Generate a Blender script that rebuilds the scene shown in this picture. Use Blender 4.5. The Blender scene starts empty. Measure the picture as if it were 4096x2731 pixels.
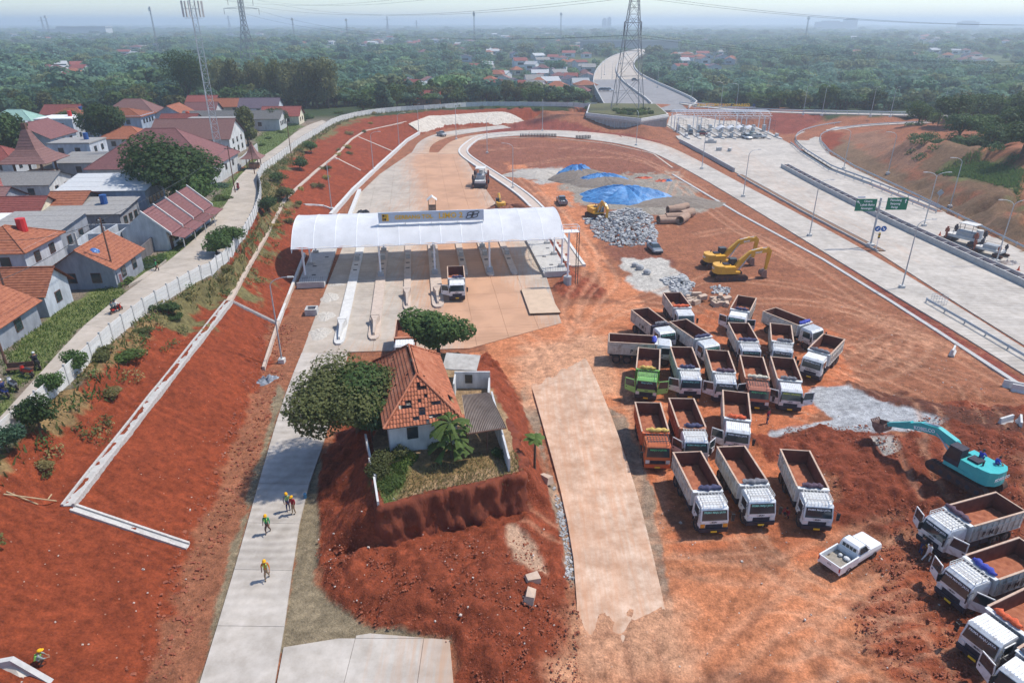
import bpy, bmesh, math, random
import numpy as np
from mathutils import Vector, Matrix, geometry
rnd = random.Random(7)
nrs = np.random.RandomState(11)
R_ = math.radians
scene = bpy.context.scene
col = scene.collection
# ---------------------------------------------------------------- camera, sky, sun, exposure
CAM_H, PITCH, FPX = 36.0, math.atan(319 / 683.0), 683.0
cam_d = bpy.data.cameras.new('camera'); cam_d.lens = 24.0; cam_d.sensor_width = 36.0
cam_d.clip_start = 0.5; cam_d.clip_end = 40000
cam = bpy.data.objects.new('camera', cam_d); col.objects.link(cam)
cam.location = (0, 0, CAM_H); cam.rotation_euler = (math.pi / 2 - PITCH, 0, 0)
scene.camera = cam
SUN_EL = R_(58)
SUN_H = Vector((0.93, 0.37)).normalized()          # horizontal direction towards the sun
SUN_DIR = Vector((SUN_H.x * math.cos(SUN_EL), SUN_H.y * math.cos(SUN_EL), math.sin(SUN_EL)))
world = bpy.data.worlds.new('World'); scene.world = world; world.use_nodes = True
wn = world.node_tree.nodes; wl = world.node_tree.links
sky = wn.new('ShaderNodeTexSky'); sky.sky_type = 'NISHITA'; sky.sun_disc = False
sky.sun_elevation = SUN_EL; sky.sun_rotation = math.atan2(SUN_H.x, SUN_H.y)
sky.altitude = 100; sky.air_density = 1.0; sky.dust_density = 0.4; sky.ozone_density = 6.0
wl.new(sky.outputs[0], wn['Background'].inputs[0]); wn['Background'].inputs[1].default_value = 0.15
sun_d = bpy.data.lights.new('sun', 'SUN'); sun_d.energy = 4.1; sun_d.angle = R_(2.2); sun_d.color = (1, .94, .86)
sun = bpy.data.objects.new('sun', sun_d); col.objects.link(sun)
sun.rotation_euler = SUN_DIR.to_track_quat('Z', 'Y').to_euler()
scene.view_settings.view_transform = 'Standard'; scene.view_settings.look = 'None'
scene.view_settings.exposure = 0.34; scene.view_settings.gamma = 1.0; scene.view_settings.use_curve_mapping = False
scene.cycles.use_denoising = True
scene.cycles.max_bounces = 6; scene.cycles.diffuse_bounces = 3; scene.cycles.glossy_bounces = 2
scene.cycles.transmission_bounces = 3; scene.cycles.volume_bounces = 1; scene.cycles.transparent_max_bounces = 6
scene.cycles.use_adaptive_sampling = True; scene.cycles.adaptive_threshold = 0.02
# ---------------------------------------------------------------- survey helpers: points of the site read off the photograph at a known height
SP, CP = math.sin(PITCH), math.cos(PITCH)
def P(px, py, z=0.0):
 zc = -SP * FPX + (341 - py) * CP; yc = CP * FPX + (341 - py) * SP
 t = (z - CAM_H) / zc
 return Vector(((px - 512) * t, yc * t, z))
def V(x, y, z=0.0): return P(x / 2.297, y / 2.297, z)
def tile(ox, oy, s=2.296):
 return lambda x, y, z=0.0: P((ox + x / s) / 4, (oy + y / s) / 4, z)
T00, T10, T20, T30 = [tile(1024 * i, 0) for i in range(4)]
T01, T11, T21, T31 = [tile(1024 * i, 683) for i in range(4)]
T02, T12, T22, T32 = [tile(1024 * i, 1366) for i in range(4)]
T03, T13, T23, T33 = [tile(1024 * i, 2048) for i in range(4)]
def PY(px, py, Y):                                  # the point at ground distance Y on the line of sight of a pixel
 zc = -SP * FPX + (341 - py) * CP; yc = CP * FPX + (341 - py) * SP
 t = Y / yc
 return Vector(((px - 512) * t, Y, CAM_H + zc * t))
# ---------------------------------------------------------------- noise
def _h(ix, iy, s):
 n = (ix.astype(np.int64) * 374761393 + iy.astype(np.int64) * 668265263 + s * 1442695041) & 0xffffffff
 n = ((n ^ (n >> 13)) * 1274126177) & 0xffffffff
 return ((n ^ (n >> 16)) & 0xffff) / 65535.0
def vn(x, y, s=0):
 ix = np.floor(x); iy = np.floor(y); fx = x - ix; fy = y - iy
 fx = fx * fx * (3 - 2 * fx); fy = fy * fy * (3 - 2 * fy)
 a = _h(ix, iy, s); b = _h(ix + 1, iy, s); c = _h(ix, iy + 1, s); d = _h(ix + 1, iy + 1, s)
 return (a * (1 - fx) + b * fx) * (1 - fy) + (c * (1 - fx) + d * fx) * fy
def fbm(x, y, o=4, s=0, g=.5):
 r = np.zeros_like(x); a = 1.0; t = 0
 for i in range(o):
  r += a * (vn(x, y, s + i) - .5); t += a; a *= g; x = x * 2.03 + 17.1; y = y * 2.03 + 5.7
 return r / t * 2
# ---------------------------------------------------------------- materials
MATS = {}
def mat(name, c, rough=.8, c2=None, scale=3.0, var=.12, bump=0.0, bscale=None, metal=0.0, spec=.3, stretch=None, rvar=0.0, sharp=None, trans=0.0, detail=5):
 if name in MATS: return MATS[name]
 m = bpy.data.materials.new(name); m.use_nodes = True; MATS[name] = m
 nt = m.node_tree; N = nt.nodes; L = nt.links; b = N['Principled BSDF']
 b.inputs['Roughness'].default_value = rough; b.inputs['Metallic'].default_value = metal
 b.inputs['Specular IOR Level'].default_value = spec
 tc = N.new('ShaderNodeTexCoord'); src = tc.outputs['Object']
 if stretch:
  mp = N.new('ShaderNodeMapping'); mp.inputs['Scale'].default_value = stretch; L.new(src, mp.inputs[0]); src = mp.outputs[0]
 no = N.new('ShaderNodeTexNoise'); no.inputs['Scale'].default_value = scale; no.inputs['Detail'].default_value = detail
 no.inputs['Roughness'].default_value = .65; L.new(src, no.inputs['Vector'])
 rp = N.new('ShaderNodeValToRGB'); L.new(no.outputs['Fac'], rp.inputs[0])
 lo, hi = sharp or (.3, .7)
 rp.color_ramp.elements[0].position = lo; rp.color_ramp.elements[1].position = hi
 if c2 is None:
  a = [max(0, v * (1 - var)) for v in c]; d = [min(1, v * (1 + var)) for v in c]
 else: a, d = c, c2
 rp.color_ramp.elements[0].color = (*a, 1); rp.color_ramp.elements[1].color = (*d, 1)
 out = rp.outputs[0]
 if rvar:
  oi = N.new('ShaderNodeObjectInfo'); hs = N.new('ShaderNodeHueSaturation')
  mr = N.new('ShaderNodeMapRange'); L.new(oi.outputs['Random'], mr.inputs[0])
  mr.inputs[3].default_value = 1 - rvar; mr.inputs[4].default_value = 1 + rvar
  L.new(mr.outputs[0], hs.inputs['Value']); L.new(out, hs.inputs['Color']); out = hs.outputs[0]
 L.new(out, b.inputs['Base Color'])
 if bump:
  n2 = N.new('ShaderNodeTexNoise'); n2.inputs['Scale'].default_value = bscale or scale * 3; n2.inputs['Detail'].default_value = 4
  L.new(src, n2.inputs['Vector'])
  bp = N.new('ShaderNodeBump'); bp.inputs['Strength'].default_value = bump; bp.inputs['Distance'].default_value = .1
  L.new(n2.outputs['Fac'], bp.inputs['Height']); L.new(bp.outputs[0], b.inputs['Normal'])
 if trans:
  tr = N.new('ShaderNodeBsdfTranslucent'); L.new(out, tr.inputs[0]); mx = N.new('ShaderNodeMixShader')
  mx.inputs[0].default_value = trans; L.new(b.outputs[0], mx.inputs[1]); L.new(tr.outputs[0], mx.inputs[2])
  L.new(mx.outputs[0], N['Material Output'].inputs[0])
 return m
def glassy(name, c):
 return mat(name, c, rough=.08, var=.3, scale=1.5, spec=.6)
# ---------------------------------------------------------------- objects
def link(name, me, parent=None, m=None):
 o = bpy.data.objects.new(name, me); col.objects.link(o)
 if m is not None and me is not None and len(me.materials) == 0: me.materials.append(m)
 if parent is not None: o.parent = parent
 return o
def tag(o, label=None, cat=None, group=None, kind=None):
 if label: o['label'] = label
 if cat: o['category'] = cat
 if group: o['group'] = group
 if kind: o['kind'] = kind
 return o
def thing(name, label, cat, loc=(0, 0, 0), rz=0.0, group=None):
 o = bpy.data.objects.new(name, None); col.objects.link(o); o.empty_display_size = .3
 o.location = loc; o.rotation_euler = (0, 0, rz); return tag(o, label, cat, group, 'thing')
def copy_tree(o, parent=None):
 c = o.copy(); col.objects.link(c); c.parent = parent
 for ch in [x for x in o.children]: copy_tree(ch, c)
 return c
class MB:                                            # collects shapes, builds ONE mesh
 def __init__(s): s.v = []; s.f = []; s.mi = []; s.cur = 0; s.smooth = False
 def add(s, vs, fs, M=None):
  n = len(s.v)
  s.v += [tuple(M @ Vector(p)) if M is not None else tuple(p) for p in vs]
  s.f += [tuple(i + n for i in f) for f in fs]; s.mi += [s.cur] * len(fs); return s
 def box(s, x0, x1, y0, y1, z0, z1, M=None):
  vs = [(x0, y0, z0), (x1, y0, z0), (x1, y1, z0), (x0, y1, z0), (x0, y0, z1), (x1, y0, z1), (x1, y1, z1), (x0, y1, z1)]
  return s.add(vs, [(0, 3, 2, 1), (4, 5, 6, 7), (0, 1, 5, 4), (1, 2, 6, 5), (2, 3, 7, 6), (3, 0, 4, 7)], M)
 def hexa(s, b, t):                               # two 4-point loops
  return s.add(list(b) + list(t), [(3, 2, 1, 0), (4, 5, 6, 7), (0, 1, 5, 4), (1, 2, 6, 5), (2, 3, 7, 6), (3, 0, 4, 7)])
 def prism(s, poly, z0, z1, M=None):              # poly in xy, counter-clockwise
  n = len(poly); vs = [(p[0], p[1], z0) for p in poly] + [(p[0], p[1], z1) for p in poly]
  fs = [tuple(range(n - 1, -1, -1)), tuple(range(n, 2 * n))] + [(i, (i + 1) % n, n + (i + 1) % n, n + i) for i in range(n)]
  return s.add(vs, fs, M)
 def prof(s, poly, x0, x1, M=None):               # poly in (y,z), extruded along x
  n = len(poly); vs = [(x0, p[0], p[1]) for p in poly] + [(x1, p[0], p[1]) for p in poly]
  fs = [tuple(range(n)), tuple(range(2 * n - 1, n - 1, -1))] + [(i, n + i, n + (i + 1) % n, (i + 1) % n) for i in range(n)]
  return s.add(vs, fs, M)
 def rod(s, a, b, r, n=6, r2=None, caps=True):
  a = Vector(a); b = Vector(b); d = b - a
  if d.length < 1e-6: return s
  d.normalize(); u = d.orthogonal().normalized(); w = d.cross(u); r2 = r if r2 is None else r2
  vs = []
  for c, q in ((a, r), (b, r2)):
   for i in range(n):
    an = 2 * math.pi * i / n; vs.append(c + u * math.cos(an) * q + w * math.sin(an) * q)
  fs = [(i, (i + 1) % n, n + (i + 1) % n, n + i) for i in range(n)]
  if caps: fs += [tuple(range(n - 1, -1, -1)), tuple(range(n, 2 * n))]
  return s.add(vs, fs)
 def tube(s, pts, r, n=6):
  for a, b in zip(pts[:-1], pts[1:]): s.rod(a, b, r, n)
  return s
 def ell(s, c, r, n=8, m=6, M=None):
  vs = [(c[0], c[1], c[2] - r[2])]
  for j in range(1, m):
   ph = -math.pi / 2 + math.pi * j / m
   for i in range(n):
    an = 2 * math.pi * i / n
    vs.append((c[0] + r[0] * math.cos(ph) * math.cos(an), c[1] + r[1] * math.cos(ph) * math.sin(an), c[2] + r[2] * math.sin(ph)))
  vs.append((c[0], c[1], c[2] + r[2])); k = len(vs) - 1
  fs = [(0, 1 + (i + 1) % n, 1 + i) for i in range(n)]
  for j in range(m - 2):
   for i in range(n):
    a = 1 + j * n + i; b = 1 + j * n + (i + 1) % n; fs.append((a, b, b + n, a + n))
  fs += [(k, 1 + (m - 2) * n + i, 1 + (m - 2) * n + (i + 1) % n) for i in range(n)]
  return s.add(vs, fs, M)
 def quad(s, a, b, c, d): return s.add([a, b, c, d], [(0, 1, 2, 3)])
 def mesh(s, name):
  me = bpy.data.meshes.new(name); me.from_pydata(s.v, [], s.f); me.update()
  if s.smooth: me.polygons.foreach_set('use_smooth', [True] * len(me.polygons))
  return me
 def build(s, name, m, parent=None):
  me = s.mesh(name)
  for q in (m if isinstance(m, (list, tuple)) else [m]): me.materials.append(q)
  if any(s.mi): me.polygons.foreach_set('material_index', s.mi)
  return link(name, me, parent)
def np_mesh(name, verts, quads, attrs=None, smooth=True):
 me = bpy.data.meshes.new(name); nv = len(verts); nq, k = quads.shape
 me.vertices.add(nv); me.vertices.foreach_set('co', np.asarray(verts, dtype=np.float32).ravel())
 me.loops.add(nq * k); me.loops.foreach_set('vertex_index', quads.ravel().astype(np.int32))
 me.polygons.add(nq); me.polygons.foreach_set('loop_start', np.arange(0, nq * k, k, dtype=np.int32))
 if smooth: me.polygons.foreach_set('use_smooth', np.ones(nq, dtype=bool))
 me.update(calc_edges=True)
 return me
TXT = {}
def text_mesh(body, size, depth=.01, bold=0.0):
 k = (body, size, depth, bold)
 if k in TXT: return TXT[k]
 cu = bpy.data.curves.new('lettering', 'FONT'); cu.body = body; cu.size = size; cu.extrude = depth; cu.offset = bold
 cu.align_x = 'CENTER'; cu.align_y = 'CENTER'; cu.resolution_u = 2
 o = bpy.data.objects.new('lettering', cu); col.objects.link(o)
 dg = bpy.context.evaluated_depsgraph_get()
 me = bpy.data.meshes.new_from_object(o.evaluated_get(dg)); me.name = 'lettering'
 bpy.data.objects.remove(o); bpy.data.curves.remove(cu); TXT[k] = me
 return me
def lettering(body, size, m, parent, loc, rot, depth=.01, bold=0.0, sx=1.0):
 me = text_mesh(body, size, depth, bold)
 if len(me.materials) == 0: me.materials.append(m)
 elif me.materials[0] is not m: me = me.copy(); me.materials.clear(); me.materials.append(m)
 o = link('lettering', me, parent); o.location = loc; o.rotation_euler = rot; o.scale = (sx, 1, 1)
 return o
def resample(pts, step=None, n=None):
 pts = [Vector(p) for p in pts]; L = [0.0]
 for a, b in zip(pts[:-1], pts[1:]): L.append(L[-1] + (b - a).length)
 n = n or max(1, int(round(L[-1] / step))); out = []; k = 0
 for i in range(n + 1):
  s = L[-1] * i / n
  while k < len(pts) - 2 and L[k + 1] < s: k += 1
  f = (s - L[k]) / max(1e-9, L[k + 1] - L[k]); out.append(pts[k].lerp(pts[k + 1], min(1, max(0, f))))
 return out
def smooth_line(pts, it=2):
 pts = [Vector(p) for p in pts]
 for _ in range(it):
  q = [pts[0]]
  for a, b in zip(pts[:-1], pts[1:]): q += [a.lerp(b, .25), a.lerp(b, .75)]
  pts = q + [pts[-1]]
 return pts
def offset_line(pts, d):
 out = []
 for i, p in enumerate(pts):
  a = pts[max(0, i - 1)]; b = pts[min(len(pts) - 1, i + 1)]; t = Vector((b.x - a.x, b.y - a.y, 0)).normalized()
  out.append(Vector((p.x + t.y * d, p.y - t.x * d, p.z)))     # d > 0: to the right of the walking direction
 return out
def sweep(pts, profile, closed=False):               # profile: (offset right, height) loop; returns MB
 mb = MB(); n = len(profile); lines = [offset_line(pts, o) for o, h in profile]
 for i in range(len(pts)):
  for j, (o, h) in enumerate(profile):
   q = lines[j][i]; mb.v.append((q.x, q.y, q.z + h))
 for i in range(len(pts) - 1):
  for j in range(n):
   a = i * n + j; b = i * n + (j + 1) % n; mb.f.append((a, a + n, b + n, b)); mb.mi.append(0)
 mb.f.append(tuple(range(n))); mb.mi.append(0); mb.f.append(tuple((len(pts) - 1) * n + j for j in range(n - 1, -1, -1))); mb.mi.append(0)
 return mb
# ---------------------------------------------------------------- terrain height
CPTS = []
def brk(pts, step=2.0):
 pts = [Vector(p) for p in pts]
 for p in resample(pts, step=step): CPTS.append((p.x, p.y, p.z))
 return pts
def VL(l): return [V(*q) for q in l]
TOE = VL([(330, 1568), (440, 1250), (505, 1130), (570, 950), (605, 860), (640, 745), (690, 615), (760, 500), (812, 440), (870, 385), (935, 325), (963, 308), (1028, 295), (1156, 288), (1240, 275), (1340, 268)])
brk([(-18, 8, 0)] + TOE)
BERM = VL([(155, 1160, 4.3), (525, 690, 4.5), (600, 560, 4.3), (655, 455, 4), (728, 390, 4), (770, 357, 4), (806, 320, 3.6), (838, 300, 3.6), (933, 279, 3.6)])
brk([(-29, 8, 4.2)] + BERM); brk(offset_line(BERM, -1.6))
FENCE = [Vector((-35.6, 24, 7.8)), Vector((-36.8, 34, 7.6))] + VL([(0, 1025, 7.5), (120, 920, 7.4), (300, 742, 7), (430, 660, 6.8), (505, 618, 6.5), (575, 520, 6.2), (605, 450, 6), (590, 405, 5.8), (640, 370, 5.5), (690, 330, 5.3), (740, 300, 5), (770, 280, 5), (830, 265, 4.8), (900, 256, 4.5), (1000, 250, 4.5), (1090, 243, 4), (1210, 243, 4), (1370, 245, 4)])
FENCE = smooth_line(FENCE, 1)
brk([(-34, 8, 7.9)] + FENCE); brk(offset_line(FENCE, 1.3))
brk(offset_line(FENCE, -8), 4)
REV_TOP = VL([(933, 279, 3.8), (988, 264, 4), (1158, 253, 4), (1290, 252, 4)]); brk(REV_TOP)
for q in [(-160, 8, 8), (-100, 30, 7.6), (-160, 80, 7.4), (-100, 100, 6.6), (-75, 60, 7.2), (-75, 150, 6.2), (-160, 200, 6), (-100, 200, 5.6), (-160, 300, 4), (-90, 290, 4.2),
          (-160, 380, 1), (-60, 340, 2), (0, 350, 0), (60, 380, -2), (190, 380, -4), (120, 340, -4), (190, 300, -3)]: CPTS.append(q)
MOUND = VL([(845, 1022, 4), (858, 1090, 4), (872, 1166, 4), (930, 1150, 4), (990, 1132, 4), (1100, 1112, 4), (1205, 1085, 4), (1190, 1030, 4), (1170, 960, 4), (1120, 880, 4), (1080, 835, 4)])
MOUND += [Vector((-6, 66, 3.8)), Vector((-13, 66, 3.8)), Vector((-12.5, 56, 4))]
brk(MOUND + [MOUND[0]], .5)
for p in MOUND: CPTS.append((p.x * .6 - 2.4, p.y * .6 + 21, 4.0))
front = [MOUND[i] for i in range(2, 7)]
brk([Vector((p.x * 1.02, p.y - .45, .75 + .3 * math.sin(i * 2))) for i, p in enumerate(resample(front, .8))], .5)
MTOE = VL([(738, 1050), (728, 1150), (732, 1250), (728, 1340), (770, 1392), (860, 1445), (1000, 1462), (1040, 1475), (1055, 1560)]) + [Vector((-4, 22, 0)), Vector((-4, 8, 0))]
brk([Vector((-15.5, 66, 0)), Vector((-15.6, 56, 0))] + MTOE, .8)
brk([Vector((-15, 69.5, 0)), Vector((-5, 69.5, 0))])
MTOE_R = VL([(1315, 1568), (1312, 1390), (1290, 1230), (1262, 1120), (1238, 1040), (1205, 930), (1150, 850), (1120, 800)]); brk(MTOE_R, .8)
for q in [(1000, 1245, 1.0), (1140, 1225, 1.0), (920, 1290, .8), (850, 1290, .7), (1200, 1320, 1.0), (1040, 1370, 1.5), (1140, 1330, 1.6), (960, 1330, 1.2), (1180, 1440, .9), (1110, 1420, 1.0), (900, 1370, .9), (800, 1290, 1.0), (1230, 1190, 1.2), (1150, 1540, .8), (1250, 1540, .4), (980, 1420, .5), (790, 1150, .9), (800, 1060, 1.3), (1060, 1310, 1.5), (1250, 1400, .6)]:
 p = V(*q); CPTS.append(tuple(p))
# loop, plaza and the ground between them are level; right-hand embankments
RAMP_R = VL([(1880, 322, .3), (1905, 352, .1), (1960, 385), (2100, 452), (2352, 578)]) + [Vector((120, 85, 0)), Vector((140, 60, 0))]
brk(RAMP_R, 3)
brk(VL([(1935, 312, 1.5), (1985, 345, 1.5), (2090, 395, 2.2), (2200, 430, 3), (2352, 490, 4)]), 3)
brk(VL([(2070, 330, 4.5), (2150, 350, 5), (2250, 360, 6), (2352, 395, 7)]), 3)
brk(VL([(2090, 312, 8), (2180, 318, 9), (2352, 345, 10)]), 3)
brk(VL([(2100, 285, 7), (2250, 285, 8), (2352, 300, 8)]), 4)
brk(VL([(1760, 300, 0), (1800, 312, 0)]), 3)
UPRAMP = VL([(1560, 238, 2), (1640, 250, 3), (1770, 259, 4), (1950, 263, 4), (2200, 268, 4), (2352, 272, 4)]); brk(UPRAMP, 4); brk(offset_line(UPRAMP, -7), 4)
LOOPR = VL([(1850, 318, .6), (1890, 300, 1.2), (1980, 288, 1.8), (2100, 281, 2), (2200, 279, 2), (2352, 278, 2.4)]); brk(LOOPR, 4); brk(offset_line(LOOPR, -3), 4)
brk(offset_line(UPRAMP, -22), 8)
for i in range(8): CPTS.append((130 + i * 8, 250 + i * 2, 1.0))
for q in [(1700, 285, 0), (1780, 290, 1.2), (1870, 277, 1.6), (1560, 262, 0), (1620, 270, 0), (1740, 272, .3)]: CPTS.append(tuple(V(*q)))
brk(VL([(1150, 305, 0), (1250, 300, 0), (1400, 310, 0), (1520, 330, 0), (1600, 372, 0), (1830, 490, 0), (2010, 590, 0), (2352, 800, 0)]), 4)
brk(VL([(1090, 299, 0), (1130, 302, 0), (1250, 294, 0), (1400, 303, 0), (1520, 325, 0)]), 3)
for x, y, Y in [(1140, 290, 272), (1190, 280, 272), (1230, 270, 274), (1270, 262, 276), (1310, 261, 275), (1345, 267, 272), (1380, 283, 266), (1410, 293, 262), (1440, 292, 258), (1475, 286, 252), (1500, 297, 248), (1530, 320, 241), (1300, 262, 282), (1380, 262, 285), (1460, 280, 264)]:
 CPTS.append(tuple(PY(x / 2.297, y / 2.297, Y)))
for x in range(-30, 60, 8):
 for y in range(80, 230, 12): 
  if not (x < -24 and y > 60): CPTS.append((x, y, 0))
for x in range(8, 120, 8): CPTS.append((x, 8, 0)); CPTS.append((x, 40, 0)); CPTS.append((x, 62, 0))
for y in range(8, 60, 6): CPTS.append((-19, y, 0)); CPTS.append((6.5, y, 0))

for x in range(60, 97, 6):
 for y in range(80, 292, 8):
  if x < 91 or y < 205: CPTS.append((x, y, -.05))
CPTS.append((190, 8, 0)); CPTS.append((190, 60, 3)); CPTS.append((190, 120, 8)); CPTS.append((190, 200, 6))
# borrow pit and banks round the working excavator
for q in [(2060, 1010, .9), (1990, 1000, .5), (2150, 1010, 1.1), (2250, 960, 1.5), (2320, 1010, 2.2), (2352, 1090, 2.5), (2000, 920, .5), (2120, 930, 1), (2230, 900, .6), (1850, 1000, .3)]: CPTS.append(tuple(V(*q)))
CX0, CX1, CY0, CY1, CS = -160, 190, 8, 380, .5
seen = {}
for p in CPTS: seen[(round(p[0], 1), round(p[1], 1))] = p
for cx in (CX0 - 2, CX1 + 2):
 for cy in (CY0 - 2, CY1 + 2):
  z = {(CX0 - 2, CY0 - 2): 8, (CX0 - 2, CY1 + 2): 1, (CX1 + 2, CY0 - 2): 0, (CX1 + 2, CY1 + 2): -4}[(cx, cy)]; seen[(cx, cy)] = (cx, cy, z)
PT = list(seen.values())
dv, de, df, dov, doe, dof = geometry.delaunay_2d_cdt([Vector((p[0], p[1])) for p in PT], [], [], 0, 1e-4)
DZ = [PT[o[0]][2] if len(o) else 0 for o in dov]
gx = np.arange(CX0, CX1 + CS / 2, CS); gy = np.arange(CY0, CY1 + CS / 2, CS)
HG = np.zeros((len(gy), len(gx)))
for f in df:
 (ax, ay), (bx, by), (cx, cy) = [dv[i][:2] for i in f[:3]]
 i0 = max(0, int((min(ax, bx, cx) - CX0) / CS)); i1 = min(len(gx), int((max(ax, bx, cx) - CX0) / CS) + 2)
 j0 = max(0, int((min(ay, by, cy) - CY0) / CS)); j1 = min(len(gy), int((max(ay, by, cy) - CY0) / CS) + 2)
 if i1 <= i0 or j1 <= j0: continue
 X, Y = np.meshgrid(gx[i0:i1], gy[j0:j1]); den = (by - cy) * (ax - cx) + (cx - bx) * (ay - cy)
 if abs(den) < 1e-9: continue
 w0 = ((by - cy) * (X - cx) + (cx - bx) * (Y - cy)) / den; w1 = ((cy - ay) * (X - cx) + (ax - cx) * (Y - cy)) / den; w2 = 1 - w0 - w1
 ok = (w0 > -1e-6) & (w1 > -1e-6) & (w2 > -1e-6)
 sub = HG[j0:j1, i0:i1]; sub[ok] = (w0 * DZ[f[0]] + w1 * DZ[f[1]] + w2 * DZ[f[2]])[ok]
def far_z(x, y):
 return -3 + 5 * np.clip(-x / 300, -1, 1) * np.clip(1 - (y - 380) / 900, 0, 1) + fbm(x / 260, y / 260, 3, 5) * 6 * np.clip((y - 330) / 400, 0, 1)
def base_h(x, y):
 x = np.asarray(x, float); y = np.asarray(y, float)
 u = np.clip((x - CX0) / CS, 0, len(gx) - 1.001); v = np.clip((y - CY0) / CS, 0, len(gy) - 1.001)
 i = u.astype(int); j = v.astype(int); fu = u - i; fv = v - j
 h = (HG[j, i] * (1 - fu) + HG[j, i + 1] * fu) * (1 - fv) + (HG[j + 1, i] * (1 - fu) + HG[j + 1, i + 1] * fu) * fv
 d = np.maximum(np.maximum(CX0 - x, x - CX1), np.maximum(CY0 - y, y - CY1)); w = np.clip(d / 120, 0, 1); w = w * w * (3 - 2 * w)
 return h * (1 - w) + far_z(x, y) * w
def hz(x, y): return float(base_h(np.array([x]), np.array([y]))[0])
def on(p, dz=0.0): return Vector((p[0], p[1], hz(p[0], p[1]) + dz))
def VG(x, y, it=6):                                  # the pixel's point on the terrain itself
 z = 0.0
 for _ in range(it): p = V(x, y, z); z = z * .4 + .6 * hz(p.x, p.y)
 return Vector((p.x, p.y, hz(p.x, p.y)))
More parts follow.
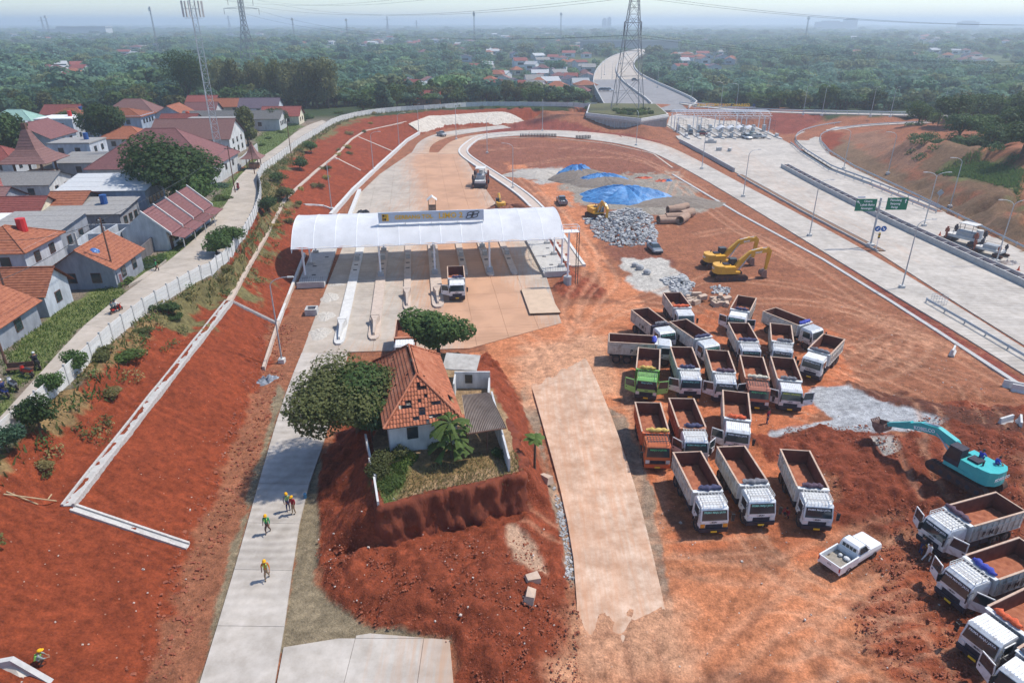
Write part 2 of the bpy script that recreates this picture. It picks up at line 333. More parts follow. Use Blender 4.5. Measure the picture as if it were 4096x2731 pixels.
# ---------------------------------------------------------------- soil zones
RED = (.215, .046, .018); ORANGE = (.50, .19, .088); BROWN = (.275, .108, .056); DARK = (.115, .042, .026); TAN = (.47, .30, .19); GREYD = (.36, .335, .30)
OLIVE = (.22, .175, .11); GRASS = (.085, .125, .032); DRY = (.22, .145, .065); SLURRY = (.36, .365, .37); MAROON = (.21, .055, .036); FOREST = (.035, .055, .02); SAND = (.27, .235, .19)
def pl(l): return [V(q[0], q[1], q[2] if len(q) > 2 else 0) for q in l]
ZONES = [  # polygon, colour, edge softness (m), edge noise (m), roughness amplitude, fine
 ([TOE[0] + Vector((-4, -20, 0))] + [p + Vector((-4, 0, 0)) for p in TOE] + pl([(1370, 250), (1560, 240), (1770, 262), (1900, 290), (2352, 290), (2352, 600)]) + [Vector((190, 100, 0)), Vector((190, 8, 0))], BROWN, 1.5, 1.5, .05),
 ([Vector((-18, 8, 0))] + TOE + VL([(1370, 248, 4), (1210, 246, 4), (1000, 252, 4.5), (830, 268, 4.8), (770, 284, 5), (740, 304, 5), (690, 335, 5.3), (640, 376, 5.5)]) + offset_line(FENCE, .5)[:13][::-1] + [Vector((-34, 8, 8))], RED, .6, .8, .10),
 (pl([(1040, 345), (1150, 318), (1400, 330), (1530, 352), (1560, 400), (1350, 400), (1300, 385), (1160, 395), (1080, 370)]), (.23, .088, .052), 2, 3, .12),
 (pl([(1090, 300), (1200, 285), (1300, 290), (1450, 310), (1545, 330), (1500, 325), (1300, 302), (1150, 306)]), MAROON, 1, 1, .15),
 (pl([(1160, 375), (1290, 395), (1330, 430), (1350, 500), (1300, 500), (1240, 440)]), ORANGE, 3, 3, .05),
 (pl([(1180, 390), (1290, 380), (1310, 410), (1240, 425)]), GREYD, 2, 2, .1),
 (pl([(1290, 425), (1400, 400), (1540, 395), (1640, 470), (1580, 490), (1480, 490), (1380, 470), (1330, 470)]), SAND, 2, 3, .12),
 (pl([(1240, 480), (1330, 500), (1370, 570), (1440, 640), (1500, 700), (1450, 740), (1390, 800), (1430, 900), (1480, 1000), (1520, 1180), (1620, 1290), (1900, 1300), (2050, 1330), (2352, 1568), (1300, 1568), (1325, 1400), (1260, 1090), (1200, 900), (1080, 830), (1090, 730), (1220, 720), (1310, 745), (1290, 700), (1390, 690), (1390, 660), (1290, 560)]), ORANGE, 1.2, 2.0, .06),
 (pl([(1480, 700), (1940, 760), (1960, 900), (1900, 940), (1850, 1000), (1760, 1020), (1850, 1080), (1940, 1250), (1560, 1260), (1480, 1050), (1440, 900), (1420, 800)]), (.43, .138, .06), 1.2, 2, .07),
 (pl([(1940, 1260), (2130, 1230), (2352, 1420), (2352, 1568), (2050, 1568), (1980, 1480), (1960, 1390), (2050, 1330)]), (.29, .078, .034), 1.0, 2.0, .16),
 (pl([(1750, 1020), (1850, 980), (1990, 990), (2060, 1020), (2200, 930), (2352, 960), (2352, 1290), (2130, 1260), (1930, 1200), (1900, 1100), (1760, 1060)]), (.20, .05, .024), .8, 1.5, .32),
 (pl([(1960, 890), (2060, 900), (2170, 950), (2300, 960), (2352, 990), (2352, 1050), (2200, 1000), (2080, 960), (1970, 920)]), DARK, .8, 1.5, .22),
 (pl([(1880, 890), (1950, 895), (2020, 930), (2100, 960), (2170, 995), (2110, 1015), (1960, 995), (1880, 980), (1830, 1000), (1770, 1005), (1800, 990), (1900, 965), (1860, 915)]), SLURRY, .4, .6, .03),
 (pl([(2000, 1015), (2050, 1020), (2060, 1050), (2030, 1055)]), (.37, .34, .31), .3, .3, .03),
 (pl([(1870, 560), (2060, 700), (2352, 900), (2352, 870), (2080, 690), (1880, 545)]), MAROON, .6, .8, .1),
 (pl([(1395, 570), (1500, 560), (1560, 600), (1600, 680), (1520, 680), (1440, 620)]), (.20, .075, .045), 1.5, 2, .15),
 (pl([(1430, 590), (1520, 590), (1560, 620), (1570, 690), (1510, 680), (1440, 645)]), (.46, .43, .38), .8, 1.2, .1),
 (pl([(1310, 620), (1360, 640), (1395, 675), (1370, 690), (1290, 690), (1270, 655)]), (.26, .07, .036), .6, .8, .4),
 (pl([(1240, 590), (1315, 615), (1290, 560), (1270, 550)]), MAROON, .6, .6, .3),
 (MTOE[:-2] + [Vector((-4, 14, 0)), Vector((5, 14, 0))] + MTOE_R[::1] + [Vector((-5, 69, 0)), Vector((-15.4, 68, 0))], (.215, .05, .022), .15, .5, .33),
 (pl([(1170, 1200, 1.5), (1230, 1240, 1), (1250, 1310, .8), (1190, 1280, 1.2)]), (.42, .27, .18), .5, .5, .2),
 (pl([(735, 1045), (728, 1150), (732, 1250), (728, 1340), (770, 1392), (860, 1445), (1040, 1470), (1030, 1490), (840, 1470), (640, 1495), (655, 1400), (690, 1180), (720, 1060)]), OLIVE, .15, .3, .03),
 (pl([(640, 880), (655, 900), (600, 1100), (540, 1300), (480, 1568), (455, 1568), (520, 1300), (590, 1060)]), OLIVE, .15, .3, .04),
 (pl([(1215, 880), (1265, 1060), (1320, 1310), (1320, 1400), (1290, 1240), (1255, 1110), (1195, 900)]), (.27, .19, .13), .2, .4, .05),
 (pl([(1395, 930), (1440, 960), (1500, 1150), (1545, 1400), (1530, 1430), (1455, 1120)]), (.28, .2, .14), .2, .4, .05),
 (pl([(1325, 1370), (1540, 1370), (1620, 1568), (1270, 1568)]), (.52, .27, .155), 3, 1.5, .04),
 (pl([(1180, 790), (1380, 770), (1410, 900), (1215, 930)]), (.52, .27, .155), 3, 1.5, .04),
 (MOUND, (.30, .20, .11), .3, .3, .08),
 (VL([(862, 1040, 4), (950, 1030, 4), (950, 1100, 4), (890, 1150, 4), (875, 1140, 4)]), GRASS, .8, .8, .08),
 (VL([(960, 1050, 4), (1040, 1020, 4), (1110, 1050, 4), (1150, 1070, 4), (1000, 1110, 4), (930, 1140, 4)]), DRY, .8, .8, .06),
 ([p + Vector((0, 0, 0)) for p in offset_line(FENCE, .2)[1:12]] + offset_line(FENCE, 1.5)[1:12][::-1], DRY, .6, 1.6, .12),
 (offset_line(FENCE, .2)[9:33] + offset_line(FENCE, 3.2)[9:33][::-1], (.14, .12, .05), 1.2, 3.2, .12),
 (VL([(0, 800, 7.4), (130, 710, 7.2), (260, 645, 7), (300, 660, 7), (180, 760, 7.2), (60, 880, 7.4), (0, 950, 7.5)]), (.13, .15, .05), .8, 1.2, .08),
 (VL([(290, 620, 7), (380, 560, 6.7), (500, 440, 6.2), (535, 400, 6), (600, 300, 5.5), (680, 270, 5.3), (690, 290, 5.3), (560, 410, 6), (450, 550, 6.5), (330, 640, 7)]), (.10, .135, .04), .8, 1.2, .08),
 (VL([(520, 400, 6), (545, 395, 6), (600, 335, 5.6), (590, 345, 5.6)]), RED, .5, .5, .05),
 (RAMP_R[:5] + VL([(2352, 495, 4), (2200, 432, 3), (2090, 396, 2.2), (1985, 345, 1.5), (1935, 312, 1.5)]), (.17, .105, .06), 1, 1.5, .12),
 (VL([(2090, 396, 2.2), (2200, 432, 3), (2352, 492, 4), (2352, 395, 7), (2250, 360, 6), (2150, 350, 5)]), (.17, .10, .055), 1, 2, .12),
 (VL([(2150, 380, 5), (2250, 365, 6), (2352, 392, 7), (2352, 440, 5.4), (2230, 415, 3.8)]), (.13, .14, .05), 1, 3, .1),
 (VL([(1935, 312, 1.5), (1985, 345, 1.5), (2090, 393, 2.4), (2150, 350, 5), (2070, 330, 4.5), (2000, 300, 2)]), (.25, .13, .08), 1, 2, .08),
 (VL([(2070, 330, 4.5), (2150, 350, 5), (2250, 358, 6), (2352, 392, 7), (2352, 340, 10), (2180, 318, 9), (2090, 312, 8)]), (.12, .06, .03), 1, 1.5, .3),
 (VL([(1770, 266, 3), (1900, 272, 2), (1850, 300, 1), (1800, 310, 0), (1760, 298, 0)]), MAROON, 1, 1, .1),
 (VL([(1870, 325, 0), (1905, 300, 1.2), (1940, 306, 1.5), (1930, 330, 1.2), (1900, 345, .3)]), RED, 1, 1, .1),
]
def polydist(X, Y, poly):                            # signed distance, positive inside
 n = len(poly); d = np.full(X.shape, 1e9); ins = np.zeros(X.shape, bool)
 for i in range(n):
  ax, ay = poly[i][0], poly[i][1]; bx, by = poly[(i + 1) % n][0], poly[(i + 1) % n][1]
  ex, ey = bx - ax, by - ay; L = ex * ex + ey * ey + 1e-12
  t = np.clip(((X - ax) * ex + (Y - ay) * ey) / L, 0, 1)
  d = np.minimum(d, np.hypot(X - ax - t * ex, Y - ay - t * ey))
  c = ((ay > Y) != (by > Y)); ins ^= c & (X < ex * (Y - ay) / (ey if abs(ey) > 1e-12 else 1e-12) + ax)
 return np.where(ins, d, -d)
def axis(lo, hi, core, s, g1, g2, lim):
 a = [core[0]]; st = s
 while a[-1] < core[1]: a.append(a[-1] + s)
 while a[-1] < hi: st = st * (g1 if a[-1] < lim else g2); a.append(a[-1] + st)
 st = s; b = [core[0]]
 while b[-1] > lo: st *= g1 if -b[-1] < lim else g2; b.append(b[-1] - st)
 return np.array(b[:0:-1] + a)
ax_ = axis(-9000, 9000, (-42, 46), .21, 1.03, 1.12, 190); ay_ = axis(12, 14000, (14, 72), .21, 1.010, 1.09, 300)
TX, TY = np.meshgrid(ax_, ay_); TZ = base_h(TX, TY)
COL = np.zeros(TX.shape + (3,)); COL[:] = FOREST
fld = np.clip(fbm(TX / 90, TY / 90, 3, 40) * 2.2 - .35, 0, 1)[..., None] * (TY[..., None] > 260); COL = COL * (1 - fld) + np.array((.10, .13, .045)) * fld
vil = (np.clip((TX + 400) / 30, 0, 1) * np.clip((-36 - TX) / 4, 0, 1) * np.clip((265 - TY) / 20, 0, 1))[..., None]
COL = COL * (1 - vil) + np.array((.20, .16, .12)) * vil
AMP = np.full(TX.shape, .03)
nz = fbm(TX / 3.1, TY / 3.1, 4, 3); nz2 = fbm(TX / .9, TY / .9, 3, 9)
for poly, c, soft, en, amp in ZONES:
 x0 = min(p[0] for p in poly) - 6; x1 = max(p[0] for p in poly) + 6; y0 = min(p[1] for p in poly) - 6; y1 = max(p[1] for p in poly) + 6
 i0, i1 = np.searchsorted(ax_, [x0, x1]); j0, j1 = np.searchsorted(ay_, [y0, y1])
 if i1 <= i0 or j1 <= j0: continue
 s = np.s_[j0:j1, i0:i1]
 d = polydist(TX[s], TY[s], poly) + nz[s] * en * 1.6 + nz2[s] * en * .5
 m = np.clip(d / soft + .5, 0, 1); m = m * m * (3 - 2 * m)
 COL[s] = COL[s] * (1 - m[..., None]) + np.array(c) * m[..., None]; AMP[s] = AMP[s] * (1 - m) + amp * m
# tyre ruts: real grooves, with dust of a lighter colour pressed into them
def rut(pts, w=.45, gauge=2.0, depth=.07, c=None, k=.35):
 pts = resample(smooth_line(pts, 2), 1.2)
 for off in (-gauge / 2, gauge / 2):
  ln = offset_line(pts, off)
  for a, b in zip(ln[:-1], ln[1:]):
   i0, i1 = np.searchsorted(ax_, [min(a.x, b.x) - 1, max(a.x, b.x) + 1]); j0, j1 = np.searchsorted(ay_, [min(a.y, b.y) - 1, max(a.y, b.y) + 1])
   if i1 <= i0 or j1 <= j0: continue
   s = np.s_[j0:j1, i0:i1]; ex, ey = b.x - a.x, b.y - a.y; L = ex * ex + ey * ey
   t = ((TX[s] - a.x) * ex + (TY[s] - a.y) * ey) / max(L, 1e-9); tc = np.clip(t, 0, 1)
   d = np.hypot(TX[s] - a.x - tc * ex, TY[s] - a.y - tc * ey); g = np.exp(-(d / w) ** 2) * (np.abs(t - .5) <= .5)
   r = np.exp(-((d - w * 1.6) / (w * .5)) ** 2) * (np.abs(t - .5) <= .5)
   TZ[s] += -depth * g + depth * .6 * r
   if c is not None: COL[s] = COL[s] * (1 - k * g[..., None]) + np.array(c) * k * g[..., None]
LT = (.56, .30, .18)
for l in [[(1335, 780), (1300, 700), (1380, 600), (1300, 500), (1190, 400)], [(1310, 800), (1360, 690), (1420, 640), (1340, 560), (1260, 450)], [(1200, 880), (1270, 800), (1400, 720), (1470, 690), (1600, 720)],
          [(1400, 1560), (1380, 1300), (1330, 1100), (1290, 900), (1240, 780), (1130, 740)], [(1700, 690), (1850, 690), (2000, 720), (2150, 800)], [(1950, 800), (2050, 790), (2080, 830), (2020, 870), (1940, 850)],
          [(1960, 830), (2060, 760), (2130, 790), (2070, 850)], [(1700, 640), (1880, 660), (2100, 760), (2352, 900)], [(1600, 540), (1700, 520), (1850, 600), (2000, 700)], [(1560, 420), (1680, 520), (1850, 610)],
          [(1200, 380), (1350, 355), (1500, 370), (1620, 440)], [(1100, 345), (1250, 335), (1450, 350), (1560, 410)], [(1540, 1290), (1750, 1330), (1900, 1260), (2100, 1200)], [(1600, 1560), (1800, 1400), (1990, 1290), (2130, 1240)],
          [(1850, 1560), (1990, 1400), (2100, 1330), (2200, 1290)], [(1480, 1240), (1500, 1100), (1460, 900), (1430, 760)]]:
 rut(pl(l), c=LT)
rr = random.Random(3)
for i in range(26):
 cx, cy = rr.uniform(2010, 2300), rr.uniform(1280, 1560); an = rr.uniform(-.9, .5)
 rut(pl([(cx - 90 * math.cos(an), cy + 90 * math.sin(-an) * -1), (cx, cy + rr.uniform(-12, 12)), (cx + 90 * math.cos(an), cy - 90 * math.sin(an) * -1)]), w=.24, gauge=.9, depth=.13, c=(.20, .055, .028), k=.4)
for i in range(60):
 cx, cy = rr.uniform(1340, 2300), rr.uniform(330, 1560); an = rr.uniform(0, 3.14); k = 40 + cy / 9; bend = rr.uniform(-.5, .5)
 if cy > 450 or cx < 1560: rut(pl([(cx - k * math.cos(an), cy - k * .45 * math.sin(an)), (cx + bend * k * .5, cy), (cx + k * math.cos(an), cy + k * .45 * math.sin(an))]), w=rr.uniform(.16, .3), gauge=rr.uniform(1.6, 2.0), depth=.05, c=(LT, (.20, .075, .04))[i % 2], k=.38)
for i in range(14):
 cx, cy = rr.uniform(1650, 2250), rr.uniform(700, 900)
 rut(pl([(cx - 140, cy - 40 + rr.uniform(-25, 25)), (cx, cy), (cx + 140, cy + 50 + rr.uniform(-25, 25))]), w=.3, gauge=1.9, depth=.06, c=LT, k=.25)
near = TY < 330; rid = 1 - np.abs(fbm(TX / 2.4, TY / 2.4, 3, 44)) * 2.2; TZ = TZ + np.where(near, np.clip((AMP - .26) * 3, 0, .5) * (rid - .45) * 1.1, 0)
clod = np.abs(fbm(TX / 1.6, TY / 1.6, 4, 21)); clod2 = fbm(TX / .55, TY / .55, 3, 33); big = fbm(TX / 7.0, TY / 7.0, 3, 50)
TZ = TZ + np.where(near, AMP * (nz * .9 + clod * 2.2 * np.clip(AMP * 4, .15, 1) + clod2 * .8 + big * np.clip(AMP * 3, 0, 1)), 0)
# benched scrape marks on the cut slope (excavator bucket teeth run down the slope)
sl = np.clip(-polydist(TX, TY, [(-200, 8), (-200, 400), (400, 400), (400, 8)]), 0, 0)
steep = (TX < -20) & (TY < 140) & (TX > -40)
TZ = TZ + np.where(steep, .035 * np.sin(TY * 9 + nz * 5) * np.clip(nz2 + .3, 0, 1), 0)
scr = np.sin((TY + .16 * TX) * 7.5 + nz * 6) * np.clip(fbm(TX / 6, TY / 6, 3, 91) * 2 + .3, 0, 1)
st2 = fbm(TX / 5.0 + TY / 9, (TY - TX * .35) / .7, 4, 81)
shade = 1 + .26 * fbm(TX / 1.1, TY / 1.1, 5, 60, .62) + .13 * fbm(TX / 9.0, TY / 5.0, 4, 70) + .12 * nz2 + np.where(steep, .16 * scr, .18 * st2)
COL = np.clip(COL * np.where(near, shade, 1 + .3 * fbm(TX / 40, TY / 40, 3, 71))[..., None], .01, .9)
ny, nx = TX.shape
idx = np.arange(ny * nx).reshape(ny, nx)
quads = np.stack([idx[:-1, :-1], idx[:-1, 1:], idx[1:, 1:], idx[1:, :-1]], -1).reshape(-1, 4)
gme = np_mesh('ground', np.stack([TX, TY, TZ], -1).reshape(-1, 3), quads)
at = gme.color_attributes.new('soil', 'FLOAT_COLOR', 'POINT')
at.data.foreach_set('color', np.concatenate([COL, np.ones(COL.shape[:2] + (1,))], -1).astype(np.float32).ravel())
gm = bpy.data.materials.new('earth'); gm.use_nodes = True; N = gm.node_tree.nodes; L = gm.node_tree.links; b = N['Principled BSDF']
b.inputs['Roughness'].default_value = .95; b.inputs['Specular IOR Level'].default_value = .15
va = N.new('ShaderNodeVertexColor'); va.layer_name = 'soil'; tc = N.new('ShaderNodeTexCoord')
n1 = N.new('ShaderNodeTexNoise'); n1.inputs['Scale'].default_value = 1.7; n1.inputs['Detail'].default_value = 9; n1.inputs['Roughness'].default_value = .72; L.new(tc.outputs['Object'], n1.inputs['Vector'])
mr = N.new('ShaderNodeMapRange'); mr.inputs[1].default_value = .3; mr.inputs[2].default_value = .7; mr.inputs[3].default_value = .52; mr.inputs[4].default_value = 1.42; L.new(n1.outputs['Fac'], mr.inputs[0])
mx = N.new('ShaderNodeMix'); mx.data_type = 'RGBA'; mx.blend_type = 'MULTIPLY'; mx.inputs[0].default_value = 1
L.new(va.outputs['Color'], mx.inputs[6]); n5 = N.new('ShaderNodeTexNoise'); n5.inputs['Scale'].default_value = 7; n5.inputs['Detail'].default_value = 5; n5.inputs['Roughness'].default_value = .8; L.new(tc.outputs['Object'], n5.inputs['Vector'])
mr5 = N.new('ShaderNodeMapRange'); mr5.inputs[1].default_value = .3; mr5.inputs[2].default_value = .7; mr5.inputs[3].default_value = .62; mr5.inputs[4].default_value = 1.34; L.new(n5.outputs['Fac'], mr5.inputs[0])
m5 = N.new('ShaderNodeMath'); m5.operation = 'MULTIPLY'; L.new(mr.outputs[0], m5.inputs[0]); L.new(mr5.outputs[0], m5.inputs[1]); L.new(m5.outputs[0], mx.inputs[7])
vo = N.new('ShaderNodeTexVoronoi'); vo.inputs['Scale'].default_value = 1.3; L.new(tc.outputs['Object'], vo.inputs['Vector'])
gt = N.new('ShaderNodeMath'); gt.operation = 'LESS_THAN'; gt.inputs[1].default_value = .07; L.new(vo.outputs['Distance'], gt.inputs[0])
m2 = N.new('ShaderNodeMath'); m2.operation = 'MULTIPLY'; m2.inputs[1].default_value = .35; L.new(gt.outputs[0], m2.inputs[0])
mx2 = N.new('ShaderNodeMix'); mx2.data_type = 'RGBA'; L.new(m2.outputs[0], mx2.inputs[0]); L.new(mx.outputs[2], mx2.inputs[6]); mx2.inputs[7].default_value = (.55, .42, .34, 1)
L.new(mx2.outputs[2], b.inputs['Base Color'])
n2 = N.new('ShaderNodeTexNoise'); n2.inputs['Scale'].default_value = 4; n2.inputs['Detail'].default_value = 6; n2.inputs['Roughness'].default_value = .7; L.new(tc.outputs['Object'], n2.inputs['Vector'])
bp = N.new('ShaderNodeBump'); bp.inputs['Strength'].default_value = .9; bp.inputs['Distance'].default_value = .2; L.new(n2.outputs['Fac'], bp.inputs['Height']); L.new(bp.outputs[0], b.inputs['Normal'])
ground = link('ground', gme, None, gm); tag(ground, kind='structure')
# raw cut face of the uncut mound
cp_ = resample([MOUND[i] for i in (0, 1, 2, 3, 4, 5, 6, 7, 8)], .22); n = len(cp_); q = np.array([(p.x, p.y) for p in cp_]); tg_ = np.gradient(q, axis=0); tg_ /= np.linalg.norm(tg_, axis=1, keepdims=True); nr_ = np.stack([tg_[:, 1], -tg_[:, 0]], 1); rows = 12; cv = []
for j in range(rows + 1):
 f = j / rows; u = np.arange(n) * .22; d = .12 + .55 * f ** 1.3 + .75 * np.abs(fbm(u / 1.1, np.full(n, f * 1.2), 4, 5, .6)) + .3 * fbm(u / .45, np.full(n, f * 4.0), 3, 8) - .12 * (j == 0); zz = 4.08 + .1 * fbm(u / .8, np.zeros(n), 3, 4) - f * (3.6 + .5 * fbm(u / 2, np.zeros(n), 2, 2))
 cv.append(np.stack([q[:, 0] + nr_[:, 0] * d, q[:, 1] + nr_[:, 1] * d, zz], 1))
cv = np.concatenate([np.stack([q[:, 0] - nr_[:, 0] * .4, q[:, 1] - nr_[:, 1] * .4, np.full(n, 4.0)], 1)] + cv); ii = np.arange((rows + 2) * n).reshape(rows + 2, n); cq = np.stack([ii[:-1, :-1], ii[1:, :-1], ii[1:, 1:], ii[:-1, 1:]], -1).reshape(-1, 4)
tag(link('cut_bank', np_mesh('cut_bank', cv, cq, smooth=False), None, mat('raw_red_clay', (.095, .023, .012), .95, c2=(.23, .055, .025), scale=1.3, bump=.9, bscale=3, stretch=(1, 1, .5))), kind='structure')
# ---------------------------------------------------------------- shared materials
def conc_mat(name, base, base2, dustc, wave=.13):
 m = bpy.data.materials.new(name); m.use_nodes = True; N = m.node_tree.nodes; L = m.node_tree.links; b = N['Principled BSDF']
 b.inputs['Roughness'].default_value = .85; b.inputs['Specular IOR Level'].default_value = .25
 tc = N.new('ShaderNodeTexCoord'); va = N.new('ShaderNodeAttribute'); va.attribute_name = 'dust'
 n1 = N.new('ShaderNodeTexNoise'); n1.inputs['Scale'].default_value = .8; n1.inputs['Detail'].default_value = 8; n1.inputs['Roughness'].default_value = .7; L.new(tc.outputs['Object'], n1.inputs[0])
 rp = N.new('ShaderNodeValToRGB'); rp.color_ramp.elements[0].position = .32; rp.color_ramp.elements[1].position = .68
 rp.color_ramp.elements[0].color = (*base, 1); rp.color_ramp.elements[1].color = (*base2, 1); L.new(n1.outputs['Fac'], rp.inputs[0])
 mp = N.new('ShaderNodeMapping'); mp.inputs['Scale'].default_value = (3.2, .16, 1); L.new(tc.outputs['Object'], mp.inputs[0])
 n2 = N.new('ShaderNodeTexNoise'); n2.inputs['Scale'].default_value = .9; n2.inputs['Detail'].default_value = 7; n2.inputs['Roughness'].default_value = .7; L.new(mp.outputs[0], n2.inputs[0])
 ad = N.new('ShaderNodeMath'); ad.operation = 'ADD'; L.new(va.outputs['Fac'], ad.inputs[0]); L.new(n2.outputs['Fac'], ad.inputs[1])
 r2 = N.new('ShaderNodeMapRange'); r2.inputs[1].default_value = .66; r2.inputs[2].default_value = 1.1; L.new(ad.outputs[0], r2.inputs[0])
 mx = N.new('ShaderNodeMix'); mx.data_type = 'RGBA'; L.new(r2.outputs[0], mx.inputs[0]); L.new(rp.outputs[0], mx.inputs[6]); mx.inputs[7].default_value = (*dustc, 1)
 n3 = N.new('ShaderNodeTexNoise'); n3.inputs['Scale'].default_value = .25; n3.inputs['Detail'].default_value = 3; n3.inputs['Distortion'].default_value = .6; L.new(tc.outputs['Object'], n3.inputs[0])
 r3 = N.new('ShaderNodeMapRange'); r3.inputs[1].default_value = .4; r3.inputs[2].default_value = .6; r3.inputs[3].default_value = .90; r3.inputs[4].default_value = 1.05; L.new(n3.outputs['Fac'], r3.inputs[0])
 wv = N.new('ShaderNodeTexWave'); wv.wave_type = 'RINGS'; wv.inputs['Scale'].default_value = .35; wv.inputs['Distortion'].default_value = 9; wv.inputs['Detail'].default_value = 4; wv.inputs['Detail Scale'].default_value = .25; L.new(tc.outputs['Object'], wv.inputs[0])
 n4 = N.new('ShaderNodeTexNoise'); n4.inputs['Scale'].default_value = .06; n4.inputs['Detail'].default_value = 4; L.new(tc.outputs['Object'], n4.inputs[0])
 r4 = N.new('ShaderNodeMapRange'); r4.inputs[1].default_value = .46; r4.inputs[2].default_value = .66; r4.inputs[4].default_value = wave; L.new(n4.outputs['Fac'], r4.inputs[0])
 ml = N.new('ShaderNodeMath'); ml.operation = 'MULTIPLY'; L.new(wv.outputs['Fac'], ml.inputs[0]); L.new(r4.outputs[0], ml.inputs[1]); sb = N.new('ShaderNodeMath'); sb.operation = 'SUBTRACT'; L.new(r3.outputs[0], sb.inputs[0]); L.new(ml.outputs[0], sb.inputs[1])
 m2 = N.new('ShaderNodeMix'); m2.data_type = 'RGBA'; m2.blend_type = 'MULTIPLY'; m2.inputs[0].default_value = 1; L.new(mx.outputs[2], m2.inputs[6]); L.new(sb.outputs[0], m2.inputs[7])
 L.new(m2.outputs[2], b.inputs['Base Color'])
 bp = N.new('ShaderNodeBump'); bp.inputs['Strength'].default_value = .25; bp.inputs['Distance'].default_value = .05; L.new(n1.outputs['Fac'], bp.inputs['Height']); L.new(bp.outputs[0], b.inputs['Normal'])
 return m
CONC = conc_mat('road_concrete', (.36, .32, .27), (.51, .465, .41), (.46, .30, .20), .2)
CONC_T = conc_mat('dusty_concrete', (.36, .31, .25), (.46, .40, .335), (.47, .27, .165))
DECK = conc_mat('grey_deck', (.20, .195, .195), (.27, .26, .255), (.4, .33, .28))
M_conc = mat('concrete', (.42, .41, .39), .85, var=.16, scale=1.2, bump=.2)
M_concl = mat('pale_concrete', (.55, .54, .51), .85, var=.14, scale=1.5, bump=.2)
M_pink = mat('dusty_concrete_kerb', (.47, .38, .31), .9, var=.15, scale=2)
M_steelw = mat('white_painted_steel', (.74, .75, .76), .45, var=.06)
M_galv = mat('galvanised_steel', (.42, .45, .47), .45, var=.12, metal=.4, scale=4)
M_dark = mat('dark_steel', (.05, .05, .055), .6, var=.2)
M_black = mat('black_rubber', (.018, .018, .02), .8, var=.3)
M_wood = mat('bare_wood', (.42, .31, .18), .8, var=.2, scale=5)
# ---------------------------------------------------------------- slabs
DUST_LINES = [([(3, 14), (3.5, 30), (6, 48), (5, 62), (1, 74), (-4, 88), (-7, 100), (-9, 125), (-14, 160), (-22, 200), (-20, 240)], 9.0, .85), ([(-21, 75), (-18, 110), (-20, 140)], 5, .12), ([(66, 112), (66, 180), (70, 230)], 7, .25),
              ([(-20, 70), (-6, 80), (6, 88)], 6, .3), ([(-25, 130), (-20, 150), (-10, 140)], 10, .3), ([(20, 255), (45, 245), (56, 200)], 6, .35)]
def dust(x, y):
 d = 0.0
 for l, w, k in DUST_LINES:
  best = 1e9
  for a, b in zip(l[:-1], l[1:]):
   ex, ey = b[0] - a[0], b[1] - a[1]; t = max(0, min(1, ((x - a[0]) * ex + (y - a[1]) * ey) / (ex * ex + ey * ey)))
   best = min(best, math.hypot(x - a[0] - t * ex, y - a[1] - t * ey))
  d = max(d, k * math.exp(-(best / w) ** 2))
 return d
def clip(poly, ax, ay, nx_, ny_):                    # keep the side where (p-a).n >= 0
 out = []
 for i in range(len(poly)):
  p, q = poly[i], poly[(i + 1) % len(poly)]
  dp = (p[0] - ax) * nx_ + (p[1] - ay) * ny_; dq = (q[0] - ax) * nx_ + (q[1] - ay) * ny_
  if dp >= 0: out.append(p)
  if dp * dq < 0: t = dp / (dp - dq); out.append((p[0] + (q[0] - p[0]) * t, p[1] + (q[1] - p[1]) * t))
 return out
def slab_obj(poly, zf, th, m, parent):
 n = len(poly); a = sum(poly[i][0] * poly[(i + 1) % n][1] - poly[(i + 1) % n][0] * poly[i][1] for i in range(n)) / 2
 if abs(a) < .4: return
 if a < 0: poly = poly[::-1]
 vs = [(p[0], p[1], zf(p[0], p[1])) for p in poly]; vs += [(p[0], p[1], p[2] - th) for p in vs]
 fs = [tuple(range(n))] + [(i, n + i, n + (i + 1) % n, (i + 1) % n) for i in range(n)]
 me = bpy.data.meshes.new('slab'); me.from_pydata(vs, [], fs); me.materials.append(m)
 at = me.attributes.new('dust', 'FLOAT', 'POINT'); at.data.foreach_set('value', [dust(p[0], p[1]) for p in vs])
 return link('slab', me, parent)
def structure(name, label=None):
 o = bpy.data.objects.new(name, None); col.objects.link(o); o['kind'] = 'structure'
 if label: o['label'] = label
 return o
def slab_field(name, poly, ang, su, sv, z, th, m, gap=.014, label=None):
 root = structure(name, label); e = (math.cos(ang), math.sin(ang)); f = (-e[1], e[0])
 P2 = [(p[0], p[1]) for p in poly]; us = [p[0] * e[0] + p[1] * e[1] for p in P2]; vs = [p[0] * f[0] + p[1] * f[1] for p in P2]
 u = min(us)
 while u < max(us):
  strip = clip(clip(P2, e[0] * (u + gap), e[1] * (u + gap), *e), e[0] * (u + su - gap), e[1] * (u + su - gap), -e[0], -e[1])
  if len(strip) >= 3:
   v = min(vs)
   while v < max(vs):
    c = clip(clip(strip, f[0] * (v + gap), f[1] * (v + gap), *f), f[0] * (v + sv - gap), f[1] * (v + sv - gap), -f[0], -f[1])
    if len(c) >= 3: slab_obj(c, lambda x, y: z, th, m, root)
    v += sv
  u += su
 return root
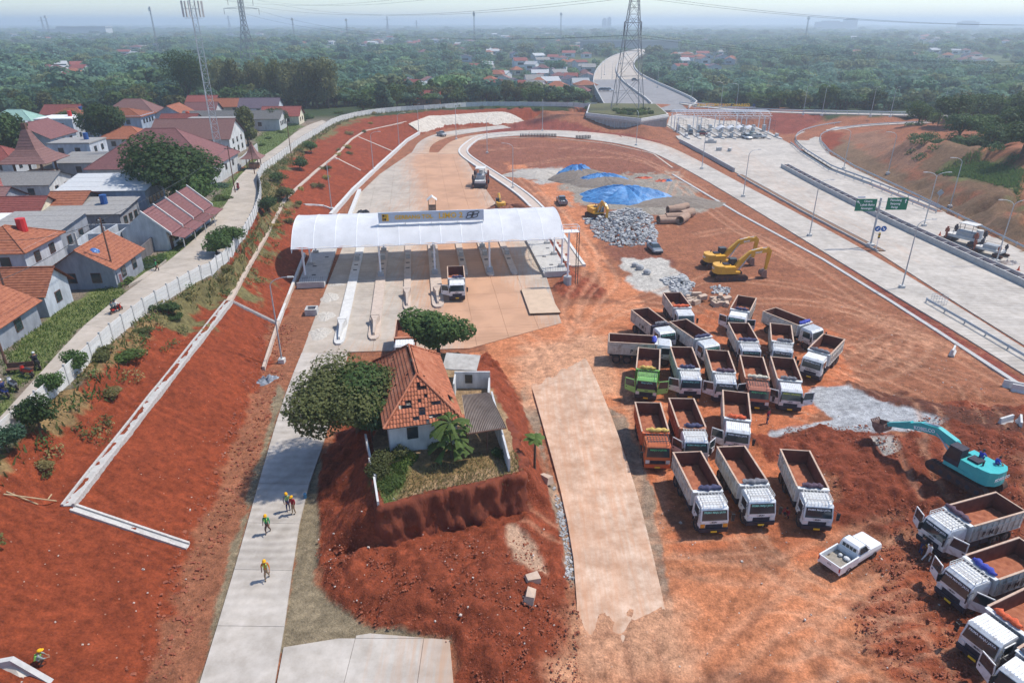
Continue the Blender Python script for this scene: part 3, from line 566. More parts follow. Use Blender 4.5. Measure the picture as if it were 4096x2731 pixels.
def ribbon(name, left, right, step, zoff, th, m, lanes=1, dip=(0, 0), gap=.014, zabs=None, label=None, dk=1.0):
 root = structure(name, label); L_ = [sum(((b - a).length for a, b in zip(q[:-1], q[1:])), 0) for q in (left, right)]
 n = max(2, int(round(max(L_) / step))); A = resample(left, n=n); B = resample(right, n=n)
 zs = []
 for i in range(n + 1):
  z = ((A[i].z + B[i].z) / 2 if zabs is None else zabs) + zoff
  d0 = i / n * max(L_); d1 = (1 - i / n) * max(L_)
  if dip[0]: z -= .45 * max(0, 1 - d0 / dip[0])
  if dip[1]: z -= .45 * max(0, 1 - d1 / dip[1])
  zs.append(z)
 for i in range(n):
  for k in range(lanes):
   f0, f1 = k / lanes, (k + 1) / lanes; w = max(.1, (B[i] - A[i]).length); g0 = gap / w if k else 0; g1 = gap / w if k < lanes - 1 else 0
   t = gap / max(.1, (A[i + 1] - A[i]).length)
   def q(ii, fr, tt): a = A[i].lerp(A[i + 1], tt if ii == 0 else 1 - tt); c = B[i].lerp(B[i + 1], tt if ii == 0 else 1 - tt); return a.lerp(c, fr)
   pts = [q(0, f0 + g0, t), q(0, f1 - g1, t), q(1, f1 - g1, t), q(1, f0 + g0, t)]; zz = [zs[i], zs[i], zs[i + 1], zs[i + 1]]
   vs = [(p.x, p.y, z) for p, z in zip(pts, zz)]; vs += [(p[0], p[1], p[2] - th) for p in vs]
   me = bpy.data.meshes.new('slab'); me.from_pydata(vs, [], [(0, 1, 2, 3), (0, 4, 5, 1), (1, 5, 6, 2), (2, 6, 7, 3), (3, 7, 4, 0)]); me.materials.append(m)
   at = me.attributes.new('dust', 'FLOAT', 'POINT'); at.data.foreach_set('value', [dk * dust(p[0], p[1]) for p in vs]); link('slab', me, root)
 return root
def PLN(l, z=0): return smooth_line([V(q[0], q[1], q[2] if len(q) > 2 else z) for q in l], 2)
ribbon('access_road', PLN([(693, 812), (655, 905), (600, 1090), (540, 1310), (458, 1575), (390, 1800)]), PLN([(800, 812), (742, 1030), (692, 1160), (648, 1486), (630, 1575), (600, 1800)]), 5.0, .16, .4, CONC)
slab_field('access_apron', [V(652, 1489), V(850, 1457), V(1033, 1472), V(1042, 1575), V(1060, 1800), V(612, 1800), V(636, 1575)], .0, 4.4, 4.6, .155, .4, CONC)
DUST_LINES.append(([(7, 24), (6, 45), (4, 62)], 9, .22))
HAUL = conc_mat('haul_surface', (.36, .22, .14), (.66, .50, .38), (.50, .255, .14), 0)
ribbon('haul_road', PLN([(1215, 868), (1270, 1060), (1300, 1180), (1322, 1310), (1327, 1440), (1325, 1500)]), PLN([(1335, 800), (1395, 930), (1460, 1120), (1500, 1280), (1538, 1440), (1550, 1500)]), 5.2, .24, .5, HAUL, dip=(4, 7), gap=.002, dk=.42)
UA = math.atan2(.132, .991)
slab_field('toll_plaza_pavement', [V(693, 812), V(1080, 800), V(1290, 742), V(1240, 590), V(1185, 505), V(1135, 462), V(1082, 385), V(1062, 352), V(948, 348), V(872, 400), V(818, 452), V(790, 560), V(738, 690)], UA, 4.2, 6.0, .09, .3, CONC_T)
ribbon('loop_road', PLN([(945, 352), (963, 322), (1010, 304), (1090, 294), (1200, 283), (1290, 270)]), PLN([(985, 354), (988, 332), (1030, 313), (1100, 302), (1200, 290), (1290, 277)]), 5, .14, .4, CONC)
ribbon('ramp_road', PLN([(1003, 354), (1040, 318), (1130, 304), (1250, 297), (1400, 306), (1520, 328), (1600, 366), (1690, 415), (1830, 489), (2010, 588), (2200, 704), (2352, 800), (2700, 1020)]), PLN([(1056, 354), (1078, 325), (1150, 313), (1250, 309), (1400, 325), (1490, 345), (1560, 380), (1640, 425), (1850, 553), (2060, 682), (2200, 765), (2352, 862), (2700, 1070)]), 6, .14, .4, CONC, gap=.004)
slab_field('motorway_plaza', [V(1540, 262), V(1531, 291.7), V(1762, 298.7), V(1742, 272), V(1690, 262), V(1640, 254), V(1560, 240), V(1510, 243)], R_(90), 6.0, 4.6, .11, .3, CONC, gap=.004)
slab_field('motorway', [V(1531, 292), V(1562, 322), V(1690, 396), V(1850, 487), V(2020, 582), V(2200, 698), V(2352, 793), V(2700, 1010), V(2700, 760), V(2352, 578), V(2100, 452), V(1960, 386), V(1905, 352), V(1838, 342), V(1800, 322), V(1762, 299)], R_(90), 6.0, 4.6, .11, .3, CONC, gap=.004)
IN_ = PLN([(1907, 353, 0), (1884, 326, .25), (1890, 306, .9), (1960, 292, 1.5), (2080, 284, 1.9), (2200, 281, 2), (2352, 280, 2.4)]); OUT_ = PLN([(1838, 342, 0), (1820, 320, .2), (1835, 302, .8), (1900, 286, 1.5), (2000, 278, 1.9), (2100, 274, 2), (2200, 272, 2), (2352, 271, 2.4)])
ribbon('loop_ramp', IN_, OUT_, 6, .15, .5, CONC)
ribbon('upper_ramp', smooth_line(UPRAMP, 2), offset_line(smooth_line(UPRAMP, 2), -6.5), 6, .2, .5, CONC)
FLY_L = PLN([(1400, 262, 1.2), (1390, 245, 2), (1368, 205, 2.6), (1362, 186, 3), (1370, 160, 3), (1392, 137, 3), (1425, 122, 3), (1470, 112, 3)]); FLY_R = PLN([(1580, 250, 1.5), (1612, 240, 2), (1560, 214, 2.6), (1500, 188, 3), (1464, 168, 3), (1454, 150, 3), (1460, 133, 3), (1481, 121, 3), (1499, 113, 3)])
nL = len(FLY_L)
fl = resample(FLY_L, n=40); fr = resample(FLY_R, n=40)
kcut = min(range(41), key=lambda i: abs((fl[i].y + fr[i].y) / 2 - 465))
ribbon('bridge_deck', fl[:kcut + 1], fr[:kcut + 1], 9, .1, .9, DECK, lanes=2)
ribbon('distant_motorway', fl[kcut:], fr[kcut:], 14, .1, 1.6, CONC_T, lanes=2)
# village street on the terrain behind the precast fence
SL = [V(*q) for q in [(-60, 1025, 7.6), (0, 962, 7.5), (120, 828, 7.3), (200, 737, 7.2), (330, 641, 7), (455, 547, 6.5), (530, 457, 6), (534, 428, 6), (548, 405, 6), (592, 365, 5.8), (645, 332, 5.5), (692, 292, 5.3), (740, 276, 5)]]
SR = [V(*q) for q in [(-20, 1045, 7.6), (5, 1015, 7.5), (120, 905, 7.4), (298, 733, 7), (428, 653, 6.8), (500, 612, 6.6), (578, 508, 6.2), (597, 455, 6), (584, 408, 5.9), (634, 371, 5.6), (688, 332, 5.4), (735, 301, 5), (760, 284, 5)]]
ribbon('village_street', smooth_line(SL, 2), smooth_line(SR, 2), 6, .14, .6, CONC_T)
slab_field('village_lane', [V(295, 655, 7), V(335, 625, 7), V(365, 612, 6.9), V(430, 560, 6.6), V(332, 640, 7)], 0, 5, 5, 7.1, .3, CONC_T)
# ---------------------------------------------------------------- linear works
def line_thing(name, label, cat, pts, profile, m, part, step=None, group=None):
 pts = [Vector(p) for p in pts]; t = thing(name, label, cat, group=group)
 if step:
  ps = resample(pts, step)
  for a, b in zip(ps[:-1], ps[1:]):
   d = (b - a).normalized() * .02; sweep([a + d, b - d], profile).build(part, m, t)
 else: sweep(pts, profile).build(part, m, t)
 return t
def udrain(name, label, pts, m, w=.6, wall=.18, dz=.2, group=None, step=4.0, floor=None):
 t = thing(name, label, 'drain', group=group); ps = resample(pts, step)
 for a, b in zip(ps[:-1], ps[1:]):
  d = (b - a).normalized() * .015; a2, b2 = a + d, b - d
  for s in (-1, 1):
   o0, o1 = s * w / 2, s * (w / 2 + wall)
   sweep([a2, b2], [(o0, -.4), (o1, -.4), (o1, dz), (o0, dz)]).build('wall_stone_edge', m, t)
  sweep([a2, b2], [(-w / 2, -.5), (w / 2, -.5), (w / 2, dz - .16), (-w / 2, dz - .16)]).build('channel_bed', floor or M_conc, t)
 return t
BT = [V(525, 690, 4.5), V(155, 1160, 4.3)]
def drape(pts, step=2.0, dz=0.0): return [on(p, dz) for p in resample(pts, step)]
M_mortar = mat('whitewashed_mortar', (.36, .33, .30), .9, c2=(.54, .52, .49), scale=5, bump=.3)
udrain('slope_drain', 'long mortar drain running along the berm of the red slope', drape(BT, 4), M_mortar)
udrain('slope_drain', 'short mortar drain going down from the berm top towards the lamp post', drape([V(528, 688, 4.5), V(637, 741, .3)], 2), M_mortar, w=.4, wall=.18, dz=.2)
udrain('slope_drain', 'short mortar drain going down the slope at the near end of the berm', drape([V(165, 1162, 4.3), V(430, 1244, .6)], 2), M_mortar, w=.4, wall=.18, dz=.22)
def strip(name, label, pts, w, h, m, cat='drain', step=3, part='segment', group=None):
 return line_thing(name, label, cat, drape(pts, step), [(-w / 2, -.3), (w / 2, -.3), (w / 2, h), (-w / 2, h)], m, part, group=group)
strip('berm_channel', 'thin dusty channel following the far berm of the red slope', BERM[1:], .7, .14, M_pink)
strip('berm_channel', 'thin dusty channel dropping from the far berm beside the shrubs', [T10(720, 1440, 4), T10(960, 1566, 1)], .5, .14, M_pink)
strip('berm_channel', 'thin dusty channel dropping to the far retaining wall', [T10(940, 1250, 3.6), T10(1250, 1380, .5)], .5, .14, M_pink)
strip('berm_channel', 'pale channel bending to the second lamp post foot', [T11(440, 285, 3), T11(600, 360, .3), T11(745, 370, 0)], .6, .2, M_concl)
strip('toe_wall', 'low concrete toe wall between red slope and first toll lane', TOE[5:7] + [V(700, 590)], .35, .55, M_concl, 'wall')
strip('toe_wall', 'twin low concrete kerb ending near the lit lamp post base', [V(606, 852), V(640, 745), V(690, 620)], .3, .5, M_pink, 'wall')
strip('toe_wall', 'curved concrete toe wall along the far red slope', TOE[7:12], .7, .9, M_concl, 'wall')
strip('toe_wall', 'straight pale kerb wall beside the plaza left edge', [V(790, 560), V(803, 500), V(826, 440)], .8, .7, M_concl, 'wall')
DITCH = PLN([(1160, 306), (1100, 313), (1066, 338), (1062, 352), (1085, 370), (1140, 405), (1200, 445), (1235, 478), (1260, 510), (1290, 560), (1325, 612)])
udrain('lined_ditch', 'wide curved lined ditch beside the loop and the toll roof', [p + Vector((0, 0, .12)) for p in resample(DITCH, 3)], M_concl, w=2.0, wall=.5, dz=.25, step=3, floor=M_pink)
strip('edge_drain', 'long thin concrete edge drain along the earthwork beside the right carriageway', [V(1545, 400), V(1700, 492), V(1890, 595), V(2060, 700), V(2130, 745), V(2260, 830), V(2352, 890)], .6, .12, M_conc)
strip('edge_drain', 'thin broken kerb line along the inside of the loop road', [V(1130, 318), V(1250, 314), V(1400, 330), V(1500, 352), V(1545, 385)], .5, .1, M_pink)
strip('median_kerb', 'soil filled median kerb ending at the direction sign', [V(1700, 402), V(1850, 486), V(2025, 578)], 1.1, .3, mat('soil_fill', (.20, .12, .075), .95, var=.3), 'kerb')
for k, o in enumerate((-.65, .65)):
 strip('median_kerb', ('inner', 'outer')[k] + ' concrete edge of the soil median before the direction sign', offset_line([V(1700, 402), V(1850, 486), V(2025, 578)], o), .18, .36, M_conc, 'kerb')
strip('lane_wall', 'grey concrete wall along the left edge of the far plaza', [V(1562, 326), V(1620, 357), V(1686, 394)], .4, 1.1, M_conc, 'wall')
# median barrier of two walls with cross walls, soil between
MB_L = [V(1795, 384), V(1872, 426), V(2060, 521), V(2352, 657), V(2700, 830)]
t = thing('median_barrier', 'long double concrete median barrier with cross walls and soil pockets', 'barrier')
for o in (-.1, 1.7):
 ps = resample(offset_line(MB_L, -o), 6)
 for a, b2 in zip(ps[:-1], ps[1:]): sweep([a, b2], [(-.15, .1), (.15, .1), (.11, 1.05), (-.11, 1.05)]).build('wall_panel', M_conc, t)
M_soil = mat('red_soil_fill', (.25, .10, .06), .95, var=.3, scale=3, bump=.5)
for i, (a, b2) in enumerate(zip(resample(offset_line(MB_L, -.8), 3.0)[:-1], resample(offset_line(MB_L, -.8), 3.0)[1:])):
 d = (b2 - a).normalized(); n_ = Vector((-d.y, d.x, 0)); c = a
 mbx = MB(); mbx.hexa([c - n_ * .78 - d * .1 + Vector((0, 0, .1)), c + n_ * .78 - d * .1 + Vector((0, 0, .1)), c + n_ * .78 + d * .1 + Vector((0, 0, .1)), c - n_ * .78 + d * .1 + Vector((0, 0, .1))],
                         [c - n_ * .78 - d * .1 + Vector((0, 0, .85)), c + n_ * .78 - d * .1 + Vector((0, 0, .85)), c + n_ * .78 + d * .1 + Vector((0, 0, .85)), c - n_ * .78 + d * .1 + Vector((0, 0, .85))]); mbx.build('cross_wall', M_conc, t)
 a2, b3 = a + d * .12, b2 - d * .12
 sweep([a2, a2.lerp(b3, .55), b3], [(-.77, .11), (.77, .11), (.77, .5 if i % 3 else .8), (-.77, .45)]).build('soil_pocket', M_soil, t)
def guardrail(label, pts, step=4.0, side=1, group='guardrails', h=.75):
 ps = resample(pts, step); t = thing('guardrail', label, 'guardrail', group=group)
 post = None
 for p in ps:
  if post is None:
   mb = MB(); mb.box(-.07, .07, -.07, .07, -.3, h); post = mb.build('post', M_galv, t); post.location = p
  else:
   c = post.copy(); col.objects.link(c); c.location = p
 lines = ps
 for k in range(0, len(ps) - 1, 2):
  sweep(ps[k:k + 3], [(.07, h - .36), (.13, h - .3), (.09, h - .2), (.13, h - .1), (.07, h - .02), (.05, h - .02), (.05, h - .36)]).build('beam', M_galv, t)
 return t
guardrail('guardrail on the left of the paired median rails of the slip road', offset_line([V(1818, 330, .12), V(1842, 352, .12), V(1905, 392, .12), V(2000, 427, .12), V(2152, 489, .12)], .2))
guardrail('guardrail on the right of the paired median rails of the slip road', offset_line([V(1826, 326, .12), V(1850, 347, .12), V(1910, 385, .12), V(2005, 420, .12), V(2158, 482, .12)], -.2))
strip('median_kerb', 'red soil strip between the paired slip road rails', [V(1822, 328), V(1846, 350), V(1908, 389), V(2002, 424), V(2158, 487)], 1.6, .16, M_soil, 'kerb')
guardrail('long guardrail below the grassy cutting on the far right', [p + Vector((0, 0, .1)) for p in offset_line([V(1884, 328), V(1905, 352), V(1960, 386), V(2100, 452), V(2352, 577), V(2600, 700)], -.4)])
guardrail('guardrail starting beside the wire crate above the truck yard', [V(2127, 694, .05), V(2220, 747, .05), V(2352, 825, .05), V(2500, 912, .05)])
guardrail('guardrail round the inside of the loop ramp', [p + Vector((0, 0, .15)) for p in offset_line(IN_, -.4)])
guardrail('guardrail round the outside of the loop ramp', [p + Vector((0, 0, .15)) for p in offset_line(OUT_, .4)])
guardrail('guardrail on the near side of the upper ramp', [p + Vector((0, 0, .2)) for p in offset_line(smooth_line(UPRAMP, 2), -.3)])
guardrail('guardrail on the far side of the upper ramp against the forest', [p + Vector((0, 0, .2)) for p in offset_line(smooth_line(UPRAMP, 2), -6.2)])
# parapets of the bridge and far carriageway
line_thing('parapet', 'pale parapet on the left side of the bridge', 'parapet', [p + Vector((0, 0, .1)) for p in fl], [(-.4, 0), (0, 0), (0, 1.1), (-.4, 1.1)], M_conc, 'panel', step=10)
line_thing('parapet', 'pale parapet on the right side of the bridge', 'parapet', [p + Vector((0, 0, .1)) for p in fr], [(0, 0), (.4, 0), (.4, 1.1), (0, 1.1)], M_concl, 'panel', step=10)
mid = [a.lerp(c, .5) for a, c in zip(fl, fr)]
line_thing('parapet', 'middle parapet dividing the bridge carriageways', 'parapet', [p + Vector((0, 0, .1)) for p in mid], [(-.35, 0), (.35, 0), (.35, 1.0), (-.35, 1.0)], M_conc, 'panel', step=10)
t = thing('bridge_abutment', 'pale bridge abutment with piers under the left deck edge', 'abutment')
for i, p in enumerate(resample(fl[2:kcut + 1], 14)):
 mb = MB(); mb.rod(p + Vector((.8, 0, -9)), p + Vector((.8, 0, -.7)), .6, 10); mb.build('pier', M_concl, t)
mb = MB(); q = fl[kcut]; mb.box(q.x - 1, q.x + 30, q.y - 2, q.y + 6, -8, q.z - .9); mb.build('end_wall', M_concl, t)
# stone revetment in panels on the far slope
M_rev = mat('stone_pitching', (.38, .33, .27), .95, c2=(.60, .54, .46), scale=.9, bump=1.0, bscale=1.1)
t = thing('revetment', 'pale stone pitched bank curving behind the loop road', 'revetment')
LOW = resample(VL([(966, 307), (1028, 294), (1156, 287), (1200, 281)]), n=24); TOP = resample([on(p, .1) for p in resample(VL([(938, 280, 3.8), (988, 265, 4), (1158, 254, 4), (1205, 256, 4)]), n=24)], n=24)
for k in range(24):
 a, b2, c, d = [LOW[k] + Vector((0, 0, .15)), LOW[k + 1] + Vector((0, 0, .15)), TOP[k + 1] + Vector((0, 0, .25)), TOP[k] + Vector((0, 0, .25))]
 mb = MB(); n = 6
 for i in range(n + 1):
  for j in range(n + 1):
   p = a.lerp(b2, .005 + .99 * i / n).lerp(d.lerp(c, .005 + .99 * i / n), j / n); mb.v.append((p.x, p.y, p.z + .12 * (rnd.random() - .3) + .25 * math.sin(math.pi * j / n)))
 mb.f = [(i * (n + 1) + j, (i + 1) * (n + 1) + j, (i + 1) * (n + 1) + j + 1, i * (n + 1) + j + 1) for i in range(n) for j in range(n)]; mb.mi = [0] * len(mb.f); mb.build('panel', M_rev, t)
# ---------------------------------------------------------------- precast fence
M_pre = mat('precast_panel', (.50, .49, .46), .9, c2=(.62, .61, .58), scale=2.5, bump=.2, rvar=.08)
fpts = resample(FENCE, 2.4); fence = thing('precast_fence', 'long pale precast panel fence between village street and red slope', 'fence')
M_pw = mat('precast_post', (.44, .43, .41), .9, var=.15)
mbp = MB(); mbp.box(-.08, .08, -.08, .08, -.3, 1.95); post_me = mbp.mesh('post'); post_me.materials.append(M_pw)
pn = {}
for i, p in enumerate(fpts):
 p = on(p)
 if p.y < 26: continue
 nx_p = fpts[i + 1] if i + 1 < len(fpts) else fpts[i]; d = (nx_p - fpts[i]); an = math.atan2(d.y, d.x)
 o = link('post', post_me, fence); o.location = p; o.rotation_euler = (0, 0, an)
 if i + 1 >= len(fpts): break
 q = on(nx_p); Ld = math.hypot(d.x, d.y)
 for r in range(4):
  key = (round(Ld, 1), r)
  if key not in pn:
   mb = MB(); mb.box(.09, key[0] - .09, -.03, .03, .02 + r * .44, .02 + r * .44 + .42); pn[key] = mb.mesh('panel'); pn[key].materials.append(M_pre)
  o = link('panel', pn[key], fence); o.location = p; o.rotation_euler = (0, -math.atan2(q.z - p.z, Ld), an)
# ---------------------------------------------------------------- street lamps
def lamp(label, base, h=10.5, arms=((1, 0),), reach=2.0, group='street lamps'):
 t = thing('street_lamp', label, 'street lamp', base, group=group)
 mb = MB(); mb.box(-.35, .35, -.35, .35, -.2, .55); mb.build('footing', M_concl, t)
 mb = MB(); mb.rod((0, 0, .5), (0, 0, h - 1.0), .11, 8, .065); mb.build('pole', M_galv, t)
 for ax, ay in arms:
  v = Vector((ax, ay, 0)).normalized(); pts = [Vector((0, 0, h - 1.0)) + v * reach * (1 - math.cos(a)) + Vector((0, 0, math.sin(a))) for a in [math.pi / 2 * k / 5 for k in range(6)]]
  mb = MB(); mb.tube(pts, .05, 6); arm = mb.build('arm', M_galv, t)
  e = pts[-1]; w = Vector((-v.y, v.x, 0))
  mb = MB(); mb.hexa([e - w * .12 - Vector((0, 0, .05)), e + w * .12 - Vector((0, 0, .05)), e + v * .7 + w * .1 - Vector((0, 0, .05)), e + v * .7 - w * .1 - Vector((0, 0, .05))], [e - w * .08 + Vector((0, 0, .08)), e + w * .08 + Vector((0, 0, .08)), e + v * .65 + w * .07 + Vector((0, 0, .06)), e + v * .65 - w * .07 + Vector((0, 0, .06))]); mb.build('lamp_head', M_concl, t)
 return t
LAMPS = [((648, 832), 'lamp post on a block footing at the foot of the near red slope', [(1, .1)]), ((762, 482), 'lamp post at the slope foot behind the left end of the toll roof', [(1, .1)]), ((858, 396), 'lamp post beside the plaza left kerb wall', [(1, 0)]), ((917, 338), 'lamp post by the curved toe wall', [(1, .2)]),
         ((962, 308), 'lamp post at the corner of the stone pitched bank', [(.5, -1)]), ((1048, 320), 'thin lamp post where the loop road divides', [(.3, 1)]), ((1119, 352), 'lamp post inside the loop by the lined ditch bend', [(.3, 1)]), ((1178, 432), 'lamp post with long arm beside the lined ditch', [(-1, .1)]),
         ((1246, 300), 'lamp post on the loop road in front of the red mound', [(0, 1)]), ((1461, 334), 'lamp post below the concrete planter', [(0, 1)]), ((1612, 388), 'lamp post beside the soil bank left of the ramp road', [(1, .3)]), ((1707, 452), 'lamp post with curved arm at the far third of the ramp road edge', [(1, .2)]),
         ((1859, 543), 'lamp post on the earth bank opposite the direction sign', [(1, .1)]), ((2071, 662), 'lamp post on the earth bank nearest the truck yard', [(1, .1)]), ((2122, 520), 'double lamp post in the median barrier near the paving machine', [(1, 0), (-1, 0)]), ((2288, 603), 'double lamp post in the median barrier at the right edge', [(1, 0), (-1, 0)]),
         ((2187, 458), 'lamp post behind the right guardrail', [(-1, 0)]), ((1938, 388), 'lamp post at the inner bend of the loop ramp', [(-1, .1)]), ((2040, 398), 'lamp post on the bare bench below the wooded hill', [(-1, .1)])]
for (x, y), lb, arms in LAMPS: lamp(lb, VG(x, y), arms=arms)
for k, (x, y, z, lb) in enumerate([(1845, 262, 4.2, 'leftmost'), (1888, 264, 4.2, 'second'), (2000, 266, 4.2, 'third'), (2045, 267, 4.2, 'fourth'), (2162, 269, 4.2, 'rightmost')]):
 lamp(lb + ' of the five lamp posts along the upper ramp', V(x, y, z), arms=[(0, -1)])
for k, (x, y, z, lb) in enumerate([(1588, 232, 2.5, 'nearest'), (1655, 248, 3, 'second'), (1690, 254, 3.2, 'third'), (1510, 200, 3, 'farthest')]):
 lamp(lb + ' lamp post on the right side of the bridge approach', V(x, y, z), arms=[(-1, 0)])
for k, (x, y) in enumerate([(1381, 180), (1388, 172), (1406, 180)]):
 lamp(('first', 'second', 'third')[k] + ' small lamp post standing on the far left carriageway', V(x, y, 3), arms=[(.3, 1)])
# ---------------------------------------------------------------- toll gate: local frame u along the roof, s away from the camera
TO = Vector((-32.5, 97.6, 0)); TA = UA
M_mem = mat('white_membrane', (.60, .61, .62), .55, c2=(.74, .75, .76), scale=.35, trans=.2)
M_gold = mat('gold_letters', (.80, .45, .04), .4, var=.1)
M_signg = mat('grey_sign_face', (.46, .52, .60), .5, var=.05)
M_blackp = mat('black_paint', (.02, .02, .022), .5, var=.2)
def tg(name, label, cat, u=0, s=0, z=.09, group=None):
 e = Vector((math.cos(TA), math.sin(TA), 0)); f = Vector((-e.y, e.x, 0)); return thing(name, label, cat, TO + e * u + f * s + Vector((0, 0, z)), TA, group)
cn = tg('toll_canopy', 'long white barrel vaulted membrane toll roof with blue grey sign', 'toll roof', z=0)
D, E0, E1, UL = 15.0, 5.5, 8.3, 41.0
def arch(s): q = s / D * 2 - 1; return E0 + (E1 - E0) * (1 - abs(q) ** 2.3)
NPN = 13
for k in range(NPN):
 mb = MB(); nu, ns = 8, 20; mb.smooth = True; u0, u1 = -.3 + (UL + .3) * k / NPN, -.3 + (UL + .3) * (k + 1) / NPN
 for i in range(nu + 1):
  for j in range(ns + 1):
   f = i / nu; sg = 4 * f * (1 - f); sc = .2 * sg * (1 if j in (0, ns) else 0); s = D * j / ns
   s2 = s + (sc if j == 0 else -sc if j == ns else 0); mb.v.append((u0 + (u1 - u0) * f, s2, arch(s2) - .07 * sg * math.sin(math.pi * j / ns)))
 mb.f = [(i * (ns + 1) + j, (i + 1) * (ns + 1) + j, (i + 1) * (ns + 1) + j + 1, i * (ns + 1) + j + 1) for i in range(nu) for j in range(ns)]; mb.mi = [0] * len(mb.f); mb.build('membrane_panel', M_mem, cn)
for k in range(NPN + 1):
 u = -.3 + (UL + .3) * k / NPN; mb = MB(); pts = [(u, D * j / 14, arch(D * j / 14) - .012) for j in range(15)]; mb.tube(pts, .05, 6); mb.build('arch_rib', M_steelw, cn)
 if k in (0, NPN):
  mb = MB(); pts2 = [(u, D * j / 14, max(E0 - .6, arch(D * j / 14) - 1.1)) for j in range(15)]; mb.tube(pts2, .05, 6)
  for j in range(0, 15): mb.rod(pts[j], pts2[j], .035, 5)
  mb.build('end_truss', M_steelw, cn)
for s in (.1, 7.5, 14.9):
 mb = MB(); mb.rod((-.3, s, arch(s) - .1), (UL, s, arch(s) - .1), .08, 8); mb.build('edge_beam', M_steelw, cn)
for u in (1.0, 12.4, 20.8, 29.4, 41.0):
 for s in (1.4, 7.8, 14.2):
  if s == 7.8 and u not in (1.0, 41.0): continue
  mb = MB(); mb.box(u - .45, u + .45, s - .45, s + .45, 0, .95 if s < 10 else .9); mb.build('plinth', M_conc, cn)
  mb = MB(); mb.rod((u, s, .9), (u, s, arch(s) - .1), .15, 10); mb.rod((u, s, 3.6), (u, s, 3.75), .2, 10)
  for du in (-2.2, 2.2): mb.rod((u, s, arch(s) - 1.4), (u + (du if -.3 < u + du < UL else 0), s, arch(s) - .12), .06, 6)
  mb.build('column', M_steelw, cn)
# sign board on the roof
sg = tg('roof_sign', 'blue grey sign board with gold letters standing on the toll roof', 'sign', 12.6, 3.6, 8.1)
mb = MB(); mb.box(0, 16.2, -.12, .12, 0, 1.55); mb.build('board', M_signg, sg)
mb = MB(); mb.box(-.06, 16.26, -.16, .16, -.1, .06); mb.build('bottom_rail', M_steelw, sg)
for x in (0, 4.05, 8.1, 12.15, 16.2):
 mb = MB(); mb.rod((x, .2, -.8), (x, .2, 1.5), .05, 6); mb.build('stand', M_steelw, sg)
rx = math.pi / 2
lettering('GERBANG TOL', .84, M_gold, sg, (5.35, -.16, .73), (rx, 0, 0), .04, .02, 1.02)
lettering('LIMO 2', 1.2, M_gold, sg, (11.05, -.16, .78), (rx, 0, 0), .04, .02, 1.0)
emb = MB(); emb.box(.55, 1.55, -.17, -.121, .25, 1.3); em = emb.build('emblem', M_gold, sg)
emb = MB(); emb.box(.62, .98, -.19, -.171, .9, 1.22); emb.box(.62, .78, -.19, -.171, .3, .82); emb.box(1.12, 1.22, -.19, -.171, .75, 1.25); emb.prism([(.86, .3), (1.1, .3), (1.2, .6), (.98, .74), (.86, .62)], .171, .19, Matrix.Rotation(rx, 4, 'X')); emb.build('emblem_mark', M_blackp, em)
lg = MB()
for cx, cz in ((14.15, 1.0), (14.95, 1.1), (13.95, .5), (14.75, .6)):
 pts = [(cx + .52 * math.cos(a) + .12 * math.sin(a), -.17, cz + .27 * math.sin(a) + .1 * math.cos(a) * .4) for a in [2 * math.pi * i / 18 for i in range(19)]]; lg.tube(pts, .055, 5)
lg.build('loop_logo', M_blackp, sg)
# islands
def island(label, u, s0, s1, w=1.3, nose=True, block=True, pad=True, g='toll islands'):
 t = tg('toll_island', label, 'toll island', u, 0, .09, g); m = M_pink if u > 9 else M_concl; h = .24
 poly = [(-w / 2, s1), (-w / 2, s0 + 1.6), (-w * .42, s0 + .7), (-w * .2, s0 + .12), (w * .2, s0 + .12), (w * .42, s0 + .7), (w / 2, s0 + 1.6), (w / 2, s1)]
 mb = MB(); mb.prism(poly, 0, h); mb.build('kerbed_base', m, t)
 if nose:
  y = s0 + 1.2; mb = MB()
  mb.hexa([(-.14, y, h), (.14, y, h), (.24, y + 3.2, h), (-.24, y + 3.2, h)], [(-.1, y + .1, .6), (.1, y + .1, .6), (.18, y + 3.1, 1.0), (-.18, y + 3.1, 1.0)])
  mb.hexa([(-.24, y + 3.2, h), (.24, y + 3.2, h), (.55, y + 4.4, h), (-.55, y + 4.4, h)], [(-.18, y + 3.1, 1.0), (.18, y + 3.1, 1.0), (.52, y + 4.4, 1.15), (-.52, y + 4.4, 1.15)])
  mb.box(-.56, .56, y + 4.41, y + 5.1, h, 1.2); mb.build('crash_nose', m, t)
 if block:
  mb = MB(); mb.box(-.35, .35, 9.3, 10.3, h, 1.0); mb.build('service_block', M_conc, t)
 for y in [q for q in (s0 + 8, 4.6, 7.2, 12.5) if s0 + 7 < q < s1]:
  mb = MB(); mb.box(-.3, .3, y - .2, y + .2, h, h + .03); mb.build('pit_cover', M_dark, t)
 return t
for lb, u, s0, nose, w in [('pale toll island with longest reach towards the leafy tree', 8.2, -23.2, 1, 1.35), ('dusty toll island whose nose almost reaches the house tree', 12.4, -22.4, 1, 1.45), ('narrow toll island third from the pale platform with a short nose', 16.5, -13, 1, 1.05), ('toll island beside the stopped truck with open door', 20.8, -12.8, 1, 1.7), ('toll island just right of the stopped truck without a nose', 25.4, -.2, 0, 1.1), ('toll island with a roof column and rounded end', 29.4, -.9, 0, 1.3), ('last narrow toll island before the right platform', 33.2, -.8, 0, 1.1)]:
 island(lb, u, s0, 17.5, w, bool(nose))
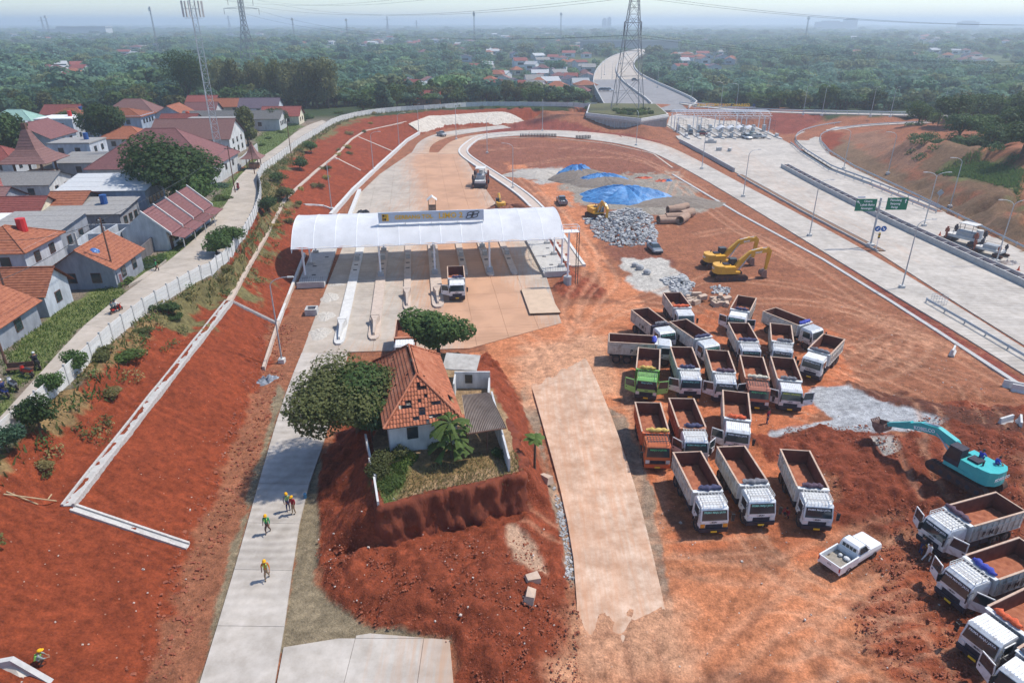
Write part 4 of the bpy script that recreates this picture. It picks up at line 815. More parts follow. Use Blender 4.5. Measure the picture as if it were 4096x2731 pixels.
for k, (u0, u1, lb) in enumerate([(.2, 4.2, 'raised pale platform with bar railing under the left end of the toll roof'), (37.6, 41.6, 'raised grey platform with bar railing under the right end of the toll roof')]):
 t = tg('toll_platform', lb, 'platform', 0, 0); mb = MB(); mb.box(u0, u1, -2, 17.5, 0, .45); mb.build('deck', M_conc, t)
 mb = MB(); mb.box(u0, u1, -2.2, -2.0, 0, .9); mb.build('front_wall', M_conc, t)
 mb = MB()
 for i in range(15): mb.rod((u0 + .15 + i * (u1 - u0 - .3) / 14, -2.1, .9), (u0 + .15 + i * (u1 - u0 - .3) / 14, -2.1, 1.7), .018, 4)
 mb.build('bar_railing', M_dark, t)
 mb = MB()
 for (a, b_) in ((u0 + 1.6, 2.2), (u0 + 1.2, 6.5), (u0 + 2.6, 11)): mb.box(a, a + .6, b_, b_ + .4, .45, .5)
 mb.build('pit_cover', M_dark, t)
# equipment mast at the right front
t = tg('equipment_mast', 'tall white mast with railed box and ladder at right end of toll roof', 'mast', 40.4, -6, 0)
mb = MB(); mb.prism([(.62 * math.cos(a), .62 * math.sin(a)) for a in [2 * math.pi * i / 10 for i in range(10)]], 0, 1.5); mb.build('footing', M_conc, t)
mb = MB(); mb.rod((0, 0, 1.4), (0, 0, 8.4), .16, 10); mb.build('pole', M_steelw, t)
mb = MB()
for z in (8.4, 9.2):
 for a, b_ in (((-1, -.6), (1.4, -.6)), ((1.4, -.6), (1.4, .8)), ((1.4, .8), (-1, .8)), ((-1, .8), (-1, -.6))): mb.rod((*a, z), (*b_, z), .035, 5)
for a in ((-1, -.6), (1.4, -.6), (1.4, .8), (-1, .8), (.2, -.6)): mb.rod((*a, 8.4), (*a, 9.2), .035, 5)
mb.box(-1, 1.4, -.6, .8, 8.36, 8.4); mb.build('railed_box', M_steelw, t)
mb = MB()
for x in (1.2, 1.55):
 for y in (-.2, .1): mb.rod((x, y, .2), (x, y, 8.4), .03, 5)
for i in range(16): mb.rod((1.2, -.2, .5 + i * .5), (1.55, .1, 1.0 + i * .5), .02, 4)
mb.build('ladder', M_dark, t)
t = thing('concrete_pad', 'raised rectangular dusty concrete pad right of the toll lanes', 'pad', (0, 0, 0)); mb = MB(); mb.hexa([T21(85, 1085, -.1), T21(165, 1316, -.1), T21(447, 1306, -.1), T21(300, 1075, -.1)], [T21(85, 1083, .42), T21(165, 1306, .42), T21(447, 1296, .42), T21(300, 1065, .42)]); mb.build('slab', mat('pad_concrete', (.50, .37, .26), .9, var=.1, scale=1), t)
# guard hut
t = thing('guard_hut', 'small timber guard post with pale gable roof behind the toll sign', 'hut', T11(1620, 368, .09), .13)
for x in (-.75, .75):
 for y in (-.7, .7): mb = MB(); mb.rod((x, y, 0), (x, y, 2.6), .06, 6); mb.build('post', M_wood, t)
mb = MB(); mb.box(-.75, .75, -.75, -.69, 0, 1.2); mb.box(-.75, .75, .69, .75, 0, 1.2); mb.box(-.78, -.72, -.69, .69, 0, 1.2); mb.box(.72, .78, -.69, .69, 0, 1.2); mb.build('plank_wall', mat('grey_wood', (.25, .2, .15), .85, var=.3), t)
mb = MB(); mb.prof([(-1.05, 2.4), (-1.05, 2.46), (0, 3.25), (1.05, 2.46), (1.05, 2.4), (0, 3.17)], -1.1, 1.1, Matrix.Rotation(math.pi / 2, 4, 'Z')); mb.build('roof', M_concl, t)
# ---------------------------------------------------------------- second toll gate, steel frame without its skin
O2 = Vector((59, 254, .12)); R2 = R_(0)
st = thing('toll_gate', 'bare white steel toll roof frame on tall columns at the far plaza', 'toll roof', O2, R_(-1.5))
W2 = 33.0
def lat(mb, a, b, n, h, r=.06):
 a = Vector(a); b = Vector(b); up = Vector((0, 0, h)); mb.rod(a, b, r, 5); mb.rod(a + up, b + up, r, 5)
 for i in range(n): p = a.lerp(b, i / n); q = a.lerp(b, (i + 1) / n); mb.rod(p, q + up if i % 2 == 0 else q, r * .7, 4); mb.rod(p + up, q if i % 2 == 0 else q + up, r * .7, 4)
 return mb
for y, z in ((0, 5.0), (6, 6.4), (12, 5.2)): lat(MB(), (0, y, z), (W2, y, z), 22, .7).build('long_truss', M_steelw, st)
for i in range(12):
 x = W2 * i / 11; mb = MB(); mb.tube([(x, 0, 5.7), (x, 3, 6.7), (x, 6, 7.1), (x, 9, 6.7), (x, 12, 5.9)], .06, 5); mb.rod((x, 0, 5.0), (x, 12, 5.2), .05, 5); mb.rod((x, 3, 6.7), (x, 6, 5.1), .04, 4); mb.build('roof_rib', M_steelw, st)
for x in (0.3, 8.5, 16.5, 24.5, W2 - .2):
 for y in (0, 6, 12): mb = MB(); mb.rod((x, y, 0), (x, y, 5.2), .17, 8); mb.build('column', M_steelw, st)
for k in range(9): y = k * 1.5; mb = MB(); z = 5.75 + 1.3 * (1 - ((y - 6) / 6) ** 2); mb.box(-.4, W2 + .4, y - .14, y + .14, z, z + .12); mb.build('purlin', M_steelw, st)
s2 = thing('toll_lettering', 'gold lettering seen from behind above the far toll frame', 'sign', O2 + Vector((12, 12.5, 7.4)))
lettering('GERBANG TOLL LIMO UTAMA', 1.45, M_gold, s2, (7.5, 0, .6), (rx, 0, math.pi), .05, .03)
lg = MB()
for cx, cz in ((-3.2, .7), (-2.6, .8), (-3.4, .3), (-2.8, .35)): lg.tube([(cx + .4 * math.cos(a), 0, cz + .2 * math.sin(a)) for a in [2 * math.pi * i / 12 for i in range(13)]], .05, 4)
lg.build('loop_logo', M_blackp, s2); mb = MB(); mb.box(18.3, 19.3, -.05, .05, .1, 1.1); mb.build('emblem', mat('navy_panel', (.02, .05, .12), .5), s2)
mb = MB(); mb.box(-4, 19.5, -.08, .08, -.12, 0)
for x in (-3, 2, 7, 12, 17): mb.rod((x, 0, -1.2), (x, 0, 0), .05, 5)
mb.build('support_rail', M_steelw, s2)
for k in range(9):
 x = 1.2 + k * 3.9; t = thing('toll_island', 'low concrete toll island, number %d from the left under the far steel frame' % (k + 1) if False else ('first second third fourth fifth sixth seventh eighth ninth'.split()[k] + ' low toll island from the left under the far steel frame'), 'toll island', O2 + Vector((x, 0, 0)), group='far toll islands')
 mb = MB(); mb.prism([(-.6, 20), (-.6, -14), (0, -16), (.6, -14), (.6, 20)], 0, .25); mb.build('kerbed_base', M_conc, t)
 mb = MB(); mb.box(-.45, .45, -11, -9.6, .25, 1.2); mb.build('crash_nose', M_concl, t); mb = MB(); mb.box(-.4, .4, 2, 4, .25, 2.3); mb.build('frame_booth', M_galv, t)
 if k % 2 == 0:
  mb = MB()
  for (xx, yy) in ((-1.2, -4), (1.2, -4), (-1.2, 1), (1.2, 1)): mb.rod((xx, yy, 0), (xx, yy, 4.6), .04, 4)
  for zz in (1.5, 3, 4.5): mb.rod((-1.2, -4, zz), (1.2, -4, zz), .04, 4); mb.rod((-1.2, 1, zz), (1.2, 1, zz), .04, 4); mb.rod((-1.2, -4, zz), (-1.2, 1, zz), .04, 4); mb.rod((1.2, -4, zz), (1.2, 1, zz), .04, 4)
  mb.build('scaffold', M_dark, t)
for k in range(4):
 c = T20(1925 + k * 85, 1255, .12); t = thing('tent', ('leftmost', 'second', 'third', 'rightmost')[k] + ' of the four white arched tents on the far plaza', 'tent', c, group='white tents')
 mb = MB(); mb.smooth = True; n = 8
 for i in range(n + 1):
  for j in range(5): f = i / n * 2 - 1; g = j / 4 * 2 - 1; mb.v.append((1.85 * f, 2.0 * g, 2.5 + 1.0 * (1 - f * f) + .15 * g * g))
 mb.f = [(i * 5 + j, (i + 1) * 5 + j, (i + 1) * 5 + j + 1, i * 5 + j + 1) for i in range(n) for j in range(4)]; mb.mi = [0] * len(mb.f); mb.build('canopy', M_mem, t)
 for x in (-1.8, 1.8):
  for y in (-1.9, 1.9): mb = MB(); mb.rod((x, y, 0), (x, y, 2.7), .04, 5); mb.build('pole', M_steelw, t)
# ---------------------------------------------------------------- planter with the big pylon
pt = thing('pylon_planter', 'large concrete planter block with stepped rim below the lattice pylon', 'planter')
PLP = [PY(T, y, Y) for T, y, Y in ((555.5, 110, 270), (640, 117, 254), (666, 112.3, 267))]
PLP = [Vector((28.5, 271, 0)), Vector((46, 254, 0)), Vector((58, 267, 0)), Vector((60, 300, 0)), Vector((33, 303, 0))]
def ringprism(mb, poly, off, z0, z1):
 c = sum((Vector(p) for p in poly), Vector()) / len(poly); q = [(p[0] + (p[0] - c.x) / (Vector((p[0] - c.x, p[1] - c.y)).length) * off, p[1] + (p[1] - c.y) / (Vector((p[0] - c.x, p[1] - c.y)).length) * off) for p in poly]
 mb.prism(q, z0, z1); return mb
ringprism(MB(), PLP, 0, -1, 3.2).build('sheet_pile_wall', mat('stained_concrete', (.30, .28, .26), .9, c2=(.42, .40, .38), scale=1.5, stretch=(1, 1, .12)), pt)
ringprism(MB(), PLP, .5, 3.2, 3.9).build('lower_rim', M_conc, pt); ringprism(MB(), PLP, .8, 3.9, 4.5).build('middle_rim', M_concl, pt); ringprism(MB(), PLP, .55, 4.5, 5.0).build('upper_rim', M_concl, pt)
ringprism(MB(), PLP, -.3, 5.0, 5.25).build('soil_bed', mat('planter_soil', (.10, .10, .04), .95, var=.4), pt)
mb = MB()
for i in range(len(PLP)):
 a, b_ = PLP[i], PLP[(i + 1) % len(PLP)]
 for j in range(14): p = a.lerp(b_, (j + .5) / 14); c = Vector((45, 280, 0)); d = (p - c).normalized(); q = p + d * .05; mb.box(q.x - .25, q.x + .25, q.y - .25, q.y + .25, -.5, 3.2)
mb.build('pile_ribs', M_conc, pt)
M_lat = mat('lattice_steel', (.22, .23, .24), .6, var=.15, metal=.3)
def pylon(label, loc, rz, h, hd, top, levels, r=.14, arms=(), group='pylons'):
 t = thing('transmission_pylon', label, 'pylon', loc, rz, group)
 def hdz(z): return hd + (top - hd) * min(1, z / (h * .62)) if z < h * .62 else top
 zs = [0.0]; 
 while zs[-1] < h: zs.append(min(h, zs[-1] + max(2.2, hdz(zs[-1]) * 1.5)))
 for k in range(4):
  a = k * math.pi / 2; mb = MB()
  for z0, z1 in zip(zs[:-1], zs[1:]): mb.rod((hdz(z0) * math.cos(a), hdz(z0) * math.sin(a), z0), (hdz(z1) * math.cos(a), hdz(z1) * math.sin(a), z1), r, 4)
  mb.build('leg', M_lat, t)
  b2 = a + math.pi / 2; mb = MB()
  for z0, z1 in zip(zs[:-1], zs[1:]):
   p0, p1 = [Vector((hdz(z0) * math.cos(x), hdz(z0) * math.sin(x), z0)) for x in (a, b2)]; q0, q1 = [Vector((hdz(z1) * math.cos(x), hdz(z1) * math.sin(x), z1)) for x in (a, b2)]
   mb.rod(p0, q1, r * .55, 3); mb.rod(p1, q0, r * .55, 3); mb.rod(q0, q1, r * .5, 3)
   m0 = (p0 + q1) / 2; mb.rod((p0 + q0) / 2, m0, r * .4, 3); mb.rod((p1 + q1) / 2, m0, r * .4, 3)
  mb.build('bracing', M_lat, t)
 for z, w in arms:
  mb = MB()
  for s in (-1, 1):
   tip = Vector((s * w, 0, z + .4))
   for q in ((0, top * .7, z + 1.6), (0, -top * .7, z + 1.6), (0, top * .7, z), (0, -top * .7, z)): mb.rod((q[0] + s * top * .5, q[1], q[2]), tip, r * .6, 4)
  mb.build('cross_arm', M_lat, t)
  for s in (-1, 1): mb = MB(); mb.rod((s * w, 0, z - 4.2), (s * w, 0, z + .3), .16, 6); mb.build('insulator', M_blackp, t)
 return t
PYL = Vector((46, 286, 5.2))
pylon('tall lattice pylon standing in the concrete planter and leaving the picture', PYL, R_(25), 62, 7.8, 2.2, 12, arms=((30.5, 3.9), (44, 4.6), (56, 5)))
pylon('distant lattice pylon with wide top arms on the left skyline', PY(249, 60, 640), .5, 50, 7, 2.2, 10, r=.3, arms=((40, 14), (47, 10)))
for k, (px, py, h) in enumerate([(46, 33, 26), (388, 28, 22), (230, 25, 20), (958 / 2.297, 30, 22)]):
 pylon(('hazy thin pylon above the village at the far left', 'hazy pylon right of the telecom mast', 'hazy pylon beside the white works building', 'hazy pylon near the picture centre skyline')[k], PY(px, py + 5, 2600 + 200 * k), .4, h * 2.6, 7, 2, 8, r=.6, arms=((h * 2.1, 12),), group='hazy pylons')
t = thing('overpass', 'grey concrete overpass closing the far end of the motorway', 'bridge', PY(634, 48, 1035)); mb = MB(); mb.box(-75, 60, -4, 4, 0, 9); mb.build('wall', M_conc, t); mb = MB(); mb.box(-80, 64, -5, -4.1, 9, 11); mb.build('parapet', M_concl, t)
# power lines: catenaries
M_cable = mat('cable', (.05, .055, .06), .6)
def cable(label, a, b, sag, r=.05, n=26):
 a = Vector(a); b = Vector(b); pts = [a.lerp(b, i / n) - Vector((0, 0, sag * 4 * (i / n) * (1 - i / n))) for i in range(n + 1)]
 mb = MB(); mb.tube(pts, r, 4); o = mb.build('power_line', M_cable); return tag(o, label, 'power line', 'power lines')
ca, sa = math.cos(R_(25)), math.sin(R_(25))
LP = PY(249, 60, 640)
for k, (z, w, nm) in enumerate([(26.3, 3.9, 'lowest'), (39.8, 4.6, 'middle'), (51.8, 5, 'upper')]):
 for s in (-1, 1):
  A = PYL + Vector((s * w * ca, s * w * sa, z)); Bt = LP + Vector((s * (14 if k else 10) * .88, s * 6, 47 - 7 * (k == 0)))
  cable('%s %s power line hanging between the big pylon and the left skyline pylon' % (nm, 'near' if s < 0 else 'far'), A, Bt, 9, .055)
  cable('%s %s power line running from the big pylon to the right frame edge' % (nm, 'near' if s < 0 else 'far'), A, A + Vector((330, 20, 2)), 11, .055)
# telecom mast in the village
tm = thing('telecom_mast', 'slim grey lattice telecom mast with antenna panels beside the long roof', 'mast', V(505, 375, 6.2), .3)
mb0 = MB(); H = 46
TMB = V(505, 372, 6.2)
zs = [i * H / 26 for i in range(27)]
def tw(z): return 1.05 - .55 * z / H
for k in range(3):
 a = 2 * math.pi * k / 3; mb = MB()
 mb.rod((tw(0) * math.cos(a), tw(0) * math.sin(a), 0), (tw(H) * math.cos(a), tw(H) * math.sin(a), H), .07, 5); mb.build('leg', M_galv, tm)
 b2 = a + 2 * math.pi / 3; mb = MB()
 for i, (z0, z1) in enumerate(zip(zs[:-1], zs[1:])):
  f, g = (a, b2) if i % 2 else (b2, a); mb.rod((tw(z0) * math.cos(f), tw(z0) * math.sin(f), z0), (tw(z1) * math.cos(g), tw(z1) * math.sin(g), z1), .04, 4); mb.rod((tw(z1) * math.cos(a), tw(z1) * math.sin(a), z1), (tw(z1) * math.cos(b2), tw(z1) * math.sin(b2), z1), .035, 4)
 mb.build('bracing', M_galv, tm)
mb = MB()
for z in (30.6, 32.4, 34.2): mb.tube([(1.9 * math.cos(q), 1.9 * math.sin(q), z) for q in [2 * math.pi * i / 8 for i in range(9)]], .04, 4)
mb.build('antenna_ring', M_galv, tm)
for k in range(6):
 a = 2 * math.pi * k / 6 + .3; mb = MB(); mb.box(-.18, .18, -.09, .09, 30.8, 33.9, Matrix.Translation((2.0 * math.cos(a), 2.0 * math.sin(a), 0)) @ Matrix.Rotation(a, 4, 'Z')); mb.build('antenna_panel', M_concl, tm)
# direction sign gantry
g = thing('direction_sign', 'green direction signs on one tall pole at the median nose', 'road sign', T31(940, 690, .1))
mb = MB(); mb.box(-.5, .5, -.5, .5, 0, .5); mb.build('footing', M_concl, g); mb = MB(); mb.rod((0, 0, .4), (0, 0, 8.6), .17, 10); mb.build('pole', M_galv, g)
M_green = mat('green_sign', (.0, .16, .085), .4, var=.05); M_white = mat('white_paint', (.8, .8, .8), .5, var=.03); M_blue = mat('blue_sign', (.015, .1, .33), .4, var=.05)
for x0, x1, z0, z1, lines, ar in ((-4.3, -.75, 6.4, 8.5, ('Cinere', 'Lebak Bulus', 'Sawangan'), '\u2196'), (1.0, 4.6, 6.6, 8.7, ('Pamulang', 'Serpong', 'Parigi'), '\u2191')):
 mb = MB(); mb.box(x0, x1, -.32, -.26, z0, z1); pn_ = mb.build('green_panel', M_green, g)
 for i, tx in enumerate(lines): lettering(tx, .52, M_white, pn_, ((x0 + x1) / 2 + (.25 if x0 < 0 else -.35), -.34, z1 - .4 - i * .62), (rx, 0, 0), .008, .01)
 mb = MB(); ax0 = x0 + .38 if x0 < 0 else x1 - .45; q = Matrix.Translation((ax0, 0, z1 - .55)) @ Matrix.Rotation(R_(-45 if x0 < 0 else 0), 4, 'Y')
 mb.add([(-.06, -.35, -.35), (.06, -.35, -.35), (.06, -.35, .05), (-.06, -.35, .05), (-.22, -.35, .05), (.22, -.35, .05), (0, -.35, .36)], [(0, 1, 2, 3), (4, 5, 6)], q); mb.build('arrow', M_white, pn_)
mb = MB(); mb.box(-4.2, -2.9, -.32, -.26, 8.6, 8.95); mb.build('white_plate', M_white, g)
mb = MB()
for z in (7.0, 8.0): mb.rod((-1.2, -.2, z), (1.4, -.2, z), .06, 6)
mb.build('arm', M_galv, g)
k = thing('keep_sign', 'two round blue arrow signs over a striped marker at the median nose', 'road sign', T31(992, 718, .1))
mb = MB(); mb.rod((0, 0, 0), (0, 0, 3.6), .05, 6); mb.build('pole', M_steelw, k)
for s in (-1, 1):
 mb = MB(); mb.rod((s * .52, -.08, 3.7), (s * .52, -.03, 3.7), .5, 16); d_ = mb.build('blue_disc', M_blue, k)
 mb = MB(); mb.add([(-.06, -.09, .3), (.06, -.09, .3), (.06, -.09, -.05), (-.06, -.09, -.05), (-.2, -.09, -.05), (.2, -.09, -.05), (0, -.09, -.32)], [(0, 1, 2, 3), (4, 5, 6)], Matrix.Translation((s * .52, 0, 3.7)) @ Matrix.Rotation(R_(-35 * s), 4, 'Y')); mb.build('arrow', M_white, d_)
for i in range(4): mb = MB(); mb.box(-.2, .2, -.09, -.05, 2.0 + i * .25, 2.24 + i * .25); mb.build('stripe', (mat('yellow_plate', (.65, .38, .02), .5) if i % 2 else M_blackp), k)
k = thing('warning_sign', 'back of a grey diamond road sign beside the slip road', 'road sign', T31(1548, 335, .1))
mb = MB(); mb.rod((0, 0, 0), (0, 0, 2.8), .05, 6); mb.build('pole', M_galv, k); mb = MB(); mb.box(-.55, .55, -.03, .03, -.55, .55, Matrix.Translation((0, -.07, 3.2)) @ Matrix.Rotation(R_(45), 4, 'Y')); mb.build('plate', M_galv, k)
# ---------------------------------------------------------------- dump trucks (local frame: forward is -Y, origin on the ground under the front of the tipper body)
M_cabw = mat('white_cab_paint', (.44, .40, .36), .4, c2=(.70, .71, .70), scale=2.2, sharp=(.28, .5), spec=.45, rvar=.07)
M_cabg = mat('green_cab_paint', (.24, .52, .13), .35, c2=(.30, .60, .18), scale=1.4, spec=.5)
M_cabo = mat('orange_cab_paint', (.52, .12, .035), .4, c2=(.62, .17, .06), scale=1.4, spec=.5)
M_cabr = mat('faded_red_cab_paint', (.42, .14, .08), .5, c2=(.50, .20, .13), scale=1.4, spec=.4)
M_bedc = mat('cream_tipper_paint', (.34, .27, .21), .75, c2=(.60, .57, .50), scale=2.0, sharp=(.3, .55), rvar=.08)
M_bedg = mat('green_tipper_paint', (.10, .26, .04), .6, c2=(.16, .36, .07), scale=1.5)
M_bedo = mat('orange_tipper_paint', (.50, .095, .03), .6, c2=(.56, .16, .07), scale=1.5)
M_bedr = mat('rusty_tipper_paint', (.33, .10, .05), .75, c2=(.52, .26, .16), scale=1.6)
M_bedn = mat('navy_tipper_paint', (.03, .028, .05), .6, c2=(.06, .05, .08), scale=2)
M_rust = mat('rusty_liner', (.115, .040, .028), .9, c2=(.20, .075, .045), scale=1.6, bump=.15)
M_rim = mat('worn_rim', (.42, .27, .19), .8, c2=(.55, .42, .32), scale=3)
M_load = mat('leftover_soil', (.22, .065, .033), .95, c2=(.40, .15, .08), scale=1.8, bump=.5)
M_chas = mat('chassis_paint', (.035, .032, .045), .7, var=.3)
M_glass = mat('dark_windscreen', (.012, .022, .028), .06, c2=(.03, .05, .055), scale=1.2, spec=.7)
M_tyre = mat('dusty_tyre', (.035, .032, .032), .85, c2=(.085, .06, .05), scale=4)
M_hub = mat('wheel_hub', (.16, .11, .09), .7, var=.3)
M_plate = mat('yellow_plate2', (.72, .46, .03), .5, var=.05)
M_lampg = mat('lamp_lens', (.62, .62, .60), .15, var=.1, spec=.6)
M_amber = mat('amber_lens', (.7, .28, .03), .2, var=.1)
M_teal = mat('teal_letters', (.25, .62, .52), .6); M_wt = mat('white_letters', (.78, .80, .80), .6); M_yl = mat('yellow_letters', (.66, .72, .10), .6); M_blk = mat('black_letters', (.015, .015, .02), .6)
M_gr = mat('green_letters', (.10, .55, .2), .6); M_bluep = mat('blue_paint', (.04, .16, .55), .4)
TARP = {k: mat(k + '_tarp', c, .7, var=.35, scale=6, bump=.6) for k, c in dict(navy=(.055, .055, .11), plum=(.10, .06, .085), grey=(.17, .165, .18), orange=(.62, .11, .04), yellow=(.55, .38, .10), blue=(.05, .07, .36), cream=(.5, .46, .36)).items()}
CABM = dict(white=M_cabw, green=M_cabg, orange=M_cabo, red=M_cabr); BEDM = dict(cream=M_bedc, green=M_bedg, orange=M_bedo, red=M_bedr, navy=M_bedn)
BL, BW, BZ0, BZ1 = 5.25, 1.2, 1.32, 2.75
SH = {}
def shared(key, fn, m):
 k = (key, tuple(x.name for x in m) if isinstance(m, (list, tuple)) else m.name)
 if k not in SH:
  r = fn(); mb = r; me = mb.mesh(key if isinstance(key, str) else key[0])
  for q in (m if isinstance(m, (list, tuple)) else [m]): me.materials.append(q)
  if any(mb.mi): me.polygons.foreach_set('material_index', mb.mi)
  SH[k] = me
 return SH[k]
def part(name, key, fn, m, parent, loc=None, rz=None):
 o = link(name, shared(key, fn, m), parent)
 if loc: o.location = loc
 if rz: o.rotation_euler = (0, 0, rz)
 return o
def f_cab():
 mb = MB(); W = 1.1
 side = [(-2.16, .8), (-2.2, 1.5), (-1.98, 2.4), (-1.78, 2.58), (-.5, 2.66), (-.32, 2.5), (-.3, .85), (-.75, .85), (-.82, 1.1), (-1.1, 1.28), (-1.45, 1.28), (-1.72, 1.1), (-1.8, .8)]
 top = {(-1.78, 2.58), (-.5, 2.66), (-1.98, 2.4), (-.32, 2.5)}
 n = len(side); ins = [(p[0], p[1], W - (.10 if p in top and p[1] > 2.5 else .05 if p in top else 0)) for p in side]
 vs = [(-w, y, z) for y, z, w in ins] + [(w, y, z) for y, z, w in ins]
 fs = [(i, n + i, n + (i + 1) % n, (i + 1) % n) for i in range(n)]
 mb.add(vs, fs); mb.add([vs[i] for i in range(n)], [tuple(range(n))]); mb.add([vs[n + i] for i in range(n)], [tuple(range(n - 1, -1, -1))]); return mb
def f_screen():
 mb = MB(); a = Vector((0, -2.205, 1.56)); b = Vector((0, -1.995, 2.36)); n = (b - a).cross(Vector((1, 0, 0))).normalized() * -.02
 if n.y > 0: n = -n
 mb.hexa([(-1.0, a.y, a.z), (1.0, a.y, a.z), (.94, b.y, b.z), (-.94, b.y, b.z)], [tuple(Vector((-1.0, a.y, a.z)) + n), tuple(Vector((1.0, a.y, a.z)) + n), tuple(Vector((.94, b.y, b.z)) + n), tuple(Vector((-.94, b.y, b.z)) + n)]); return mb
def f_ribs():
 mb = MB()
 for i in range(11): x = -.9 + i * .18; mb.hexa([(x - .035, -1.76, 2.58), (x + .035, -1.76, 2.58), (x + .035, -.5, 2.66), (x - .035, -.5, 2.66)], [(x - .02, -1.74, 2.62), (x + .02, -1.74, 2.62), (x + .02, -.52, 2.70), (x - .02, -.52, 2.70)])
 return mb
def f_rack():
 mb = MB()
 for i in range(8): x = -.92 + i * .263; mb.rod((x, -1.85, 2.86), (x, -.55, 2.9), .022, 4)
 for i in range(6): y = -1.85 + i * .26; mb.rod((-.95, y, 2.86 + i * .008), (.95, y, 2.86 + i * .008), .022, 4)
 for x in (-.95, .95):
  mb.rod((x, -1.85, 3.0), (x, -.55, 3.02), .022, 4)
  for y in (-1.8, -1.2, -.6): mb.rod((x, y, 2.55), (x, y, 3.0), .022, 4)
 mb.rod((-.95, -1.85, 3.0), (.95, -1.85, 3.0), .022, 4); return mb
def f_door(s):                                       # hinge at the local origin, door runs back along +y
 def g():
  mb = MB(); x0, x1 = (-.03, .03); mb.prof([(0, -.45), (1.16, -.30), (1.2, .0), (1.2, .25), (0, .25)], x0, x1); mb.prof([(0, .25), (.07, .25), (.2, 1.05), (.13, 1.08)], x0, x1); mb.prof([(1.13, .25), (1.2, .25), (1.2, 1.08), (1.13, 1.08)], x0, x1); mb.prof([(.13, 1.0), (1.2, 1.0), (1.2, 1.08), (.15, 1.08)], x0, x1); return mb
 return g
def f_doorglass(): mb = MB(); mb.prof([(.08, .25), (1.13, .25), (1.13, 1.0), (.2, 1.0)], -.012, .012); return mb
def f_mirror(s):
 def g():
  mb = MB(); mb.rod((0, 0, .9), (s * .32, -.22, .75), .02, 4); mb.rod((s * .32, -.22, .75), (s * .32, -.22, .1), .02, 4); mb.box(s * .32 - .13, s * .32 + .13, -.28, -.2, .35, .75); mb.box(s * .32 - .11, s * .32 + .11, -.28, -.2, .1, .3); return mb
 return g
def f_tyre(): 
 mb = MB(); n = 18; prof = [(-.14, .36), (-.15, .44), (-.11, .5), (.11, .5), (.15, .44), (.14, .36)]; k = len(prof)
 for i in range(n):
  a = 2 * math.pi * i / n
  for x, r in prof: mb.v.append((x, r * math.cos(a), r * math.sin(a)))
 for i in range(n):
  for j in range(k): a = i * k + j; b = i * k + (j + 1) % k; c = ((i + 1) % n) * k; mb.f.append((a, c + j, c + (j + 1) % k, b)); mb.mi.append(0)
 return mb
def f_hub(): mb = MB(); mb.rod((-.12, 0, 0), (.06, 0, 0), .36, 14, .3); mb.rod((.06, 0, 0), (.14, 0, 0), .13, 8); return mb
def wheel(parent, x, y, s, r=.5):
 w = part('wheel', 'wheel', f_tyre, M_tyre, parent, (x, y, r)); w.scale = (1, r / .5, r / .5)
 h = part('rim', 'rim', f_hub, M_hub, w); h.scale = (s, 1, 1); return w
def f_side(s):
 def g():
  mb = MB(); x0, x1 = (BW - .05, BW) if s > 0 else (-BW, -BW + .05); mb.box(x0, x1, .06, BL - .06, BZ0, BZ1)
  for i in range(9):
   y = .3 + i * (BL - .6) / 8; a, c = (BW, BW + .07) if s > 0 else (-BW - .07, -BW); mb.box(a, c, y - .06, y + .06, BZ0 + .02, BZ1 - .12)
  a, c = (BW, BW + .06) if s > 0 else (-BW - .06, -BW); mb.box(a, c, .1, BL - .1, BZ0 + .85, BZ0 + .93); mb.box(a, c, .1, BL - .1, BZ0 - .02, BZ0 + .06); return mb
 return g
def f_rim():
 mb = MB()
 for s in (-1, 1): mb.box(s * BW - .07, s * BW + .07, 0, BL, BZ1 + .002, BZ1 + .07)
 mb.box(-BW + .07, BW - .07, BL - .1, BL, BZ1 + .002, BZ1 + .05); return mb
def f_front(): mb = MB(); mb.box(-BW, BW, 0, .06, BZ0, BZ1); mb.box(-BW, BW, -.32, 0, BZ1 + .005, BZ1 + .06); [mb.box(x - .03, x + .03, -.05, 0, BZ0 + .3, BZ1) for x in (-.8, 0, .8)]; return mb
def f_tail(): mb = MB(); mb.box(-BW, BW, BL - .06, BL, BZ0 - .05, BZ1); [mb.box(x - .04, x + .04, BL, BL + .06, BZ0, BZ1) for x in (-1.0, -.33, .33, 1.0)]; return mb
def f_liner():
 mb = MB(); w = BW - .055; a, b = .065, BL - .065; z0, z1 = BZ0 + .06, BZ1 - .01
 mb.box(-w, w, a, b, z0 - .05, z0); mb.box(-w, -w + .02, a, b, z0, z1); mb.box(w - .02, w, a, b, z0, z1); mb.box(-w + .02, w - .02, a, a + .02, z0, z1); mb.box(-w + .02, w - .02, b - .02, b, z0, z1); return mb
def f_load(seed):
 def g():
  r = random.Random(seed); mb = MB(); mb.smooth = True; nx_, ny_ = 10, 20; w = BW - .09
  for i in range(nx_ + 1):
   for j in range(ny_ + 1):
    f = i / nx_ * 2 - 1; g_ = j / ny_; h = .03 + .16 * r.random() * (1 - abs(f) ** 3) + .12 * math.exp(-((g_ - r.random() * .02 - .35) * 3) ** 2); mb.v.append((w * f, .1 + (BL - .2) * g_, BZ0 + .06 + h))
  mb.f = [(i * (ny_ + 1) + j, (i + 1) * (ny_ + 1) + j, (i + 1) * (ny_ + 1) + j + 1, i * (ny_ + 1) + j + 1) for i in range(nx_) for j in range(ny_)]; mb.mi = [0] * len(mb.f); return mb
 return g
